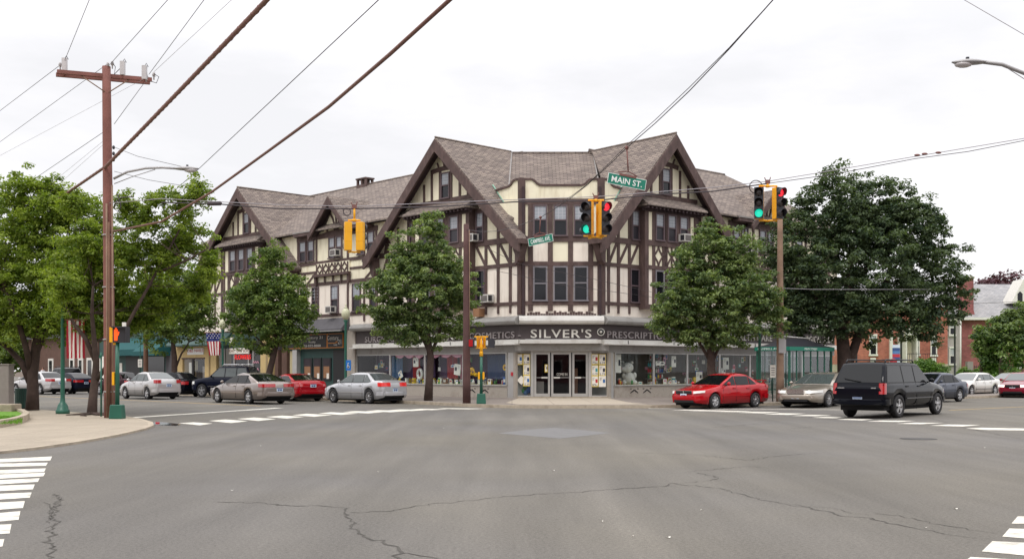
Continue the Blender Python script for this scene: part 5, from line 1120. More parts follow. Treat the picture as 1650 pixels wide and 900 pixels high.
    for i, p in enumerate([A(zl) - .06] + xs_[:2]):
        for sy in (1, -1):
            hx = p + .02; m = MB()
            pts = []
            for z_ in (.26, .5, .75, belt - .02): pts.append((hx - (.02 if z_ > .7 else 0), sy * (sidew(P, plan, top, hx, z_, hw) + .003), z_))
            m.tube(pts, .007, 'black', 4); bld(m, 'door_gap')
    for p in xs_[:2]:
        for sy in (1, -1):
            hx = p + .16; m = MB(); yy = sidew(P, plan, top, hx, belt - .12, hw); m.box(hx - .09, hx + .09, min(sy * yy, sy * (yy + .03)), max(sy * yy, sy * (yy + .03)), belt - .135, belt - .1, P.get('hmat', paint)); bld(m, 'door_handle')
    if P.get('mould', True):
        for sy in (1, -1):
            m = MB(); z_ = P.get('mz', .5); x0, x1 = ra + arch + .04, fa - arch - .04; yy = hw * 1.0; m.box(x0, x1, min(sy * (yy - .01), sy * (yy + .008)), max(sy * (yy - .01), sy * (yy + .008)), z_, z_ + .035, P.get('mcol', paint)); bld(m, 'side_moulding')
    for fn in P.get('extra', []): fn(root, P, bld, hw, h2)
    return root
def sidew(P, plan, top, x, z, hw):
    w = sm(plan, x, .03) * hw; zt = sm(top, x); zb = .2; zm = zb + (zt - zb) * .52
    if z < zm: return w * (.965 + .035 * (z - zb) / (zm - zb))
    if z < zt - .17: return w * (1 - .015 * (z - zm) / (zt - .17 - zm))
    return w * (.985 - .04 * (z - zt + .17) / .115)
def sedan(L, W, H, **k):
    h = L / 2
    P = dict(L=L, W=W, H=H, fa=h - .95, ra=-h + 1.0, r=.32, belt=.93, top=[(-h, .70), (-h + .015, .86), (-h + .06, .97), (-h + .2, 1.0), (-h + .75, 1.02), (-h + 1.1, .99), (0, .95), (h - 1.35, .93), (h - .95, .86), (h - .4, .76), (h - .15, .70), (h - .03, .62), (h, .50)],
             bb=-h + .62, rr=-h + 1.35, rf=h - 2.2, cw=h - 1.28, pillars=[-h + 2.35, -h + 1.48], cq=.42,
             rear_lamps=[(.42, .28, .72, .9, 'red_lamp')], front_lamps=[(.38, .34, .56, .68, 'white_lamp', .008, .04)])
    P.update(k); return P
def place(o, p, d, sc=(1, 1, 1)):
    o.location = (p[0], p[1], p[2] if len(p) > 2 else 0); o.rotation_euler = (0, 0, math.atan2(d[1], d[0])); o.scale = sc
    return o
dL, dR = FL.d, FR.d
def rot(v, deg): c, s = math.cos(R(deg)), math.sin(R(deg)); return Vector((v.x * c - v.y * s, v.x * s + v.y * c, 0))
def at_wheels(o, P, pr, pf, sc_y=1, z=0):
    """put the camera-side rear wheel and front wheel at two ground points"""
    a, b = G(*pr), G(*pf); d = (b - a); Lw = d.length; d.normalize(); wb = P['fa'] - P['ra']
    left = Vector((-d.y, d.x, 0)); side = 1 if left.dot(-a) > 0 else -1      # camera side
    kx = Lw / wb; kz = P.get('kz', 1.04)
    o.rotation_euler = (0, 0, math.atan2(d.y, d.x)); o.scale = (kx, sc_y, kz)
    c = a - d * (P['ra'] * kx) - left * side * (P['W'] / 2 - .06) * sc_y; o.location = (c.x, c.y, z); return kx
def center(o, P, x, y_front_ground, d, s=1.0, kz=1.04): pass
INFO = []
# silver sedan at the kerb before the drugstore (nose to the left)
h = 4.84 / 2
P = sedan(4.84, 1.84, 1.44, r=.34, spokes=9, sw=.022, top=[(-h, .70), (-h + .015, .9), (-h + .05, 1.03), (-h + .2, 1.05), (-h + .75, 1.06), (-h + 1.1, 1.0), (0, .97), (h - 1.35, .96), (h - .95, .90), (h - .4, .80), (h - .15, .74), (h - .03, .64), (h, .50)], belt=.95, rear_lamps=[(.30, .30, .80, .98, 'red_lamp_on')], plate_z=.64, mcol='alu', hmat='alu', glass='car_glass_light', extra=[])
c1 = make_car('sedan', 'silver blue sedan parked at the kerb before the drugstore with its brake lights glowing', 'car', 'p_silver_blue', P); INFO.append(('zephyr', at_wheels(c1, P, (594.5, 650.2), (537, 648.5))))
P = sedan(5.17, 1.9, 1.42, r=.33, fa=2.585 - 1.0, ra=-2.585 + 1.25, belt=.93, bb=-2.585 + .5, rr=-2.585 + 1.75, rf=2.585 - 2.55, cw=2.585 - 1.3, pillars=[-2.585 + 2.35, -2.585 + 1.55], cq=.75, rear_lamps=[(.22, .36, .78, .93, 'red_lamp')], plate_z=.66, top=[(-2.585, .66), (-2.57, .86), (-2.5, .96), (-2.3, 1.0), (-1.8, 1.0), (-1.2, .97), (0, .93), (1.25, .90), (1.7, .82), (2.25, .70), (2.45, .64), (2.56, .56), (2.585, .46)])
c2 = make_car('sedan', 'bronze grey sedan with a rounded tail driving left past the florist', 'car', 'p_bronze', P); INFO.append(('intrepid', at_wheels(c2, P, (400.5, 650.5), (350.5, 648.2))))
P = sedan(4.58, 1.73, 1.45, r=.31, belt=.96, spokes=5, top=[(-2.29, .70), (-2.275, .92), (-2.23, 1.04), (-2.1, 1.06), (-1.7, 1.07), (-1.2, 1.0), (0, .97), (.95, .96), (1.35, .9), (1.9, .8), (2.15, .72), (2.26, .62), (2.29, .5)], rear_lamps=[(.46, .22, .86, 1.04, 'red_lamp')], plate_z=.74, glass='car_glass_light', rim='rim')
c3 = make_car('sedan', 'light silver compact sedan in the far lane beyond the red hand signal', 'car', 'p_silver', P); INFO.append(('cobalt', at_wheels(c3, P, (237, 643), (202, 641.8))))
# suv with silver roof bars parked at the florist
def rails(root, P, bld, hw, h2):
    zb_ = P['belt']; x_ = lambda z: P['bb'] + (P['rr'] - P['bb']) * (z - zb_) / (P['H'] - .05 - zb_) - .035
    bld(MB().tube([(x_(zb_ + .06), -.1, zb_ + .06), (x_(zb_ + .16), .5, zb_ + .16)], .012, 'black', 5), 'wiper'); bld(MB().box(-h2 - .012, -h2, .45, .68, .98, 1.01, 'metal_grey').box(-h2 - .012, -h2, -.62, -.46, .98, 1.01, 'metal_grey'), 'badge')
    for sy in (1, -1):
        m = MB(); y = P['yt'] * hw - .06; m.tube([(P['rr'] + .1, sy * y, P['H'] - .02), (P['rr'] + .2, sy * y, P['H'] + .07), (P['rf'] - .3, sy * y, P['H'] + .07), (P['rf'] - .2, sy * y, P['H'] - .02)], .028, P.get('railm', 'black'), 6); bld(m, 'roof_rail')
    m = MB()
    for x in (P['rr'] + .5, P['rf'] - .7): m.tube([(x, -P['yt'] * hw + .06, P['H'] + .06), (x, P['yt'] * hw - .06, P['H'] + .06)], .02, P.get('railm', 'black'), 6)
    bld(m, 'roof_rack')
def suvp(L, W, H, **k):
    h = L / 2
    P = dict(L=L, W=W, H=H, fa=h - .85, ra=-h + 1.08, r=.385, belt=1.15, yb=.93, yt=.78, kz=1.03, bot=[(-h, .55), (-h + .08, .46), (-h + .4, .40), (h - .4, .38), (h - .06, .42), (h, .5)],
             top=[(-h, .9), (-h + .02, 1.1), (-h + .06, 1.17), (-h + .3, 1.18), (0, 1.18), (h - 1.45, 1.18), (h - 1.2, 1.15), (h - .5, 1.06), (h - .12, .98), (h - .03, .88), (h, .66)],
             plan=[(-h, .90), (-h + .06, .955), (-h + .25, .975), (-h + .7, .99), (0, 1), (h - .8, .99), (h - .35, .95), (h - .12, .87), (h, .76)],
             bb=-h + .03, rr=-h + .42, rf=h - 2.15, cw=h - 1.4, zrr=H - .05, pillars=[h - 2.62, h - 3.5], cq=.22,
             rear_lamps=[(.72, .16, .80, 1.15, 'red_lamp')], front_lamps=[(.5, .26, .76, .92, 'white_lamp')], plate_z=.62, bump=.09, rb=.64, fb=.62, grille=(.45, .68, .9), mz=.62, extra=[rails], rim='rim', spokes=5, sw=.06)
    P.update(k); return P
P = suvp(4.95, 1.85, 1.84, railm='black', bmat='p_black', sw=.05, kz=1.02, mcol='p_grey')
c4 = make_car('suv', 'large black sport utility vehicle turning over the right crosswalk, tail to the camera', 'suv', 'p_black', P); INFO.append(('durango', at_wheels(c4, P, (1448, 672.8), (1510, 667))))
P = suvp(4.7, 1.82, 1.8, railm='chrome', mcol='chrome', glass='car_glass_light', rear_lamps=[(.72, .14, .78, 1.1, 'red_lamp')])
c5 = make_car('suv', 'dark navy sport utility vehicle with chrome roof bars parked before the florist', 'suv', 'p_navy', P); INFO.append(('suv2', at_wheels(c5, P, (383, 640), (325, 639.8))))
# red sedan nose toward the left, right street
P = sedan(4.51, 1.71, 1.41, r=.31, spokes=6, sw=.04, gmat='black', grille=(.40, .60, .72), front_lamps=[(.50, .34, .61, .71, 'white_lamp', .01, .05)], rear_lamps=[(.4, .28, .8, .95, 'red_lamp')], fplate_z=.53, pillars=[-2.255 + 2.25, -2.255 + 1.38],
          extra=[lambda root, P, bld, hw, h2: bld(MB().box(-h2 + .02, -h2 + .22, -.62, .62, 1.10, 1.13, 'p_red').box(-h2 + .08, -h2 + .16, -.56, -.5, 1.0, 1.1, 'p_red').box(-h2 + .08, -h2 + .16, .5, .56, 1.0, 1.1, 'p_red'), 'spoiler')])
c6 = make_car('sedan', 'bright red sedan with a small spoiler waiting nose left at the right crosswalk', 'car', 'p_red', P); INFO.append(('sentra', at_wheels(c6, P, (1217, 655.8), (1152, 658.3))))
P = sedan(5.4, 1.98, 1.45, r=.34, spokes=9, sw=.02, grille=(.36, .58, .74), gmat='chrome', front_lamps=[(.42, .45, .60, .71, 'white_lamp', .01, .03)], fplate_z=.46, glass='car_glass_light', wsglass='car_glass_light')
c7 = make_car('sedan', 'long champagne sedan with a broad chrome grille behind the red sedan', 'car', 'p_tan', P); INFO.append(('lincoln', at_wheels(c7, P, (1392, 649.4), (1335, 655.5))))
# red coupe parked before the office
P = sedan(4.5, 1.75, 1.36, r=.31, belt=.9, bb=-2.25 + .55, rr=-2.25 + 1.5, rf=2.25 - 2.2, cw=2.25 - 1.25, pillars=[-2.25 + 2.1], rear_lamps=[(.5, .25, .74, .86, 'red_lamp')], plate_z=.78)
c8 = make_car('coupe', 'red two door coupe parked in front of the dark green office', 'car', 'p_red2', P); INFO.append(('coupe', at_wheels(c8, P, (466, 646), (430, 644))))
# dark car half hidden behind the light silver compact
P0 = sedan(4.6, 1.75, 1.42); 
def simple(label, paint, pr, pf, P=None, name='sedan', cat='car', **k):
    P = P or sedan(4.6, 1.75, 1.42, **k); o = make_car(name, label, cat, paint, P); INFO.append((label[:14], at_wheels(o, P, pr, pf))); return o
simple('dark car with red taillights mostly hidden behind the light silver compact', 'p_black', (283, 639.2), (250, 638.6))
simple('dark plum sedan in the far lane behind the utility pole', 'p_plum', (192, 636), (160, 635.5))
simple('dark navy coupe beside the green lamp post, tail to the right', 'p_navy', (112, 634.3), (86, 633.8), sedan(4.7, 1.78, 1.36, belt=.9, pillars=[-.1], rr=-.9, bb=-1.95, rear_lamps=[(.2, .3, .76, .9, 'red_lamp')]), 'coupe')
simple('pale silver sedan far left between the cabinet and the tree trunk', 'p_silver', (64.5, 635), (26, 634), sedan(4.8, 1.8, 1.44, rear_lamps=[(.4, .35, .84, 1.0, 'red_lamp')]))
simple('dark grey sport utility vehicle seen from behind beyond the pale silver sedan', 'p_grey', (93, 629.5), (76, 629.0), suvp(4.6, 1.8, 1.75, railm='black'), 'suv', 'suv')
# right street, far cars
simple('dark slate sedan right of the black sport utility vehicle', 'p_slate', (1546, 646.8), (1500, 648.5), sedan(4.6, 1.75, 1.42))
simple('white sedan with grey lower sides driving toward the crossing', 'p_white', (1603, 636.4), (1565.5, 638.0), sedan(4.9, 1.8, 1.4, mcol='p_grey', mz=.4, front_plate=False, glass='car_glass_light'))
simple('beige sedan behind the white one at the right edge', 'p_beige', (1668, 632), (1632, 633.5), sedan(4.9, 1.8, 1.4, glass='car_glass_light'))
o = make_car('sedan', 'dark red sedan at the right edge of the picture, headlights toward the camera', 'car', 'p_maroon', sedan(4.6, 1.8, 1.42, front_lamps=[(.44, .3, .6, .72, 'white_lamp_on', .01, .03)], grille=(.4, .58, .72), fplate_z=.5, glass='car_glass_light'))
q = G(1652, 641); dd = rot(dR, 12); place(o, q + Vector((.9, 2.4, 0)), -dd, (1, 1, 1.04))
print('CARS', INFO)
# ================================================================= street furniture
def uptube(m, a, b, r0, r1, mm, seg=10, n=6, wob=0):
    a, b = Vector(a), Vector(b); pts = [a.lerp(b, k / n) for k in range(n + 1)]; m.tube(pts, [r0 + (r1 - r0) * k / n for k in range(n + 1)], mm, seg)
# --- big utility pole with crossarm
pb = Vector((-13.12, 36.06, .04)); pt = Vector((-13.24, 36.06, 11.5))
UP = thing('utility_pole', 'tall reddish wooden utility pole with a crossarm at the near left corner', 'utility pole', pb)
PX = lambda z: pb.lerp(pt, (z - pb.z) / (pt.z - pb.z))
m = MB(); uptube(m, pb, pt, .19, .135, 'wood_pole', 12, 10); m.build('pole', UP)
ca = Vector((D(91, 118, 35.6))); cb = Vector(D(243, 131, 36.9)); dd = (cb - ca).normalized(); pn = Vector((-dd.y, dd.x, 0)).normalized()
m = MB(); m.prism([ca - pn * .06 + Vector((0, 0, -.06)) , ca + pn * .06 + Vector((0, 0, -.06)), ca + pn * .06 + Vector((0, 0, .06)), ca - pn * .06 + Vector((0, 0, .06))], cb - ca, 'wood_pole'); o1 = pn * -.3
m.xform(Matrix.Translation(-pn * .21)); 
m2 = MB(); m2.prism([ca - pn * .06 + Vector((0, 0, -.06)) , ca + pn * .06 + Vector((0, 0, -.06)), ca + pn * .06 + Vector((0, 0, .06)), ca - pn * .06 + Vector((0, 0, .06))], cb - ca, 'wood_pole'); m2.xform(Matrix.Translation(pn * .2))
m.add(m2.v, m2.f, 'wood_pole'); c_ = (ca + cb) / 2
for sx in (-1, 1): m.tube([c_ + dd * sx * .75 + Vector((0, 0, -.05)) - pn * .2, PX(10.6) - pn * .12], .02, 'wood_grey', 5)
CA = m.build('crossarm', UP)
for px_, py_, tilt in ((103, 108, .12), (196, 113, -.1), (231, 120, -.1)):
    m = MB(); c = D(px_, py_, 36.0) - pn * .25; m.box(c.x - .07, c.x + .07, c.y - .07, c.y + .07, c.z - .22, c.z + .22, 'porcelain'); m.tube([c + Vector((0, 0, -.2)), c + Vector((-.02, 0, -.36))], .03, 'wood_pole', 6); m.tube([c + Vector((0, 0, .2)), c + Vector((.06, 0, .3)), c + Vector((.12, 0, .18))], .012, 'wire', 4); m.build('fuse_cutout', UP)
INS = [D(97, 103, 36), D(103, 99, 36), D(174, 103, 36), D(181, 101, 36), D(236, 122, 36), D(248, 119, 36)]
for c in INS:
    m = MB(); m.lathe(c + Vector((0, 0, -.08)), [(.02, -.12), (.02, 0), (.06, .0), (.035, .03), (.065, .05), (.035, .08), (.05, .1), (.02, .13)], 'porcelain', 10); m.build('insulator', UP)
m = MB(); m.tube([D(248, 119, 35.9), D(256, 124, 35.9), D(252, 134, 35.9), D(243, 131, 35.9)], .012, 'wire', 4); m.tube([D(181, 101, 35.9), D(186, 108, 35.9), D(184, 120, 35.8), D(194, 110, 35.8)], .012, 'wire', 4); m.tube([D(103, 99, 35.9), D(106, 92, 35.9), D(104, 108, 35.9)], .012, 'wire', 4); m.build('jumper_wire', UP)
for z in (8.85, 8.65, 8.45): c = D(183, 596 - (z - 1.6) / 36 * F, 35.85); MB().lathe(c, [(.02, -.06), (.045, -.03), (.045, .03), (.02, .06)], 'signal_black', 8).build('spool_insulator', UP)
for px_, r, mm, zt_ in ((172.5, .03, 'wood_grey', 7.0), (176, .045, 'wood_brown', 6.4), (181.5, .028, 'wood_grey', 7.6)):
    m = MB(); x = (px_ - CX) / F * 35.85; m.tube([(x, 35.85, .05), (x, 35.85, 3), (x - .02, 35.86, zt_)], r, mm, 7); m.build('conduit', UP)
for z in (.9, 2.6, 4.3, 6.0): c = PX(z); MB().lathe(c, [(.205, -.02), (.205, .02)], 'metal_grey', 12).build('strap', UP)
m = MB(); arm = [D(183, 288, 35.9), D(205, 277, 35.9), D(235, 271, 35.9), D(262, 270, 35.9), D(285, 271.5, 35.9)]; m.tube(arm, .04, 'metal_grey', 7); m.tube([D(184, 296, 35.9), D(215, 284, 35.9), D(250, 273, 35.9)], .015, 'metal_grey', 5)
LA = m.build('lamp_arm', UP)
def cobra(c, dx, par, s=1.0):
    m = MB(); prof = []
    for k in range(11):
        t_ = k / 10; w = .17 * math.sin(math.pi * min(1, t_ * .85 + .15)) ** .6 * s; h_ = .075 * s * math.sin(math.pi * (.12 + .8 * t_)); prof.append((t_, w, h_))
    vs = []; q = 10
    for t_, w, h_ in prof:
        for k in range(q):
            a = 2 * math.pi * k / q; vs.append((c.x + dx * t_ * .78 * s, c.y + math.cos(a) * w, c.z + math.sin(a) * h_ * (1.1 if math.sin(a) > 0 else .7)))
    fs = [(i * q + k, i * q + (k + 1) % q, (i + 1) * q + (k + 1) % q, (i + 1) * q + k) for i in range(10) for k in range(q)] + [tuple(range(q)), tuple(10 * q + k for k in range(q))]
    m.add(vs, fs, 'metal_grey', True); H_ = m.build('lamp_head', par)
    m = MB(); m.ball((c.x + dx * .5 * s, c.y, c.z - .045 * s), .17 * s, 'porcelain', 12, 6, (1.25, .85, .45)); m.build('lens', H_); MB().box(c.x + dx * .4 * s - .03, c.x + dx * .4 * s + .03, c.y - .03, c.y + .03, c.z + .06 * s, c.z + .13 * s, 'signal_black').build('photocell', H_)
cobra(D(282, 272, 35.9), 1, UP)
# --- right-hand street lamp reaching in from outside the frame
ST = thing('street_lamp', 'cobra head street lamp on a curved arm reaching in at the upper right', 'street lamp', (14.2, 25.4, 0))
m = MB(); uptube(m, (14.2, 25.4, 0), (14.2, 25.4, 8.4), .14, .1, 'metal_grey'); m.build('pole', ST)
m = MB(); m.tube([D(1584, 100, 25), D(1615, 104, 25.05), D(1650, 118, 25.1), D(1690, 134, 25.2), D(1760, 160, 25.3), (14.2, 25.4, 7.3)], .045, 'metal_grey', 7); m.tube([D(1620, 108, 25.05), D(1650, 127, 25.1), (14.2, 25.4, 6.6)], .01, 'metal_grey', 4); m.build('lamp_arm', ST)
cobra(D(1586, 101, 25), -1, ST, .95)
# --- wooden poles on the far pavements
q = G(752, 649.3, .13); P2 = thing('utility_pole', 'reddish brown wooden pole before the drugstore left of the yellow pedestrian signal', 'utility pole', q)
zt_ = EYE + (HY - 361) / F * q.y; m = MB(); uptube(m, q, q + Vector((-.02, 0, zt_ - .13)), .18, .12, 'wood_shaded', 12, 8); m.build('pole', P2); P2top = Vector((q.x, q.y, zt_ - .25))
m = MB(); m.tube([P2top + Vector((.12, -.1, 0)), P2top + Vector((.13, -.1, -2.6)), P2top + Vector((.12, -.1, -5))], .02, 'wood_grey', 5); m.build('cable', P2)
q = G(1257, 646.5, .13); P3 = thing('utility_pole', 'weathered wooden pole beside the bus shelter behind the right-hand signals', 'utility pole', q)
zt_ = EYE + (HY - 335) / F * q.y; m = MB(); uptube(m, q, q + Vector((-.0, 0, zt_ - .13)), .19, .12, 'wood_grey', 12, 8); m.build('pole', P3)
m = MB(); m.box(q.x - .12, q.x + .22, q.y - .25, q.y - .2, 2.4, 3.1, 'metal_grey'); m.build('box', P3)
m = MB(); m.tube([D(1260, 541.5, q.y - .1), D(1305, 545, q.y + 1.5)], .03, 'alu', 6); m.build('bracket_arm', P3)
q = FL.P(FL.S(235, 6.8), 6.8, .13); P4 = thing('utility_pole', 'brown wooden pole between the teal shops and the light silver compact', 'utility pole', q); m = MB(); uptube(m, q, q + Vector((0, 0, 8.6)), .17, .12, 'wood_brown'); m.build('pole', P4)
# --- green lamp posts with globes
def lamppost(px_, fr, o_, label, pos=None, h=3.9, dark=False):
    q = Vector(pos) if pos is not None else fr.P(fr.S(px_, o_), o_, .13); gm = 'green_dark' if dark else 'green_paint'
    T_ = thing('street_lamp', label, 'street lamp', q, 'green post lamps')
    m = MB(); m.lathe(q, [(.24, 0), (.24, .12), (.2, .16), (.17, .3), (.13, .36), (.09, .42), (.075, .6), (.06, h - .2), (.075, h - .15), (.055, h - .1), (.12, h), (.1, h + .05)], gm, 12); m.build('post', T_)
    m = MB(); m.lathe(q + Vector((0, 0, h + .05)), [(.09, 0), (.19, .12), (.235, .3), (.2, .48), (.1, .6), (.05, .64)], 'lamp_globe', 14); m.build('globe', T_)
    m = MB(); m.lathe(q + Vector((0, 0, h + .66)), [(.1, 0), (.07, .05), (.03, .1), (.045, .15), (.01, .25)], 'lamp_globe' if not dark else gm, 10); m.build('finial', T_); return T_, q
T_, qA = lamppost(101, FL, 0, 'green lamp post at the near left with the large striped banner', G(101, 666, .05), h=4.2)
T_, qB = lamppost(359, FL, 6.6, 'green lamp post by the florist carrying the small flag banner', h=3.9)
lamppost(557, FL, 6.8, 'green lamp post with a pale globe beside the office and the blue sign', h=4.05)
lamppost(1224, FR, 9.0, 'green lamp post between the drugstore tree and the bus shelter', h=4.0)
for px_, Y, top_, lab in ((1380, 84, 523, 'dark slender lamp post left of the white porch beyond the black suv'), (1452, 84, 530, 'dark lamp post in front of the white porch with blue banners'), (1538.5, 92, 508, 'tall dark lamp post before the grey bay of the brick houses')):
    q = Vector(((px_ - CX) / F * Y, Y, .1)); h_ = EYE + (HY - top_) / F * Y - .9
    T_ = thing('street_lamp', lab, 'street lamp', q); m = MB(); m.lathe(q, [(.2, 0), (.16, .3), (.08, .45), (.07, h_), (.12, h_ + .05)], 'signal_black', 10); m.build('post', T_); m = MB(); m.lathe(q + Vector((0, 0, h_ + .05)), [(.1, 0), (.2, .3), (.18, .45), (.05, .6), (.01, .75)], 'lamp_globe' if px_ > 1500 else 'signal_black', 10); m.build('lantern', T_)
m = MB(); Y = 83.6; x0, x1 = (1438 - CX) / F * Y, (1450 - CX) / F * Y; zz = lambda y: EYE + (HY - y) / F * Y
for k, mm in enumerate(('plate', 'plate_blue', 'sky_blue', 'goods_red', 'plate_blue', 'plate')): m.box(x0, x1, Y - .02, Y + .02, zz(585) + (zz(555) - zz(585)) * (1 - (k + 1) / 6), zz(585) + (zz(555) - zz(585)) * (1 - k / 6), mm)
tag(m.build('banner', loc=(x0, Y, zz(585))), 'blue and white street banner hanging at the dark lamp post by the porch', 'banner')
m = MB(); c = Vector(((1439 - CX) / F * 82, 82, 0)); m.tube([c, c + Vector((0, 0, 2.2))], .035, 'metal_grey', 6); sg = thing('road_sign', 'small red round road sign below the blue banner behind the black suv', 'road sign', c); m.build('post', sg); MB().lathe(c + Vector((0, -.05, 2.2)), [(.28, 0), (.28, .02)], 'goods_red', 16, (0, -1, 0)).build('disc', sg)
# --- flag banners
def flagbanner(c, w, h, label, taper=1.0, stars=True, nstr=9, rod=True, dirx=Vector((1, 0, 0)), skirt=.12):
    dirx = Vector(dirx).normalized(); T_ = thing('flag_banner', label, 'banner', c); c = Vector(c); m = MB(); nz = 8; st = .3 * h if stars else 0.0
    yo = Vector((0, 0, 0)); cols = ['flag_red', 'flag_white']; fr_ = dirx.cross(Vector((0, 0, 1)))
    def pt_(u, v): return c + dirx * (w * (u - .5) * (1 - (1 - taper) * v) + (1 - taper) * w * .35 * v) + Vector((0, 0, -v * h)) + fr_ * (.035 * math.sin(u * 14 + v * 3))
    for i in range(nstr):
        for j in range(nz):
            v0, v1 = j / nz, (j + 1) / nz
            if v0 < .28 and stars: mm = 'flag_blue'
            elif v0 >= 1 - skirt: mm = 'flag_red'
            else: mm = cols[i % 2]
            m.add([pt_(i / nstr, v0), pt_((i + 1) / nstr, v0), pt_((i + 1) / nstr, v1), pt_(i / nstr, v1)], [(0, 1, 2, 3)], mm)
    if stars:
        for r_ in range(3):
            for k in range(5 - r_ % 2):
                p = pt_((k + .5 + .5 * (r_ % 2)) / 5, .04 + .09 * r_) - fr_ * -.03; s_ = w * .045; m.add([p + dirx * s_ * math.cos(a) * (1 if i % 2 else .45) + Vector((0, 0, s_ * math.sin(a) * (1 if i % 2 else .45))) for i, a in enumerate([math.pi * 2 * q / 10 for q in range(10)])], [tuple(range(10))], 'flag_white')
    m.build('cloth', T_, recalc=False)
    if rod: MB().tube([c - dirx * (w * .62) + Vector((0, 0, .02)), c + dirx * (w * .62) + Vector((0, 0, .02))], .025, 'goods_brown', 6).build('rod', T_)
flagbanner(D(122, 516, qA.y), 29 / F * qA.y, 61 / F * qA.y, 'large red and white striped flag banner on the near green lamp post', 1, False, 9)
flagbanner(D(343.5, 536, qB.y), 24 / F * qB.y, 36 / F * qB.y, 'small stars and stripes banner on the lamp post by the florist', .72, True, 9)
# --- pedestrian signals
def pedsignal(q, lit, label, hb, two=False, sc=1.0, yoff=0):
    q = Vector(q); T_ = thing('pedestrian_signal', label, 'pedestrian signal', q)
    m = MB(); b = .21 * sc; m.hexa([q + Vector(v) for v in ((-b, -b, 0), (b, -b, 0), (b, b, 0), (-b, b, 0), (-b * .85, -b * .85, .45), (b * .85, -b * .85, .45), (b * .85, b * .85, .45), (-b * .85, b * .85, .45))], 'green_paint'); m.build('base', T_, bevel=.02)
    m = MB(); m.lathe(q, [(.07, .45), (.062, hb)], 'green_paint', 12); m.lathe(q + Vector((0, 0, hb)), [(.08, -.18), (.085, 0), (.06, .04)], 'signal_yellow', 10); m.build('post', T_); return T_, q
q = G(189, 674, .05); T_, q = pedsignal(q, True, 'pedestrian signal with a lit orange hand at the near left corner', 2.62)
k = q.y / F; c = Vector((q.x + 6 * k, q.y, EYE + (HY - 539) * k)); m = MB()
# body turned half left: lit face toward the camera, black visor beside it
m.box(c.x - 17 * k, c.x - 11.5 * k, c.y - .1, c.y + .25, c.z - 12 * k, c.z + 12 * k, 'signal_yellow'); m.box(c.x - 11.5 * k, c.x + 11 * k, c.y - .12, c.y + .2, c.z - 12.5 * k, c.z + 13 * k, 'signal_black'); m.box(c.x - 12 * k, c.x + 11.5 * k, c.y - .22, c.y - .12, c.z + 11 * k, c.z + 13.2 * k, 'signal_black'); m.box(c.x + 10.5 * k, c.x + 11.5 * k, c.y - .22, c.y - .12, c.z - 12 * k, c.z + 11 * k, 'signal_black'); m.box(c.x - 12 * k, c.x - 5 * k, c.y - .05, c.y + .05, c.z - 16 * k, c.z - 12 * k, 'signal_yellow'); m.box(c.x + 2 * k, c.x + 7 * k, c.y - .02, c.y + .08, c.z + 13 * k, c.z + 20 * k, 'poster_white'); HS_ = m.build('housing', T_)
hand = [(-.3, -.5), (.25, -.5), (.3, -.15), (.5, .0), (.62, .22), (.5, .28), (.3, .1), (.3, .45), (.22, .48), (.17, .15), (.13, .58), (.03, .6), (0, .18), (-.05, .58), (-.14, .56), (-.14, .15), (-.22, .45), (-.32, .42), (-.32, 0)]
MB().prism([(c.x - 6 * k + x * 9 * k, c.y - .125, c.z + y * 19 * k) for x, y in hand], (0, -.01, 0), 'lens_hand').build('hand_symbol', T_)
MB().box(q.x - .15, q.x - .075, q.y - .08, q.y + .08, .05 + (EYE + (HY - 620) * k) - .05, EYE + (HY - 599) * k, 'signal_yellow').build('push_button', T_, bevel=.01)
q = G(775.5, 650, .13); T_, q = pedsignal(q, False, 'yellow pedestrian signal on a green post at the drugstore corner', EYE + (HY - 567) / F * q.y - .13); k = q.y / F
m = MB(); cx, cy = q.x, q.y
m.box(cx - 11 * k, cx + 11 * k, cy - .05, cy + .05, EYE + (HY - 543) * k, EYE + (HY - 541) * k, 'signal_yellow'); m.box(cx - 9 * k, cx + 9 * k, cy - .05, cy + .05, EYE + (HY - 561) * k, EYE + (HY - 559.5) * k, 'signal_yellow'); m.lathe((cx, cy, 0), [(.06, EYE + (HY - 567) * k), (.09, EYE + (HY - 558) * k), (.05, EYE + (HY - 553) * k), (.03, EYE + (HY - 541) * k)], 'signal_yellow', 8)
for sx in (-1, 1):
    m.hexa([(cx + sx * 2.2 * k, cy + .3, EYE + (HY - 559) * k), (cx + sx * 6.5 * k, cy - .15, EYE + (HY - 559) * k), (cx + sx * 7.5 * k, cy - .1, EYE + (HY - 559) * k), (cx + sx * 3.5 * k, cy + .35, EYE + (HY - 559) * k), (cx + sx * 2.2 * k, cy + .3, EYE + (HY - 543) * k), (cx + sx * 6.5 * k, cy - .15, EYE + (HY - 543) * k), (cx + sx * 7.5 * k, cy - .1, EYE + (HY - 543) * k), (cx + sx * 3.5 * k, cy + .35, EYE + (HY - 543) * k)], 'signal_yellow')
    m.box(min(cx + sx * 11 * k, cx + sx * 21.5 * k), max(cx + sx * 11 * k, cx + sx * 21.5 * k), cy - .2, cy + .2, EYE + (HY - 559.5) * k, EYE + (HY - 545.5) * k, 'signal_black')
m.build('housing', T_)
MB().box(cx - 20 * k, cx - 13.5 * k, cy - .23, cy - .2, EYE + (HY - 558) * k, EYE + (HY - 547) * k, 'red_lamp').build('lens', T_)
for sx in (-1, 1): MB().box(cx + sx * 3.7 * k - 1.5 * k, cx + sx * 3.7 * k + 1.5 * k, cy - .12, cy + .05, EYE + (HY - 611) * k, EYE + (HY - 599) * k, 'signal_yellow').build('push_button', T_, bevel=.02)
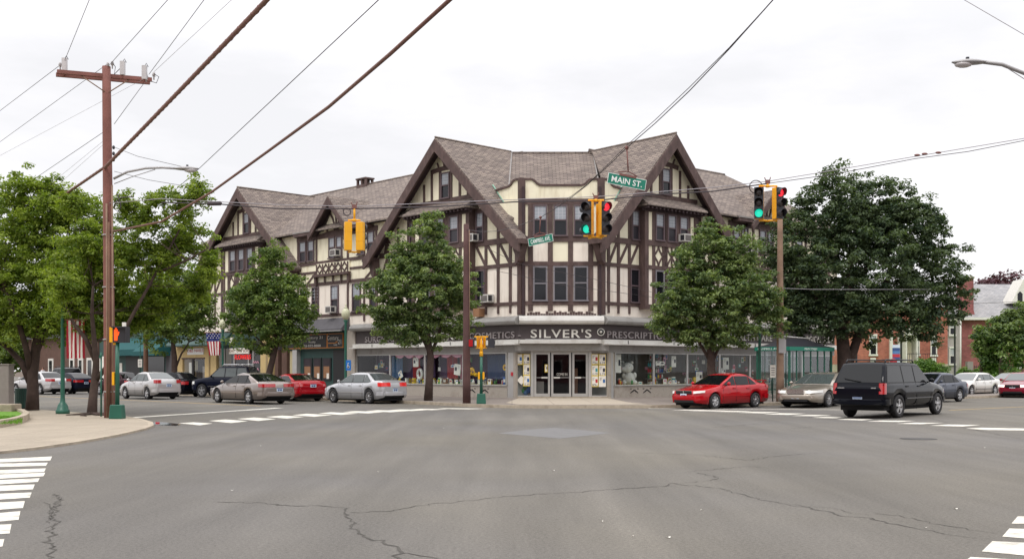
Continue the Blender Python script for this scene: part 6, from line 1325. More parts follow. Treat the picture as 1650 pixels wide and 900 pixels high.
# --- post signs
def postsign(q, h, w, hh, mm, label, text=None, zc=None, pm='green_dark', tcol='ink'):
    q = Vector(q); T_ = thing('parking_sign', label, 'sign', q); MB().tube([q, q + Vector((0, 0, h))], .03, pm, 6).build('post', T_); zc = zc or h - hh / 2
    P_ = MB().box(q.x - w / 2, q.x + w / 2, q.y - .06, q.y - .04, q.z + zc - hh / 2, q.z + zc + hh / 2, mm).build('plate', T_)
    m = MB()
    for j in range(4): m.box(q.x - w * .32, q.x + w * .32, q.y - .066, q.y - .06, q.z + zc - hh * .3 + j * hh * .18, q.z + zc - hh * .3 + j * hh * .18 + hh * .05, tcol)
    if text is None: m.build('print', P_)
    return T_
q = FR.P(FR.S(1245, 9.3), 9.3, .13); postsign(q, 1.75, .26, .6, 'poster_white', 'white parking sign on a thin post left of the weathered pole', zc=1.42)
q = FL.P(FL.S(226, 6.6), 6.6, .13); postsign(q, 4.6, .28, .55, 'poster_white', 'small white sign on a green post by the brown pole at the teal shops', zc=1.95, pm='green_paint')
q = G(163, 670.5, .05); postsign(q, 2.15, .1, .1, 'green_paint', 'bare thin green post between the near tree and the utility pole', text='', zc=2.0, pm='green_paint')
q = FL.P(FL.S(560, 6.6), 6.6, .13); c = D(561, 588, q.y - .3); o = MB().box(c.x - .12, c.x + .15, c.y - .03, c.y + .0, c.z - .27, c.z + .27, 'blue_sign').build('parking_sign', loc=c); tag(o, 'blue accessibility plate on the lamp post beside the office', 'sign')
m = MB(); m.lathe((c.x + .01, c.y - .03, c.z + .1), [(.03, 0), (.03, .006)], 'poster_white', 8, (0, -1, 0)); m.box(c.x - .03, c.x + .0, c.y - .038, c.y - .031, c.z - .06, c.z + .06, 'poster_white'); m.lathe((c.x + .01, c.y - .03, c.z - .09), [(.07, 0), (.07, .006), (.05, .006), (.05, 0)], 'poster_white', 12, (0, -1, 0)); m.build('wheelchair_symbol', o)
# --- traffic signals over the crossing
YS = 34.5
def sighead(T_, c, yaw, lit, nsec=3, back=False, s=.345, w=.14):
    """c: top of the housing; yaw: direction the lenses face"""
    f = Vector((math.sin(yaw), -math.cos(yaw), 0)); r_ = Vector((f.y, -f.x, 0)) * -1; hgt = s * nsec; d = .1
    def P_(a, b, z): return c + r_ * a + f * b + Vector((0, 0, z))
    m = MB(); m.hexa([P_(-w, -d, -hgt), P_(w, -d, -hgt), P_(w, d, -hgt), P_(-w, d, -hgt), P_(-w, -d, 0), P_(w, -d, 0), P_(w, d, 0), P_(-w, d, 0)], 'signal_yellow')
    for k in range(1, nsec): m.hexa([P_(-w - .006, -d - .006, -s * k - .008), P_(w + .006, -d - .006, -s * k - .008), P_(w + .006, d, -s * k - .008), P_(-w - .006, d, -s * k - .008), P_(-w - .006, -d - .006, -s * k + .008), P_(w + .006, -d - .006, -s * k + .008), P_(w + .006, d, -s * k + .008), P_(-w - .006, d, -s * k + .008)], 'gold')
    H_ = m.build('housing', T_, bevel=.015)
    m = MB(); m.hexa([P_(-w - .003, d, -hgt), P_(w + .003, d, -hgt), P_(w + .003, d + .03, -hgt), P_(-w - .003, d + .03, -hgt), P_(-w - .003, d, 0), P_(w + .003, d, 0), P_(w + .003, d + .03, 0), P_(-w - .003, d + .03, 0)], 'signal_black'); m.build('face', H_)
    for k in range(nsec):
        cc = P_(0, d + .03, -s * (k + .5)); col = ('lens_red', 'lens_off', 'lens_green')[k] if lit == k else 'lens_off'
        MB().lathe(cc, [(.125, 0), (.12, .015), (.06, .035), (.01, .04)], col, 18, f).build('lens', H_)
        m = MB(); n = 15; vs = []                       # tunnel visor, open below
        for i in range(n):
            a = R(-38 + 256 * i / (n - 1)); ux, uz = math.cos(a), math.sin(a); ln = .09 + .1 * (uz + 1) / 2
            for rr_, dd_ in ((.145, 0), (.138, ln), (.128, ln), (.135, 0)): vs.append(cc + r_ * ux * rr_ + Vector((0, 0, uz * rr_)) + f * dd_)
        fs = [(4 * i + j, 4 * i + (j + 1) % 4, 4 * (i + 1) + (j + 1) % 4, 4 * (i + 1) + j) for i in range(n - 1) for j in range(4)] + [(0, 1, 2, 3), tuple(4 * (n - 1) + j for j in (3, 2, 1, 0))]
        m.add(vs, fs, 'signal_black'); m.build('visor', H_)
    return H_
def cluster(px_, ywire, ytop, heads, label, coil=None, s=.345, w=.14):
    k = YS / F; x = (px_ - CX) * k; zw = EYE + (HY - ywire) * k; zt = EYE + (HY - ytop) * k; c = Vector((x, YS, zt))
    T_ = thing('traffic_signal', label, 'traffic signal', (x, YS, zw), 'signals on the span wire')
    m = MB(); m.tube([(x, YS, zw + .04), (x, YS, zt + .04)], .035, 'signal_yellow', 8); m.box(x - .07, x + .07, YS - .04, YS + .04, zw - .06, zw + .06, 'wire_brown'); m.tube([(x - .06, YS, zw + .05), (x - .1, YS, zw + .14)], .015, 'wire_brown', 4); m.tube([(x + .06, YS, zw + .05), (x + .09, YS, zw + .15)], .015, 'wire_brown', 4); m.build('hanger', T_)
    for zz_ in (zt + .05, zt - s * 3 - .05):
        m = MB()
        for (ox, oy, yaw, lit) in heads: m.tube([(x, YS, zz_), (x + ox * .5, YS + oy * .5, zz_ + .01), (x + ox, YS + oy, zz_)], .03, 'signal_yellow', 7)
        if zz_ > zt: m.lathe((x, YS, zz_ - .03), [(.06, 0), (.06, .08)], 'signal_yellow', 8)
        m.build('bracket', T_)
    for ox, oy, yaw, lit in heads: sighead(T_, Vector((x + ox, YS + oy, zt)), yaw, lit, s=s, w=w)
    if coil:
        m = MB(); cx, cz = (coil[0] - CX) * k, EYE + (HY - coil[1]) * k; m.tube([(cx + coil[2] * k * math.cos(a), YS, cz + coil[2] * k * math.sin(a)) for a in [R(80 + 22.5 * i) for i in range(17)]], .016, 'wire', 5); m.build('cable_coil', T_)
cluster(960, 318, 326, [(-.24, -.12, R(-27), 2), (.24, -.12, R(27), 0), (-.2, .32, R(222), -1), (.2, .32, R(138), -1)], 'four way signal cluster over the crossing before the drugstore corner, green left, red right', None)
cluster(1237, 293, 303, [(-.29, -.1, R(-16), 2), (.29, -.05, R(32), 0)], 'signal cluster before the big tree, green light lower left and red light upper right', (1218, 301, 10.5), .325, .14)
cluster(571, 333, 358, [(-.19, -.06, R(196), -1), (.19, -.03, R(168), -1)], 'yellow signal cluster seen from behind before the small gable', (559, 341, 6), .295, .115)
# --- bus shelter
SH = thing('bus_shelter', 'green framed glass bus shelter with a dark humped roof beside the weathered pole', 'bus shelter', FR.P(8.5, 6, .13))
s0, s1, o0, o1 = 6.7, 10.5, 5.0, 7.0; zr_ = 2.62
def sh(name, f, par=None, **kw): m = MB(); f(m); return m.build(name, par or SH, **kw)
for s in (s0, s1):
    for o_ in (o0, o1): sh('post', lambda m: m.fbox(FR, s - .05, s + .05, o_ - .05, o_ + .05, .13, zr_, 'green_paint'))
for k in range(1, 6): s = s0 + (s1 - s0) * k / 6; sh('mullion', lambda m: m.fbox(FR, s - .03, s + .03, o1 - .03, o1 + .03, .3, zr_, 'green_paint')); sh('mullion', lambda m: m.fbox(FR, s - .03, s + .03, o0 - .03, o0 + .03, .3, zr_, 'green_paint'))
FS = sh('fascia', lambda m: (m.fbox(FR, s0 - .15, s1 + .15, o1 + .05, o1 + .12, zr_, zr_ + .2, 'sign_green'), m.fbox(FR, s0 - .15, s1 + .15, o0 - .12, o0 - .05, zr_, zr_ + .2, 'green_paint'), m.fbox(FR, s0 - .15, s0 - .08, o0 - .05, o1 + .05, zr_, zr_ + .2, 'sign_green'), m.fbox(FR, s1 + .08, s1 + .15, o0 - .05, o1 + .05, zr_, zr_ + .2, 'green_paint')))
def humped(m):
    v = []; n = 8
    for i in range(n + 1):
        u = i / n
        for j in range(n + 1):
            w_ = j / n; v.append(FR.P(s0 - .12 + (s1 - s0 + .24) * u, o0 - .1 + (o1 - o0 + .2) * w_, zr_ + .2 + .5 * (1 - abs(2 * u - 1) ** 2.2) * (1 - abs(2 * w_ - 1) ** 2.2)))
    m.add(v, [(i * (n + 1) + j, i * (n + 1) + j + 1, (i + 1) * (n + 1) + j + 1, (i + 1) * (n + 1) + j) for i in range(n) for j in range(n)], 'signal_black', True); m.fbox(FR, s0 - .08, s1 + .08, o0, o1, zr_ + .12, zr_ + .18, 'signal_black')
sh('roof', humped)
for a, b in (((s0, o1), (s1, o1)), ((s0, o0), (s1, o0)), ((s0, o0), (s0, o1))): MB().quad(FR.P(a[0], a[1], .35), FR.P(b[0], b[1], .35), FR.P(b[0], b[1], zr_), FR.P(a[0], a[1], zr_), 'shelter_glass').build('pane', SH, recalc=False)
sh('bench', lambda m: m.fbox(FR, s0 + .3, s1 - .3, o0 + .1, o0 + .5, .55, .6, 'green_paint'))
ftext(FR, 'MAIN STREET', FR.S(1307, o1 + .13), o1 + .13, zr_ + .05, .1, 'sign_white', 1.15, SH, extrude=.003)
d_, on_ = FR.o * -1, -FR.d; 
pt2 = text_mesh('CAMPBELL AVENUE', .1, 'sign_white', 1.75, extrude=.003); place_text(pt2, FR.P(s0 - .16, 6.0, zr_ + .05), FR.o if FR.o.x > 0 else -FR.o, -FR.d); pt2.build('lettering', SH, recalc=False, uv=False)
# --- left corner: cabinet, bin, planter with grass
c = G(-10, 663, .05); CB = thing('utility_cabinet', 'large grey steel utility cabinet at the left edge of the picture', 'cabinet', c); k = c.y / F
x1 = (23 - CX) * (c.y + .45) / F; MB().box(x1 - 1.6, x1, c.y, c.y + .45, .05, EYE + (HY - 587.5) * k, 'cabinet').build('body', CB, bevel=.02); MB().box(x1 - 1.64, x1 + .03, c.y - .03, c.y + .48, EYE + (HY - 587.5) * k, EYE + (HY - 585.8) * k, 'cabinet').build('lid', CB); MB().box(x1 - .82, x1 - .8, c.y - .012, c.y, .2, 1.7, 'signal_black').box(x1 - .76, x1 - .72, c.y - .04, c.y, .9, 1.1, 'metal_grey').build('door_latch', CB)
c = G(36, 658, .05); BN = thing('litter_bin', 'dark green slatted litter bin between the grey cabinet and the tree trunk', 'litter bin', c)
for k in range(22): a = 2 * math.pi * k / 22; MB().box(-.012, .012, -.035, .035, 0, .78, 'green_dark').xform(Matrix.Translation(c + Vector((math.cos(a) * .27, math.sin(a) * .27, .04))) @ Matrix.Rotation(a, 4, 'Z')).build('slat', BN)
MB().lathe(c, [(.24, .0), (.26, .03), (.25, .75), (.22, .76)], 'signal_black', 16).build('liner', BN)
for z in (.06, .8): MB().lathe(c + Vector((0, 0, z)), [(.29, -.02), (.3, 0), (.29, .025), (.25, .025), (.25, -.02)], 'green_dark', 18).build('rim', BN)
ring = [G(x, y, .05) for x, y in ((-220, 706), (-60, 695), (0, 688.5), (26, 684), (42, 679), (47.5, 674.5), (42, 669.5), (30, 665.5), (-60, 661))]; rin = [(p[0], p[1]) for p in ring]; ri = inset_line(rin, .18)
m = MB(); 
for i in range(len(rin) - 1): m.hexa([(*rin[i], .0), (*rin[i + 1], .0), (*ri[i + 1], .0), (*ri[i], .0), (*rin[i], .25), (*rin[i + 1], .25), (*ri[i + 1], .25), (*ri[i], .25)], 'curb_stone')
tag(m.build('planter_kerb', loc=(rin[2][0], rin[2][1], .05)), 'low pale stone kerb curving round the patch of grass at the left edge', 'kerb')
slab_up('grass_bed', ri, .17, 'grass', 'soil')
c = G(8, 667, .05); o = MB().box((-200 - CX) / F * c.y, (31 - CX) / F * c.y, c.y - .6, c.y + .2, .0, .42, 'curb_stone').build('plinth', loc=(c.x, c.y, .05), bevel=.02); tag(o, 'concrete plinth block in front of the grey utility cabinet', 'plinth')
gb = MB(); random.seed(2)
for k in range(2600):
    i = random.random(); px_, py_ = random.uniform(-60, 36), random.uniform(671, 683 - max(0, (random.uniform(0, 36))) * .12); p = G(px_, py_, .17); a = random.uniform(0, 6.28); h_ = random.uniform(.04, .09); dx, dy = math.cos(a) * .012, math.sin(a) * .012
    gb.add([(p.x - dx, p.y - dy, .165), (p.x + dx, p.y + dy, .165), (p.x + random.uniform(-.03, .03), p.y + random.uniform(-.03, .03), .17 + h_)], [(0, 1, 2)], 'grass')
tag(gb.build('grass', recalc=False, uv=False), 'bright green grass inside the curved stone kerb', 'grass', kind='stuff')
# tree pit roots and stain on the near pavement
m = MB(); c = G(148, 668, .055)
for k in range(12):
    a = random.uniform(0, 6.28); L_ = random.uniform(.5, 1.5); m.tube([c + Vector((math.cos(a) * .15, math.sin(a) * .15, .05)), c + Vector((math.cos(a) * L_ * .6, math.sin(a) * L_ * .5, .025)), c + Vector((math.cos(a + .3) * L_, math.sin(a + .3) * L_ * .8, .0))], [.05, .03, .01], 'bark', 5)
tag(m.build('tree_roots', loc=c), 'surface roots spreading over the pavement round the near tree trunk', 'roots')
# cardboard cup / red box lying in the puddle
p = G(254, 681.5); o = MB().box(p.x - .05, p.x + .05, p.y - .05, p.y + .05, .006, .035, 'goods_red').box(p.x - .2, p.x - .1, p.y - .2, p.y - .12, .006, .03, 'poster_white').build('litter', loc=(p.x, p.y, 0)); tag(o, 'red and white food box lying in the puddle at the near kerb', 'litter')

# ================================================================= goods behind the drugstore glass
random.seed(21)
GC = ['goods_red', 'goods_blue', 'goods_white', 'goods_yellow', 'goods_teal', 'goods_pink', 'goods_green', 'goods_brown', 'goods_white', 'poster_white']
def goods(fr, s0, s1, n, label, grp, kinds=('box', 'bottle', 'card')):
    for k in range(n):
        s = random.uniform(s0, s1); o_ = random.uniform(-1.2, -.15); kd = random.choice(kinds); mm = random.choice(GC); z = SILL + .012; m = MB()
        if kd == 'box': w_, d_, h_ = random.uniform(.12, .3), random.uniform(.08, .2), random.uniform(.12, .42); m.fbox(fr, s - w_ / 2, s + w_ / 2, o_ - d_ / 2, o_ + d_ / 2, z, z + h_, mm); m.fbox(fr, s - w_ / 3, s + w_ / 3, o_ + d_ / 2, o_ + d_ / 2 + .004, z + h_ * .3, z + h_ * .7, random.choice(GC)); nm = 'gift_box'
        elif kd == 'bottle': r_ = random.uniform(.035, .07); h_ = random.uniform(.16, .35); m.lathe(fr.P(s, o_, z), [(r_, 0), (r_, h_ * .65), (r_ * .4, h_ * .8), (r_ * .4, h_)], mm, 10); nm = 'bottle'
        else: w_, h_ = random.uniform(.15, .3), random.uniform(.2, .36); m.fbox(fr, s - w_ / 2, s + w_ / 2, o_, o_ + .01, z, z + h_, 'poster_white'); m.fbox(fr, s - w_ / 3, s + w_ / 3, o_ + .01, o_ + .014, z + h_ * .5, z + h_ * .85, mm); nm = 'greeting_card'
        tag(m.build(nm, loc=fr.P(s, o_, z)), label, {'gift_box': 'box', 'bottle': 'bottle', 'greeting_card': 'card'}[nm], grp)
L_ = lambda a, b: (FL.S(a), FL.S(b))
goods(FL, SL(810), SL(753), 22, 'small item among the goods in the display window nearest the doors', 'goods in the window left of the doors')
goods(FL, SL(743), SL(692), 22, 'small item among the goods in the display window behind the kerbside tree', 'goods in the window behind the tree trunk')
goods(FL, SL(680), SL(636), 20, 'small item among the goods in the display window above the silver blue car tail', 'goods in the violet draped window')
goods(FL, SL(625), SL(592), 10, 'small item among the goods in the leftmost drugstore window', 'goods in the leftmost drugstore window')
goods(FR, SR(994), SR(1050), 16, 'small item at the feet of the big white plush toy', 'goods round the plush toy')
goods(FR, SR(1056), SR(1104), 26, 'small item among the bottles and cards in the second window right of the doors', 'goods in the second right window')
goods(FR, SR(1110), SR(1156), 18, 'small item among the goods in the window behind the right tree', 'goods in the window behind the right tree')
goods(FR, SR(1162), SR(1206), 16, 'small item among the goods in the window over the red sedan roof', 'goods in the window over the red sedan')
goods(FR, SR(1212), SR(1330), 24, 'small item among the goods in the windows behind the bus shelter', 'goods behind the shelter')
def hung(fr, s0, s1, n, label, grp):
    for k in range(n):
        s = random.uniform(s0 + .2, s1 - .2); z = random.uniform(1.3, 2.35); w_, h_ = random.uniform(.1, .32), random.uniform(.1, .36); o_ = random.uniform(-1.3, -.25); m = MB(); m.fbox(fr, s - w_ / 2, s + w_ / 2, o_, o_ + .02, z, z + h_, random.choice(GC)); m.fbox(fr, s - w_ / 3, s + w_ / 3, o_ + .02, o_ + .024, z + h_ * .2, z + h_ * .75, random.choice(GC + ['ink', 'interior_violet'])); m.fbox(fr, s - .004, s + .004, o_ + .005, o_ + .012, z + h_, HEAD - .01, 'metal_grey')
        tag(m.build('hanging_card', loc=fr.P(s, o_, z)), label, 'card', grp)
hung(FR, SR(1056), SR(1104), 12, 'small card or packet hanging in the second window right of the doors', 'cards hung in the second right window')
hung(FR, SR(1110), SR(1206), 20, 'small card or packet hanging in the windows above the red sedan', 'cards hung above the red sedan')
hung(FR, SR(1210), SR(1336), 14, 'small card or packet hanging in the windows behind the bus shelter', 'cards hung behind the shelter')
hung(FL, SL(743), SL(692), 9, 'small card or packet hanging in the window behind the kerbside tree', 'cards hung behind the kerbside tree')
hung(FL, SL(625), SL(580), 9, 'small card or packet hanging in the leftmost drugstore window', 'cards hung in the leftmost window')
# shelves of bottles on a rack in the second window right of the doors
s0_, s1_ = SR(1056), SR(1082)
rk = thing('bottle_rack', 'white wire rack of small bottles in the second window right of the doors', 'rack', FR.P(s0_, -.6, SILL))
for k in range(4): MB().fbox(FR, s0_, s1_, -.75, -.5, SILL + .3 + k * .33, SILL + .32 + k * .33, 'alu').build('shelf', rk)
for k in range(3):
    for j in range(8): s = s0_ + .1 + j * (s1_ - s0_ - .2) / 7; MB().lathe(FR.P(s, -.6, SILL + .32 + k * .33), [(.045, 0), (.045, .15), (.02, .19), (.02, .24)], random.choice(GC), 8).build('bottle', rk)
# plush toy: white seated animal
c = FR.P(SR(1029), -.7, SILL); PT = thing('plush_toy', 'big white seated plush animal in the first window right of the doors', 'soft toy', c)
m = MB(); m.ball(c + Vector((0, 0, .34)), .33, 'toy_white', 16, 10, (1, .9, 1.05)); m.ball(c + Vector((-.12, -.05, .92)), .31, 'toy_white', 16, 10, (1.15, 1, .95)); m.ball(c + Vector((-.3, -.2, .84)), .17, 'toy_white', 12, 8, (1.2, 1, .8))
for sx in (-1, 1): m.ball(c + Vector((sx * .28, -.15, .12)), .14, 'toy_white', 10, 6); m.ball(c + Vector((sx * .3, -.05, .5)), .11, 'toy_white', 10, 6, (1, 1, 1.6)); m.ball(c + Vector((-.1 + sx * .25, .0, 1.2)), .09, 'toy_white', 8, 6)
m.build('body', PT); m = MB(); m.ball(c + Vector((-.02, -.3, 1.0)), .035, 'black', 8, 6); m.ball(c + Vector((-.3, -.28, 1.02)), .035, 'black', 8, 6); m.ball(c + Vector((-.45, -.3, .88)), .05, 'goods_pink', 8, 6); m.build('face', PT)
# wreath, sunflowers, hand lettered cards
c = FL.P(SL(668), -.4, SILL + .55); m = MB(); m.tube([c + FL.d * (.2 * math.cos(a)) + Vector((0, 0, .27 * math.sin(a))) for a in [2 * math.pi * k / 20 for k in range(21)]], .09, 'goods_white', 8); tag(m.build('wreath', loc=c), 'white oval wreath standing in the violet draped window', 'wreath')
for px_, z_, lab in ((758, 1.5, 'sunflower bouquet in the window beside the brown pole'), (809.5, 1.75, 'single sunflower at the right edge of the window left of the doors')):
    c = FL.P(SL(px_), -.2, z_); m = MB(); T2 = thing('sunflower', lab, 'flower', FL.P(SL(px_), -.2, SILL)); m.lathe(c, [(.07, 0), (.07, .03)], 'goods_brown', 10, FL.o); m.build('flower_centre', T2)
    m = MB()
    for k in range(14): a = 2 * math.pi * k / 14; m.fbeam(FL, SL(px_) + .06 * math.cos(a), z_ + .06 * math.sin(a), SL(px_) + .17 * math.cos(a), z_ + .17 * math.sin(a), .05, -.19, -.18, 'sunflower')
    m.build('petals', T2); MB().tube([FL.P(SL(px_), -.2, SILL), c], .012, 'leaf_plain', 5).build('stem', T2)
    if px_ < 760:
        for dx, dz in ((.25, -.1), (-.25, -.15), (.1, .15)): MB().ball(c + FL.d * dx + Vector((0, 0, dz)), .14, 'sunflower', 8, 6, (1, .6, .8)).build('flower_head', T2)
for px_, y_, w_, h_, rot_, lab, cols in ((664.5, 583, .5, .55, 0, 'square hand lettered notice hanging in the violet draped window', 'ink'), (731.5, 595, .55, .62, -.12, 'tilted hand lettered notice in the window left of the brown pole', 'ink'), (624, 587.5, .2, .45, 0, 'narrow white notice in the leftmost drugstore window', 'ink'), (640, 603, .35, .42, .5, 'tilted pale blue card low in the violet draped window', 'ink_blue')):
    fr = FL; s = SL(px_); poster(fr, s, fr.Z(px_, y_), w_, h_, 'white', lab, o=-.25, rot=-rot_, img=cols)
for px_, y_, w_, h_, lab in ((1000, 585, .5, 1.0, 'tall faded notice in the first window right of the doors'), (1090, 582, .38, .62, 'narrow white notice in the second window right of the doors'), (1131, 607, .55, .6, 'hand lettered sale card low in the window behind the right tree'), (1174, 585, .55, .7, 'large notice in the window over the red sedan'), (1068, 585, .75, .22, 'dark banner card over the bottle rack'), (1170, 597.5, .4, .35, 'round white decorated card above the red sedan roof')): poster(FR, SR(px_), FR.Z(px_, y_), w_, h_, 'white', lab, o=-.2)
# drapes along the top of two windows
for a, b, lab in ((635, 681, 'pink scalloped drape along the top of the violet window'), (690, 744, 'lilac scalloped drape along the top of the window behind the tree trunk')):
    m = MB(); s0_, s1_ = SL(b), SL(a); n = 24
    for k in range(n): u0, u1 = k / n, (k + 1) / n; z0_ = HEAD - .05 - .16 * abs(math.sin(u0 * 3 * math.pi)) - .03; z1_ = HEAD - .05 - .16 * abs(math.sin(u1 * 3 * math.pi)) - .03; m.prism([FL.P(s0_ + (s1_ - s0_) * u, -.08, z) for u, z in ((u0, HEAD - .05), (u1, HEAD - .05), (u1, z1_), (u0, z0_))], FL.o * -.03, 'goods_pink')
    tag(m.build('drape', loc=FL.P(s0_, -.1, HEAD)), lab, 'drape')
for a, b, mm, lab in ((640, 652, 'goods_red', 'red cloth hanging in the violet draped window'), (655, 676, 'interior_violet', 'violet cloth hanging in the violet draped window'), (695, 712, 'goods_red', 'red kite like cloth in the window behind the tree trunk'), (606, 624, 'sky_blue', 'blue backdrop board in the leftmost drugstore window'), (760, 808, 'plate_blue', 'dark blue backdrop board in the window left of the doors'), (716, 728, 'goods_pink', 'pink cloth in the window behind the tree trunk')):
    m = MB(); s0_, s1_ = SL(b), SL(a); n = 8
    for k in range(n): m.quad(FL.P(s0_ + (s1_ - s0_) * k / n, -1.2 + .06 * (k % 2), SILL + .3), FL.P(s0_ + (s1_ - s0_) * (k + 1) / n, -1.2 + .06 * ((k + 1) % 2), SILL + .3), FL.P(s0_ + (s1_ - s0_) * (k + 1) / n, -1.15 + .06 * ((k + 1) % 2), HEAD - .1), FL.P(s0_ + (s1_ - s0_) * k / n, -1.15 + .06 * (k % 2), HEAD - .1), mm)
    tag(m.build('cloth_backdrop', loc=FL.P(s0_, -1.2, SILL), recalc=False), lab, 'backdrop')
# --- window air conditioners
def aircon(fr, s, z, o_, label, w=.62, h=.42):
    m = MB(); T_ = thing('air_conditioner', label, 'air conditioner', fr.P(s, o_, z)); m.fbox(fr, s - w / 2, s + w / 2, o_, o_ + .45, z, z + h, 'white_enamel'); m.build('case', T_)
    m = MB(); m.fbox(fr, s - w / 2 + .05, s + w / 2 - .05, o_ + .45, o_ + .455, z + .05, z + h - .05, 'cabinet')
    for k in range(6): m.fbox(fr, s - w / 2 + .06, s + w / 2 - .06, o_ + .455, o_ + .462, z + .06 + k * (h - .12) / 6, z + .075 + k * (h - .12) / 6, 'signal_black')
    m.build('grille', T_)
    m = MB(); e = fr.o; m.fbox(fr, s - w / 2 - .004, s - w / 2, o_ + .15, o_ + .42, z + .06, z + h - .06, 'signal_black'); m.fbox(fr, s + w / 2, s + w / 2 + .004, o_ + .15, o_ + .42, z + .06, z + h - .06, 'signal_black'); m.build('side_louvre', T_)
aircon(FL, SL(767), 8.62, .06, 'air conditioner in the third floor window right of the big left gable bay'); aircon(FL, SL(791), 5.25, .06, 'air conditioner in the second floor window right of the brown pole')
aircon(FL, 16.75, 8.82, .06, 'air conditioner under the small gable window behind the yellow signals'); aircon(FL, SL(539), 5.25, .06, 'air conditioner in the second floor window above the office')
aircon(FR, FR.S(1100, .5), 8.72, .46, 'air conditioner in the bay of the right gable above the right tree'); aircon(FR, FR.S(1205), 8.6, .06, 'air conditioner under the eaves beside the right traffic signals')
m = MB(); fr = FL; s = SL(776); tag(m.fbox(FL, s - .25, s + .25, 0, .4, 4.5, 4.95, 'cardboard').build('metal_box', loc=FL.P(s, 0, 4.5)), 'brown box on the cornice above the brown pole', 'box')
# --- hanging street name signs
def wire(pts, r, m='wire', name='overhead_wire', label=None, seg=5, group=None):
    mb = MB(); mb.tube(pts, r, m, seg); o = mb.build(name, uv=False, loc=pts[0]); tag(o, label or 'thin dark overhead wire', 'wire', group); return o
def sag(a, b, s, n=14): a, b = Vector(a), Vector(b); return [a.lerp(b, k / n) + Vector((0, 0, -4 * s * (k / n) * (1 - k / n))) for k in range(n + 1)]
def streetsign(px_, py_, Y, w, h, text, roll, yaw, ztop, label, post_dy):
    c = D(px_, py_, Y); T_ = thing('street_name_sign', label, 'street sign', c)
    d = Vector((math.cos(yaw) * math.cos(roll), math.sin(yaw) * math.cos(roll), math.sin(roll))); on = Vector((math.sin(yaw), -math.cos(yaw), 0)); z = on.cross(d).normalized()
    def q(m, x0, x1, z0, z1, t0, t1, mm): m.hexa([c + d * x + z * zz_ + on * t_ for x, zz_, t_ in ((x0, z0, t0), (x1, z0, t0), (x1, z0, t1), (x0, z0, t1), (x0, z1, t0), (x1, z1, t0), (x1, z1, t1), (x0, z1, t1))], mm)
    m = MB(); q(m, -w / 2, w / 2, -h / 2, h / 2, -.006, .006, 'sign_white'); q(m, -w / 2 + .012, w / 2 - .012, -h / 2 + .012, h / 2 - .012, .006, .009, 'sign_green'); PL = m.build('plate', T_)
    pt_ = text_mesh(text, h * .55, 'sign_white', w * .8, extrude=.002, bold=.012); place_text(pt_, c + on * .011 - z * h * .28, d, on); pt_.build('lettering', PL, recalc=False, uv=False)
    m = MB(); q(m, -w * .22, w * .22, h / 2 - .02, h / 2 + .035, -.02, .02, 'wire_brown'); m.tube([c + d * -w * .25 + z * (h / 2 + .06), c + z * (h / 2 + .12), c + d * w * .25 + z * (h / 2 + .04)], .014, 'wire_brown', 5); m.tube([c + z * (h / 2 + .1), Vector((c.x, c.y, ztop))], .018, 'wire_brown', 6); m.ball((c.x, c.y, ztop), .05, 'wire_brown', 8, 6); m.build('hanger', T_)
zM = EYE + (HY - 238) / F * 26.9; zC = EYE + (HY - 350) / F * 35.5
streetsign(1010, 292.5, 26.9, .98, .265, 'MAIN ST.', R(-9), R(12), zM, 'green MAIN ST. name sign hanging over the crossing', 0)
streetsign(871, 386.5, 35.5, .84, .25, 'CAMPBELL AVE.', R(9.5), R(-20), zC, 'green CAMPBELL AVE. name sign hanging lower over the crossing', 0)
pM, pC = Vector(D(1010, 238, 26.9)), Vector(D(871, 350, 35.5)); pE = Vector(((1258 - CX) / F * 18.5, 18.5, EYE + 610 / F * 18.5)); pE2 = pE + (pE - pM) * 1.2 + Vector((0, 0, 1.5))
mid = D(925, 305, 31)
w1 = [P2top] + [P2top.lerp(pC, k / 4) - Vector((0, 0, .25 * math.sin(math.pi * k / 4))) for k in (1, 2, 3)] + [pC] + [pC.lerp(pM, k / 5) - Vector((0, 0, .15 * math.sin(math.pi * k / 5))) for k in (1, 2, 3, 4)] + [pM] + [pM.lerp(pE, k / 4) - Vector((0, 0, .14 * math.sin(math.pi * k / 4))) for k in (1, 2, 3)] + [pE, pE2]
wire(w1, .011, label='dark span wire carrying the two street name signs')
w2 = [p + Vector((.03 * math.sin(i * 1.7), 0, .05 + .05 * math.cos(i * 1.3))) for i, p in enumerate(w1[5:])]
wire(w2, .008, label='thinner wire twisting round the sign span wire toward the upper right')
# --- the signal span wire
k = YS / F; X_ = lambda px_: (px_ - CX) * k; Zs = lambda y: EYE + (HY - y) * k
sp_ = [(PX(7.25).x, 36.0, Zs(316))] + [(X_(x), YS, Zs(y)) for x, y in ((260, 320), (350, 325), (450, 330), (570, 332.5), (700, 327), (830, 321.5), (960, 317), (1050, 310), (1150, 302), (1237, 292), (1340, 275), (1475, 252), (1560, 238), (1650, 223), (1800, 198), (2100, 150))]
wire(sp_, .013, 'wire_light', label='long pale span wire the traffic signals hang on')
sp2 = [Vector(p) + Vector((0, 0, -.09 - (.03 if i % 2 else -.02))) for i, p in enumerate(sp_)]
wire(sp2[1:11], .022, 'wire', label='thick dark signal cable lashed under the span wire')
wire(sp2[10:], .012, 'wire', label='thin dark cable under the right half of the span wire')
c = Vector((X_(345), YS, Zs(328))); o = MB().lathe(c - Vector((.22, 0, 0)), [(.03, 0), (.07, .04), (.07, .42), (.03, .46)], 'wire', 10, (1, 0, .02)).build('splice_case', loc=c); tag(o, 'dark splice case on the span wire left of the building gable', 'splice case')
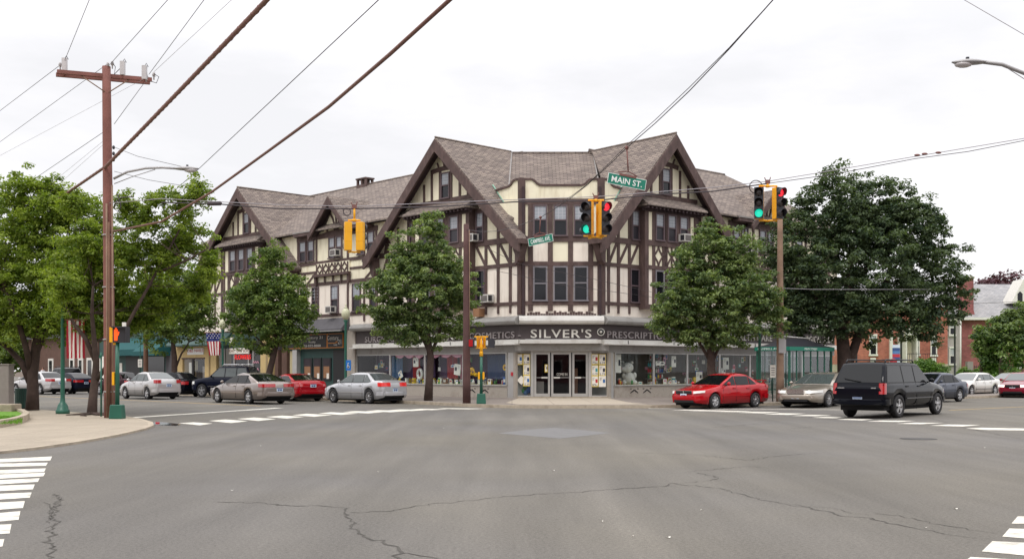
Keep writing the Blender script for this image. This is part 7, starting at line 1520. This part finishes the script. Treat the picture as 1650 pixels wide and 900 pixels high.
for px_, y_ in ((1478, 250), (1490, 248), (1512, 246)): c = Vector((X_(px_), YS, Zs(y_))); tag(MB().ball(c, .05, 'wire_brown', 8, 6, (2, 1, .8)).build('wire_insulator', loc=c), 'small insulator on the span wire above the big tree', 'insulator', 'insulators on the span wire')
# --- thick lashed cables from the big pole over the camera
def lashed(a, b, s, r, label, m1='cable_sheath'):
    pts = sag(a, b, s, 40); mb = MB(); mb.tube(pts, r, m1, 8); tot = sum((q - p).length for p, q in zip(pts, pts[1:])); n = int(tot / .045); hel = []
    for i in range(n):
        t_ = i / n * 40; j = min(39, int(t_)); p = pts[j].lerp(pts[j + 1], t_ - j); a_ = i * .62; hel.append(p + Vector((math.cos(a_) * r * .75, math.cos(a_) * r * .2, math.sin(a_) * r * .75)))
    mb.tube(hel, r * .45, 'wire_brown', 5); o = mb.build('overhead_cable', uv=False, loc=pts[0]); tag(o, label, 'cable'); return o
def ray(px_, py_, z): return HZ(px_, py_, z)
A0 = PX(8.19) + Vector((0, -.2, 0)); lashed(A0, ray(470, -42, 8.7), .02, .05, 'thick rope-like brown cable rising from the big pole to the upper right')
lashed(A0, ray(95, 320, 8.1) , 0, .045, 'thick brown cable leaving the big pole down to the left behind the tree'); wire([ray(95, 320, 8.1), ray(-40, 386, 8.0)], .03, 'wire_brown', label='brown cable running on behind the left tree')
B0 = PX(6.1) + Vector((.15, -.1, 0)); e = ray(760, -32, 6.9); pts = [B0, D(260, 357, 33.5), D(340, 310, 30), D(430, 245, 25.5), D(530, 172, 21), D(630, 86, 17.2), e]
wire(pts, .032, 'cable_sheath', label='smooth brown cable sweeping from mid pole to the top centre', seg=7)
W = lambda x0, y0, x1, y1, z, m='wire', r=.009, zz=None, lab=None, g='power lines over the crossing': wire(sag(ray(x0, y0, z), ray(x1, y1, zz or z), .0, 2), r, m, label=lab, group=g)
PZ = EYE + (HY - 104) / F * 36
for (x0, y0), (xa, ya), lab in (((103, 101), (150, -15), 'upper left wire rising steeply from the left end of the crossarm'), ((178, 103), (290, -22), 'wire rising from the middle of the crossarm to the top edge'), ((240, 120), (345, -22), 'wire rising from the right end of the crossarm to the top edge')):
    a = D(x0, y0, 36); wire([a, ray(xa, ya, a.z)], .009, label=lab)
for (x0, y0), (xa, ya), lab in (((97, 105), (-60, 224), 'wire leaving the left end of the crossarm down to the left edge'), ((172, 104), (-60, 272), 'wire leaving the middle of the crossarm down to the left edge'), ((238, 126), (184, 200), 'short wire falling from the right end of the crossarm to the pole')):
    a = D(x0, y0, 36); wire([a, ray(xa, ya, a.z - (0 if xa < 0 else 1.7))] if xa < 0 else [a, D(xa, ya, 36)], .009, label=lab)
a = D(248, 116, 36); wire([a, ray(400, -25, a.z)], .006, 'wire_light', label='faint pale wire beside the right end of the crossarm'); wire([D(238, 124, 36.2), D(-40, 272, 42)], .005, 'wire_light', label='faint pale wire running behind the pole to the left edge')
wire([D(165, 214, 36), D(60, 285, 42), D(-30, 345, 50)], .009, label='wire falling from the pole below the crossarm to the left edge')
for dy in (16, 30): wire([D(165, 222 + dy * .4, 36), D(60, 298 + dy, 44)], .005, 'wire_light', label='faint parallel service wire left of the big pole', group='service wires left of the pole')
wire([ray(640, -28, 9.2), D(315, 277, 40), D(250, 335, 46)], .011, label='wire crossing the sky from the top centre down to the left street lamp')
wire([D(184, 237, 36), D(222, 252, 35.9), D(300, 270, 36.2)], .008, label='thin stay wire above the left street lamp arm'); wire([D(184, 276, 36), D(240, 290, 36), D(300, 300, 36.5)], .008, label='thin stay wire below the left street lamp arm')
wire([D(188, 312, 35.8), D(192, 320, 35.8), D(195, 333, 35.8), D(190, 341, 35.8), D(184, 336, 35.8), D(186, 326, 35.8), D(196, 318, 35.8), D(215, 317, 35.6)], .02, label='black cable loop hanging at the big pole')
wire([D(1540, -8, 60), D(1650, 56, 60), D(1720, 98, 60)], .02, 'wire_light', label='pale wire crossing the upper right corner'); wire([D(1300, 495, 75), D(1480, 492, 85), D(1720, 483, 95)], .02, label='dark service wire before the brick houses')
wire([D(1100, 458, 52), D(1310, 466, 52), D(1500, 466, 58)], .012, 'wire_light', label='pale wire running through the big tree'); wire([D(785, 400, 52), D(835, 424, 50), D(960, 450, 50), D(1050, 470, 54)], .01, label='thin wire crossing the corner windows high'); wire([D(800, 436, 52), D(900, 458, 50), D(1050, 478, 54)], .01, label='thin wire crossing the corner windows low')
# ================================================================= trees
def leaves(name, clumps, nper, size, matname, parent, seed, flat=.55, squash=1.0):
    """clumps: list of (center, radius, tone)"""
    rng = np.random.default_rng(seed); C = np.array([c[0] for c in clumps]); Rr = np.array([c[1] for c in clumps]); T = np.array([c[2] for c in clumps])
    k = np.repeat(np.arange(len(clumps)), nper); n = len(k)
    dirv = rng.normal(size=(n, 3)); dirv /= np.linalg.norm(dirv, axis=1, keepdims=True); rad = rng.random(n) ** .5
    pos = C[k] + dirv * rad[:, None] * Rr[k][:, None] * np.array([1, 1, flat])
    pos[:, 2] -= .12 * Rr[k] * (rad ** 2)
    nrm = dirv * .7 + rng.normal(size=(n, 3)) * .55 + np.array([0, 0, .75]); nrm /= np.linalg.norm(nrm, axis=1, keepdims=True)
    u = np.cross(nrm, rng.normal(size=(n, 3))); u /= np.linalg.norm(u, axis=1, keepdims=True); v = np.cross(nrm, u)
    s = size * rng.uniform(.65, 1.3, n)[:, None]
    p0 = pos - u * s * .55; p1 = pos + v * s * .3 + nrm * s * .07; p2 = pos + u * s * .6 - nrm * s * .12; p3 = pos - v * s * .3 + nrm * s * .07
    V = np.stack([p0, p1, p2, p3], 1).reshape(-1, 3)
    off = np.array(WORLD_LOC[parent.name]); V = (V - off).astype(np.float32)
    me = bpy.data.meshes.new(name); me.vertices.add(4 * n); me.loops.add(4 * n); me.polygons.add(n)
    me.vertices.foreach_set('co', V.ravel()); me.loops.foreach_set('vertex_index', np.arange(4 * n, dtype=np.int32)); me.polygons.foreach_set('loop_start', np.arange(0, 4 * n, 4, dtype=np.int32)); me.polygons.foreach_set('loop_total', np.full(n, 4, dtype=np.int32))
    me.materials.append(MATS[matname]); at = me.attributes.new('tone', 'FLOAT', 'POINT'); tn = np.clip(T[k] + rng.normal(size=n) * .2, 0, 1); at.data.foreach_set('value', np.repeat(tn, 4).astype(np.float32))
    me.update(); me.validate(); o = bpy.data.objects.new(name, me); COL.objects.link(o); o.parent = parent; WORLD_LOC[o.name] = Vector(off); return o
def tree(base, label, blobs, Y, trunk, nclump, nper, leaf, matname, seed, cat='tree', cr=(.35, .75), barkm='bark', name='tree', group=None, flat=.55, depth=.9, limbs=26, hollow=.5, trunks=None):
    rnd = random.Random(seed); base = Vector(base); T_ = thing(name, label, cat, base, group); k = Y / F
    B_ = []
    for b in blobs:
        px_, py_, rx, ry = b[:4]; dy = b[4] if len(b) > 4 else 0; B_.append((Vector(D(px_, py_, Y + dy)), rx * k, max(rx, ry) * .5 * k * depth + min(rx, ry) * .5 * k * depth, ry * k))
    vol = [b[1] * b[2] * b[3] for b in B_]; tot = sum(v ** .8 for v in vol); cl = []
    for (c, rx, rd, ry), v in zip(B_, vol):
        m_ = max(3, int(nclump * v ** .8 / tot))
        for _ in range(m_):
            d = Vector((rnd.gauss(0, 1), rnd.gauss(0, 1), rnd.gauss(0, 1))).normalized(); rr_ = (hollow + (1 - hollow) * rnd.random()) if rnd.random() < .82 else rnd.random() * .7
            rr_ *= rnd.choice((rnd.uniform(.8, 1.08), rnd.uniform(.8, 1.08), rnd.uniform(1.0, 1.22))); p = c + Vector((d.x * rx * rr_, d.y * rd * rr_, d.z * ry * rr_)); cl.append((tuple(p), rnd.uniform(*cr), min(1, max(0, rnd.gauss(.42, .22)))))
    leaves('crown', cl, nper, leaf, matname, T_, seed, flat)
    # trunk and limbs
    m = MB(); pts = [Vector(p) for p in trunk['pts']]; m.tube(pts, trunk['rad'], barkm, 10)
    fork = pts[-1]; nf = pts[len(pts) // 2:]
    for ex in trunk.get('extra', []): m.tube([Vector(p) for p in ex[0]], ex[1], barkm, 8)
    TR = m.build('trunk', T_, uv=False)
    m = MB(); starts = nf + [Vector(ex[0][-1]) for ex in trunk.get('extra', [])] + [Vector(ex[0][len(ex[0]) // 2]) for ex in trunk.get('extra', [])]
    sel = rnd.sample(cl, min(limbs, len(cl)))
    for c, r_, t_ in sel:
        c = Vector(c); s = min(starts, key=lambda q: (q - c).length + (0 if q.z < c.z else 5)); r0 = trunk['rad'][-1] * rnd.uniform(.35, .6); md = s.lerp(c, .5) + Vector((rnd.gauss(0, .25), rnd.gauss(0, .25), -.12 * (c - s).length * .3))
        a = s.lerp(md, .5) + Vector((rnd.gauss(0, .08), rnd.gauss(0, .08), 0)); m.tube([s, a, md, md.lerp(c, .5) + Vector((rnd.gauss(0, .1), 0, rnd.gauss(0, .1))), c], [r0, r0 * .75, r0 * .5, r0 * .3, r0 * .12], barkm, 5)
    m.build('limbs', T_, uv=False); return T_
def DD(l, Y): return [D(x, y, Y + (dy or 0)) for x, y, dy in l]
# near left trees
Y = 42.8; b = G(52, 660.5, .05)
tree(b, 'broad bright green street tree behind the grey cabinet, its trunk nearest the left edge', [(40, 440, 100, 90), (-40, 400, 80, 90, 1), (60, 360, 72, 60), (118, 440, 62, 80, -1), (15, 515, 95, 45), (105, 510, 62, 48), (25, 312, 44, 44), (132, 335, 40, 42), (85, 330, 50, 45), (-70, 500, 70, 70), (70, 300, 40, 22), (160, 380, 34, 50)], Y,
     dict(pts=[b, *DD([(53, 630, 0), (52, 605, 0), (55, 580, 0), (60, 545, 0), (62, 500, 0)], Y)], rad=[.26, .22, .21, .2, .16, .1], extra=[(DD([(48, 615, 0), (36, 585, 0), (15, 562, .3), (-15, 540, .5)], Y), [.15, .13, .1, .07]), (DD([(50, 600, 0), (42, 560, -.4), (30, 520, -.6), (10, 470, -.8)], Y), [.13, .12, .1, .06]), (DD([(56, 575, 0), (72, 535, .2), (95, 490, .3), (110, 440, .3)], Y), [.12, .11, .08, .05])]), 2300, 46, .11, 'leaf_left', 101, cr=(.18, .42), limbs=46, hollow=.4)
Y = 38.9; b = G(148, 667.5, .05)
tree(b, 'slender forked street tree beside the big utility pole with sparse high sprays', [(120, 490, 50, 55, 1), (195, 480, 56, 66, 1.5), (205, 410, 52, 50), (150, 430, 50, 60, 1), (262, 415, 44, 48, .5), (230, 355, 40, 40), (300, 385, 48, 44, 1), (318, 312, 24, 40), (338, 425, 26, 40, .6), (252, 320, 30, 24), (135, 390, 36, 40), (290, 335, 30, 32), (118, 330, 34, 30, 1), (262, 480, 50, 50, 2), (160, 530, 60, 24, 1), (205, 330, 26, 30), (322, 462, 30, 40, 2), (225, 520, 50, 26, 2), (104, 458, 34, 40, -1.2)], Y,
     dict(pts=[b, *DD([(150, 640, 0), (153, 612, 0), (155, 585, 0), (152, 550, 0), (148, 505, 0), (150, 460, 0)], Y)], rad=[.18, .15, .13, .11, .09, .065, .04], extra=[(DD([(155, 612, 0), (172, 590, -.2), (185, 560, -.2), (215, 505, 0), (240, 460, 0), (265, 415, .2), (300, 350, .3), (318, 300, .3)], Y), [.09, .08, .07, .062, .05, .038, .026, .015]), (DD([(153, 580, 0), (138, 545, .1), (118, 520, .2), (105, 490, .4)], Y), [.09, .08, .06, .03]), (DD([(250, 440, 0), (300, 420, 0), (335, 400, 0)], Y), [.05, .035, .02])]), 1650, 42, .105, 'leaf_left', 202, cr=(.15, .36), limbs=60, hollow=.2)
# far pavement trees, left street
def pt(px_, fr, o_): q = fr.P(fr.S(px_, o_), o_, .13); return q
b = pt(281, FL, 6.3); Y = b.y
tree(b, 'mid green tree beside the teal shops, right of the light silver compact', [(280, 505, 62, 62), (255, 465, 38, 40), (322, 500, 30, 50), (240, 520, 35, 40), (295, 440, 25, 30)], Y, dict(pts=[b, *DD([(281, 600, 0), (281, 575, 0), (279, 555, 0), (280, 520, 0)], Y)], rad=[.25, .2, .18, .14, .08], extra=[(DD([(284, 590, 0), (292, 570, 0), (305, 550, 0)], Y), [.08, .06, .04])]), 420, 52, .17, 'leaf_mid', 303, cr=(.3, .6))
b = pt(433, FL, 6.3); Y = b.y
tree(b, 'rounded green tree with a pointed top before the florist and office', [(435, 492, 76, 55), (437, 428, 32, 40), (395, 500, 40, 42), (478, 510, 38, 42), (430, 545, 62, 26), (440, 405, 16, 22), (412, 455, 32, 30), (465, 460, 28, 30)], Y, dict(pts=[b, *DD([(434, 600, 0), (440, 575, 0), (445, 555, 0), (442, 520, 0), (438, 470, 0)], Y)], rad=[.24, .19, .17, .15, .1, .06], extra=[(DD([(442, 580, 0), (425, 555, 0), (400, 530, 0)], Y), [.08, .06, .04])]), 620, 46, .155, 'leaf_mid', 404, cr=(.25, .5))
q = G(690, 645, .13); Y = q.y
tree(q, 'dense dark green tree on the pavement before the left drugstore windows', [(678, 462, 84, 66), (690, 385, 34, 44), (655, 410, 36, 40), (618, 480, 40, 50), (738, 485, 34, 62), (672, 530, 78, 28), (722, 430, 28, 34), (694, 352, 15, 20)], Y, dict(pts=[q, *DD([(692, 610, 0), (694, 575, 0), (690, 548, 0), (685, 510, 0), (685, 460, 0)], Y)], rad=[.23, .185, .17, .15, .1, .06], extra=[(DD([(694, 572, 0), (682, 545, .1), (665, 520, .2)], Y), [.1, .09, .06]), (DD([(694, 570, 0), (705, 545, .1), (712, 515, .2)], Y), [.09, .08, .06])]), 900, 46, .135, 'leaf_dark', 505, cr=(.2, .42), flat=.5)
b = Vector(((1147 - CX) / F * 51.6, 51.6, .13)); Y = b.y
tree(b, 'dense tree with layered leaves before the right drugstore windows', [(1150, 475, 98, 58), (1145, 400, 38, 42), (1095, 490, 52, 46), (1212, 470, 46, 52), (1150, 535, 95, 28), (1110, 425, 34, 40), (1185, 410, 42, 44), (1140, 368, 18, 20), (1062, 520, 28, 30), (1250, 500, 22, 34)], Y, dict(pts=[b, *DD([(1146, 610, 0), (1146, 580, 0), (1144, 550, 0), (1142, 505, 0), (1145, 460, 0)], Y)], rad=[.24, .2, .19, .16, .12, .06], extra=[(DD([(1145, 583, 0), (1132, 560, 0), (1118, 538, 0), (1100, 520, 0)], Y), [.08, .07, .06, .04]), (DD([(1149, 580, 0), (1158, 560, 0), (1166, 535, 0)], Y), [.08, .07, .05])]), 1050, 46, .135, 'leaf_dark', 606, cr=(.2, .42), flat=.45)
b = pt(1368, FR, 7.4); Y = b.y
tree(b, 'very large dark spreading tree with two thick stems right of the building', [(1385, 440, 150, 80), (1425, 325, 60, 50), (1390, 375, 70, 60), (1345, 335, 72, 58), (1440, 370, 88, 58), (1505, 430, 56, 62), (1285, 430, 60, 70), (1390, 510, 135, 46), (1270, 500, 52, 48), (1320, 500, 60, 45), (1500, 500, 58, 48), (1350, 290, 38, 30), (1490, 350, 42, 38), (1300, 345, 36, 40), (1252, 400, 30, 45), (1545, 465, 22, 36)], Y,
     dict(pts=[b, *DD([(1362, 600, 0), (1360, 570, 0), (1357, 540, 0), (1360, 500, 0), (1370, 440, 0), (1372, 380, 0)], Y)], rad=[.55, .42, .36, .32, .26, .18, .1], extra=[(DD([(1364, 590, 0), (1375, 565, .1), (1385, 535, .2), (1400, 500, .3), (1430, 450, .4), (1460, 400, .5)], Y), [.3, .26, .22, .18, .13, .07]), (DD([(1358, 540, 0), (1330, 500, -.3), (1300, 460, -.4)], Y), [.2, .16, .09])]), 1900, 54, .17, 'leaf_big', 707, cr=(.28, .58), flat=.5, limbs=50, depth=.8, hollow=.55)
# trees by the brick houses
Y = 88; b = Vector(((1582 - CX) / F * Y, Y, .1))
tree(b, 'soft green garden tree before the dull red brick house at the right edge', [(1596, 560, 26, 32), (1582, 545, 16, 24), (1603, 586, 26, 12)], Y, dict(pts=[b, *DD([(1581, 590, 0), (1582, 560, 0)], Y)], rad=[.15, .13, .08]), 130, 70, .24, 'leaf_dark', 808, cr=(.35, .7))
Y = 86; b = Vector(((1614 - CX) / F * Y, Y, .1))
tree(b, 'larger garden tree with a rounded crown at the right edge of the picture', [(1626, 545, 34, 42), (1640, 512, 24, 24), (1616, 520, 18, 20), (1655, 560, 26, 36)], Y, dict(pts=[b, *DD([(1613, 590, 0), (1616, 560, 0)], Y)], rad=[.2, .17, .1]), 170, 70, .24, 'leaf_dark', 809, cr=(.4, .75))
Y = 135; b = Vector(((1612 - CX) / F * Y, Y, 0))
tree(b, 'dark purple leaved tree rising behind the grey slate roof', [(1612, 462, 42, 22), (1590, 470, 22, 16), (1640, 470, 26, 18)], Y, dict(pts=[b, *DD([(1612, 540, 0), (1612, 470, 0)], Y)], rad=[.4, .3, .2]), 90, 60, .42, 'leaf_purple', 810, cr=(1.0, 1.6))
Y = 92; b = Vector(((1497 - CX) / F * Y, Y, .1))
tree(b, 'rounded clipped green bush before the orange brick house', [(1492, 592, 26, 13), (1478, 596, 18, 10), (1510, 596, 18, 10)], Y, dict(pts=[b, b + Vector((0, 0, .5))], rad=[.1, .06]), 150, 60, .16, 'leaf_bush', 811, cat='bush', cr=(.35, .6), name='bush', limbs=8)
for i, (px_, w) in enumerate(((1553, 10), (1577, 9), (1606, 10), (1634, 9))):
    Y = 94; b = Vector(((px_ - CX) / F * Y, Y, .1)); tree(b, ['low leafy shrub by the utility cabinet', 'low shrub second from the cabinet along the iron fence', 'low shrub third from the cabinet along the iron fence', 'low shrub last along the iron fence at the right edge'][i], [(px_, 600, w, 8)], Y, dict(pts=[b, b + Vector((0, 0, .3))], rad=[.05, .03]), 30, 50, .16, 'leaf_bush', 820 + i, cat='bush', cr=(.3, .5), name='bush', limbs=4)
# backdrop trees at the far left
for i, (px_, py_, rx, ry, Y, lab) in enumerate(((15, 560, 60, 40, 118, 'far green tree at the left edge beyond the parked cars'), (-60, 540, 60, 60, 110, 'far green tree outside the left edge'), (110, 535, 50, 45, 125, 'far tree behind the brown shop near the striped banner'), (215, 520, 60, 45, 130, 'far tree rising behind the teal shops'), (320, 500, 45, 40, 120, 'far tree behind the tan shop and the tall building end'))):
    b = Vector(((px_ - CX) / F * Y, Y, 0)); tree(b, lab, [(px_, py_, rx, ry), (px_ + rx * .4, py_ - ry * .4, rx * .5, ry * .5)], Y, dict(pts=[b, *DD([(px_, 590, 0), (px_, py_, 0)], Y)], rad=[.35, .3, .15]), 120, 60, .4, 'leaf_mid', 900 + i, cr=(.9, 1.6), limbs=10)
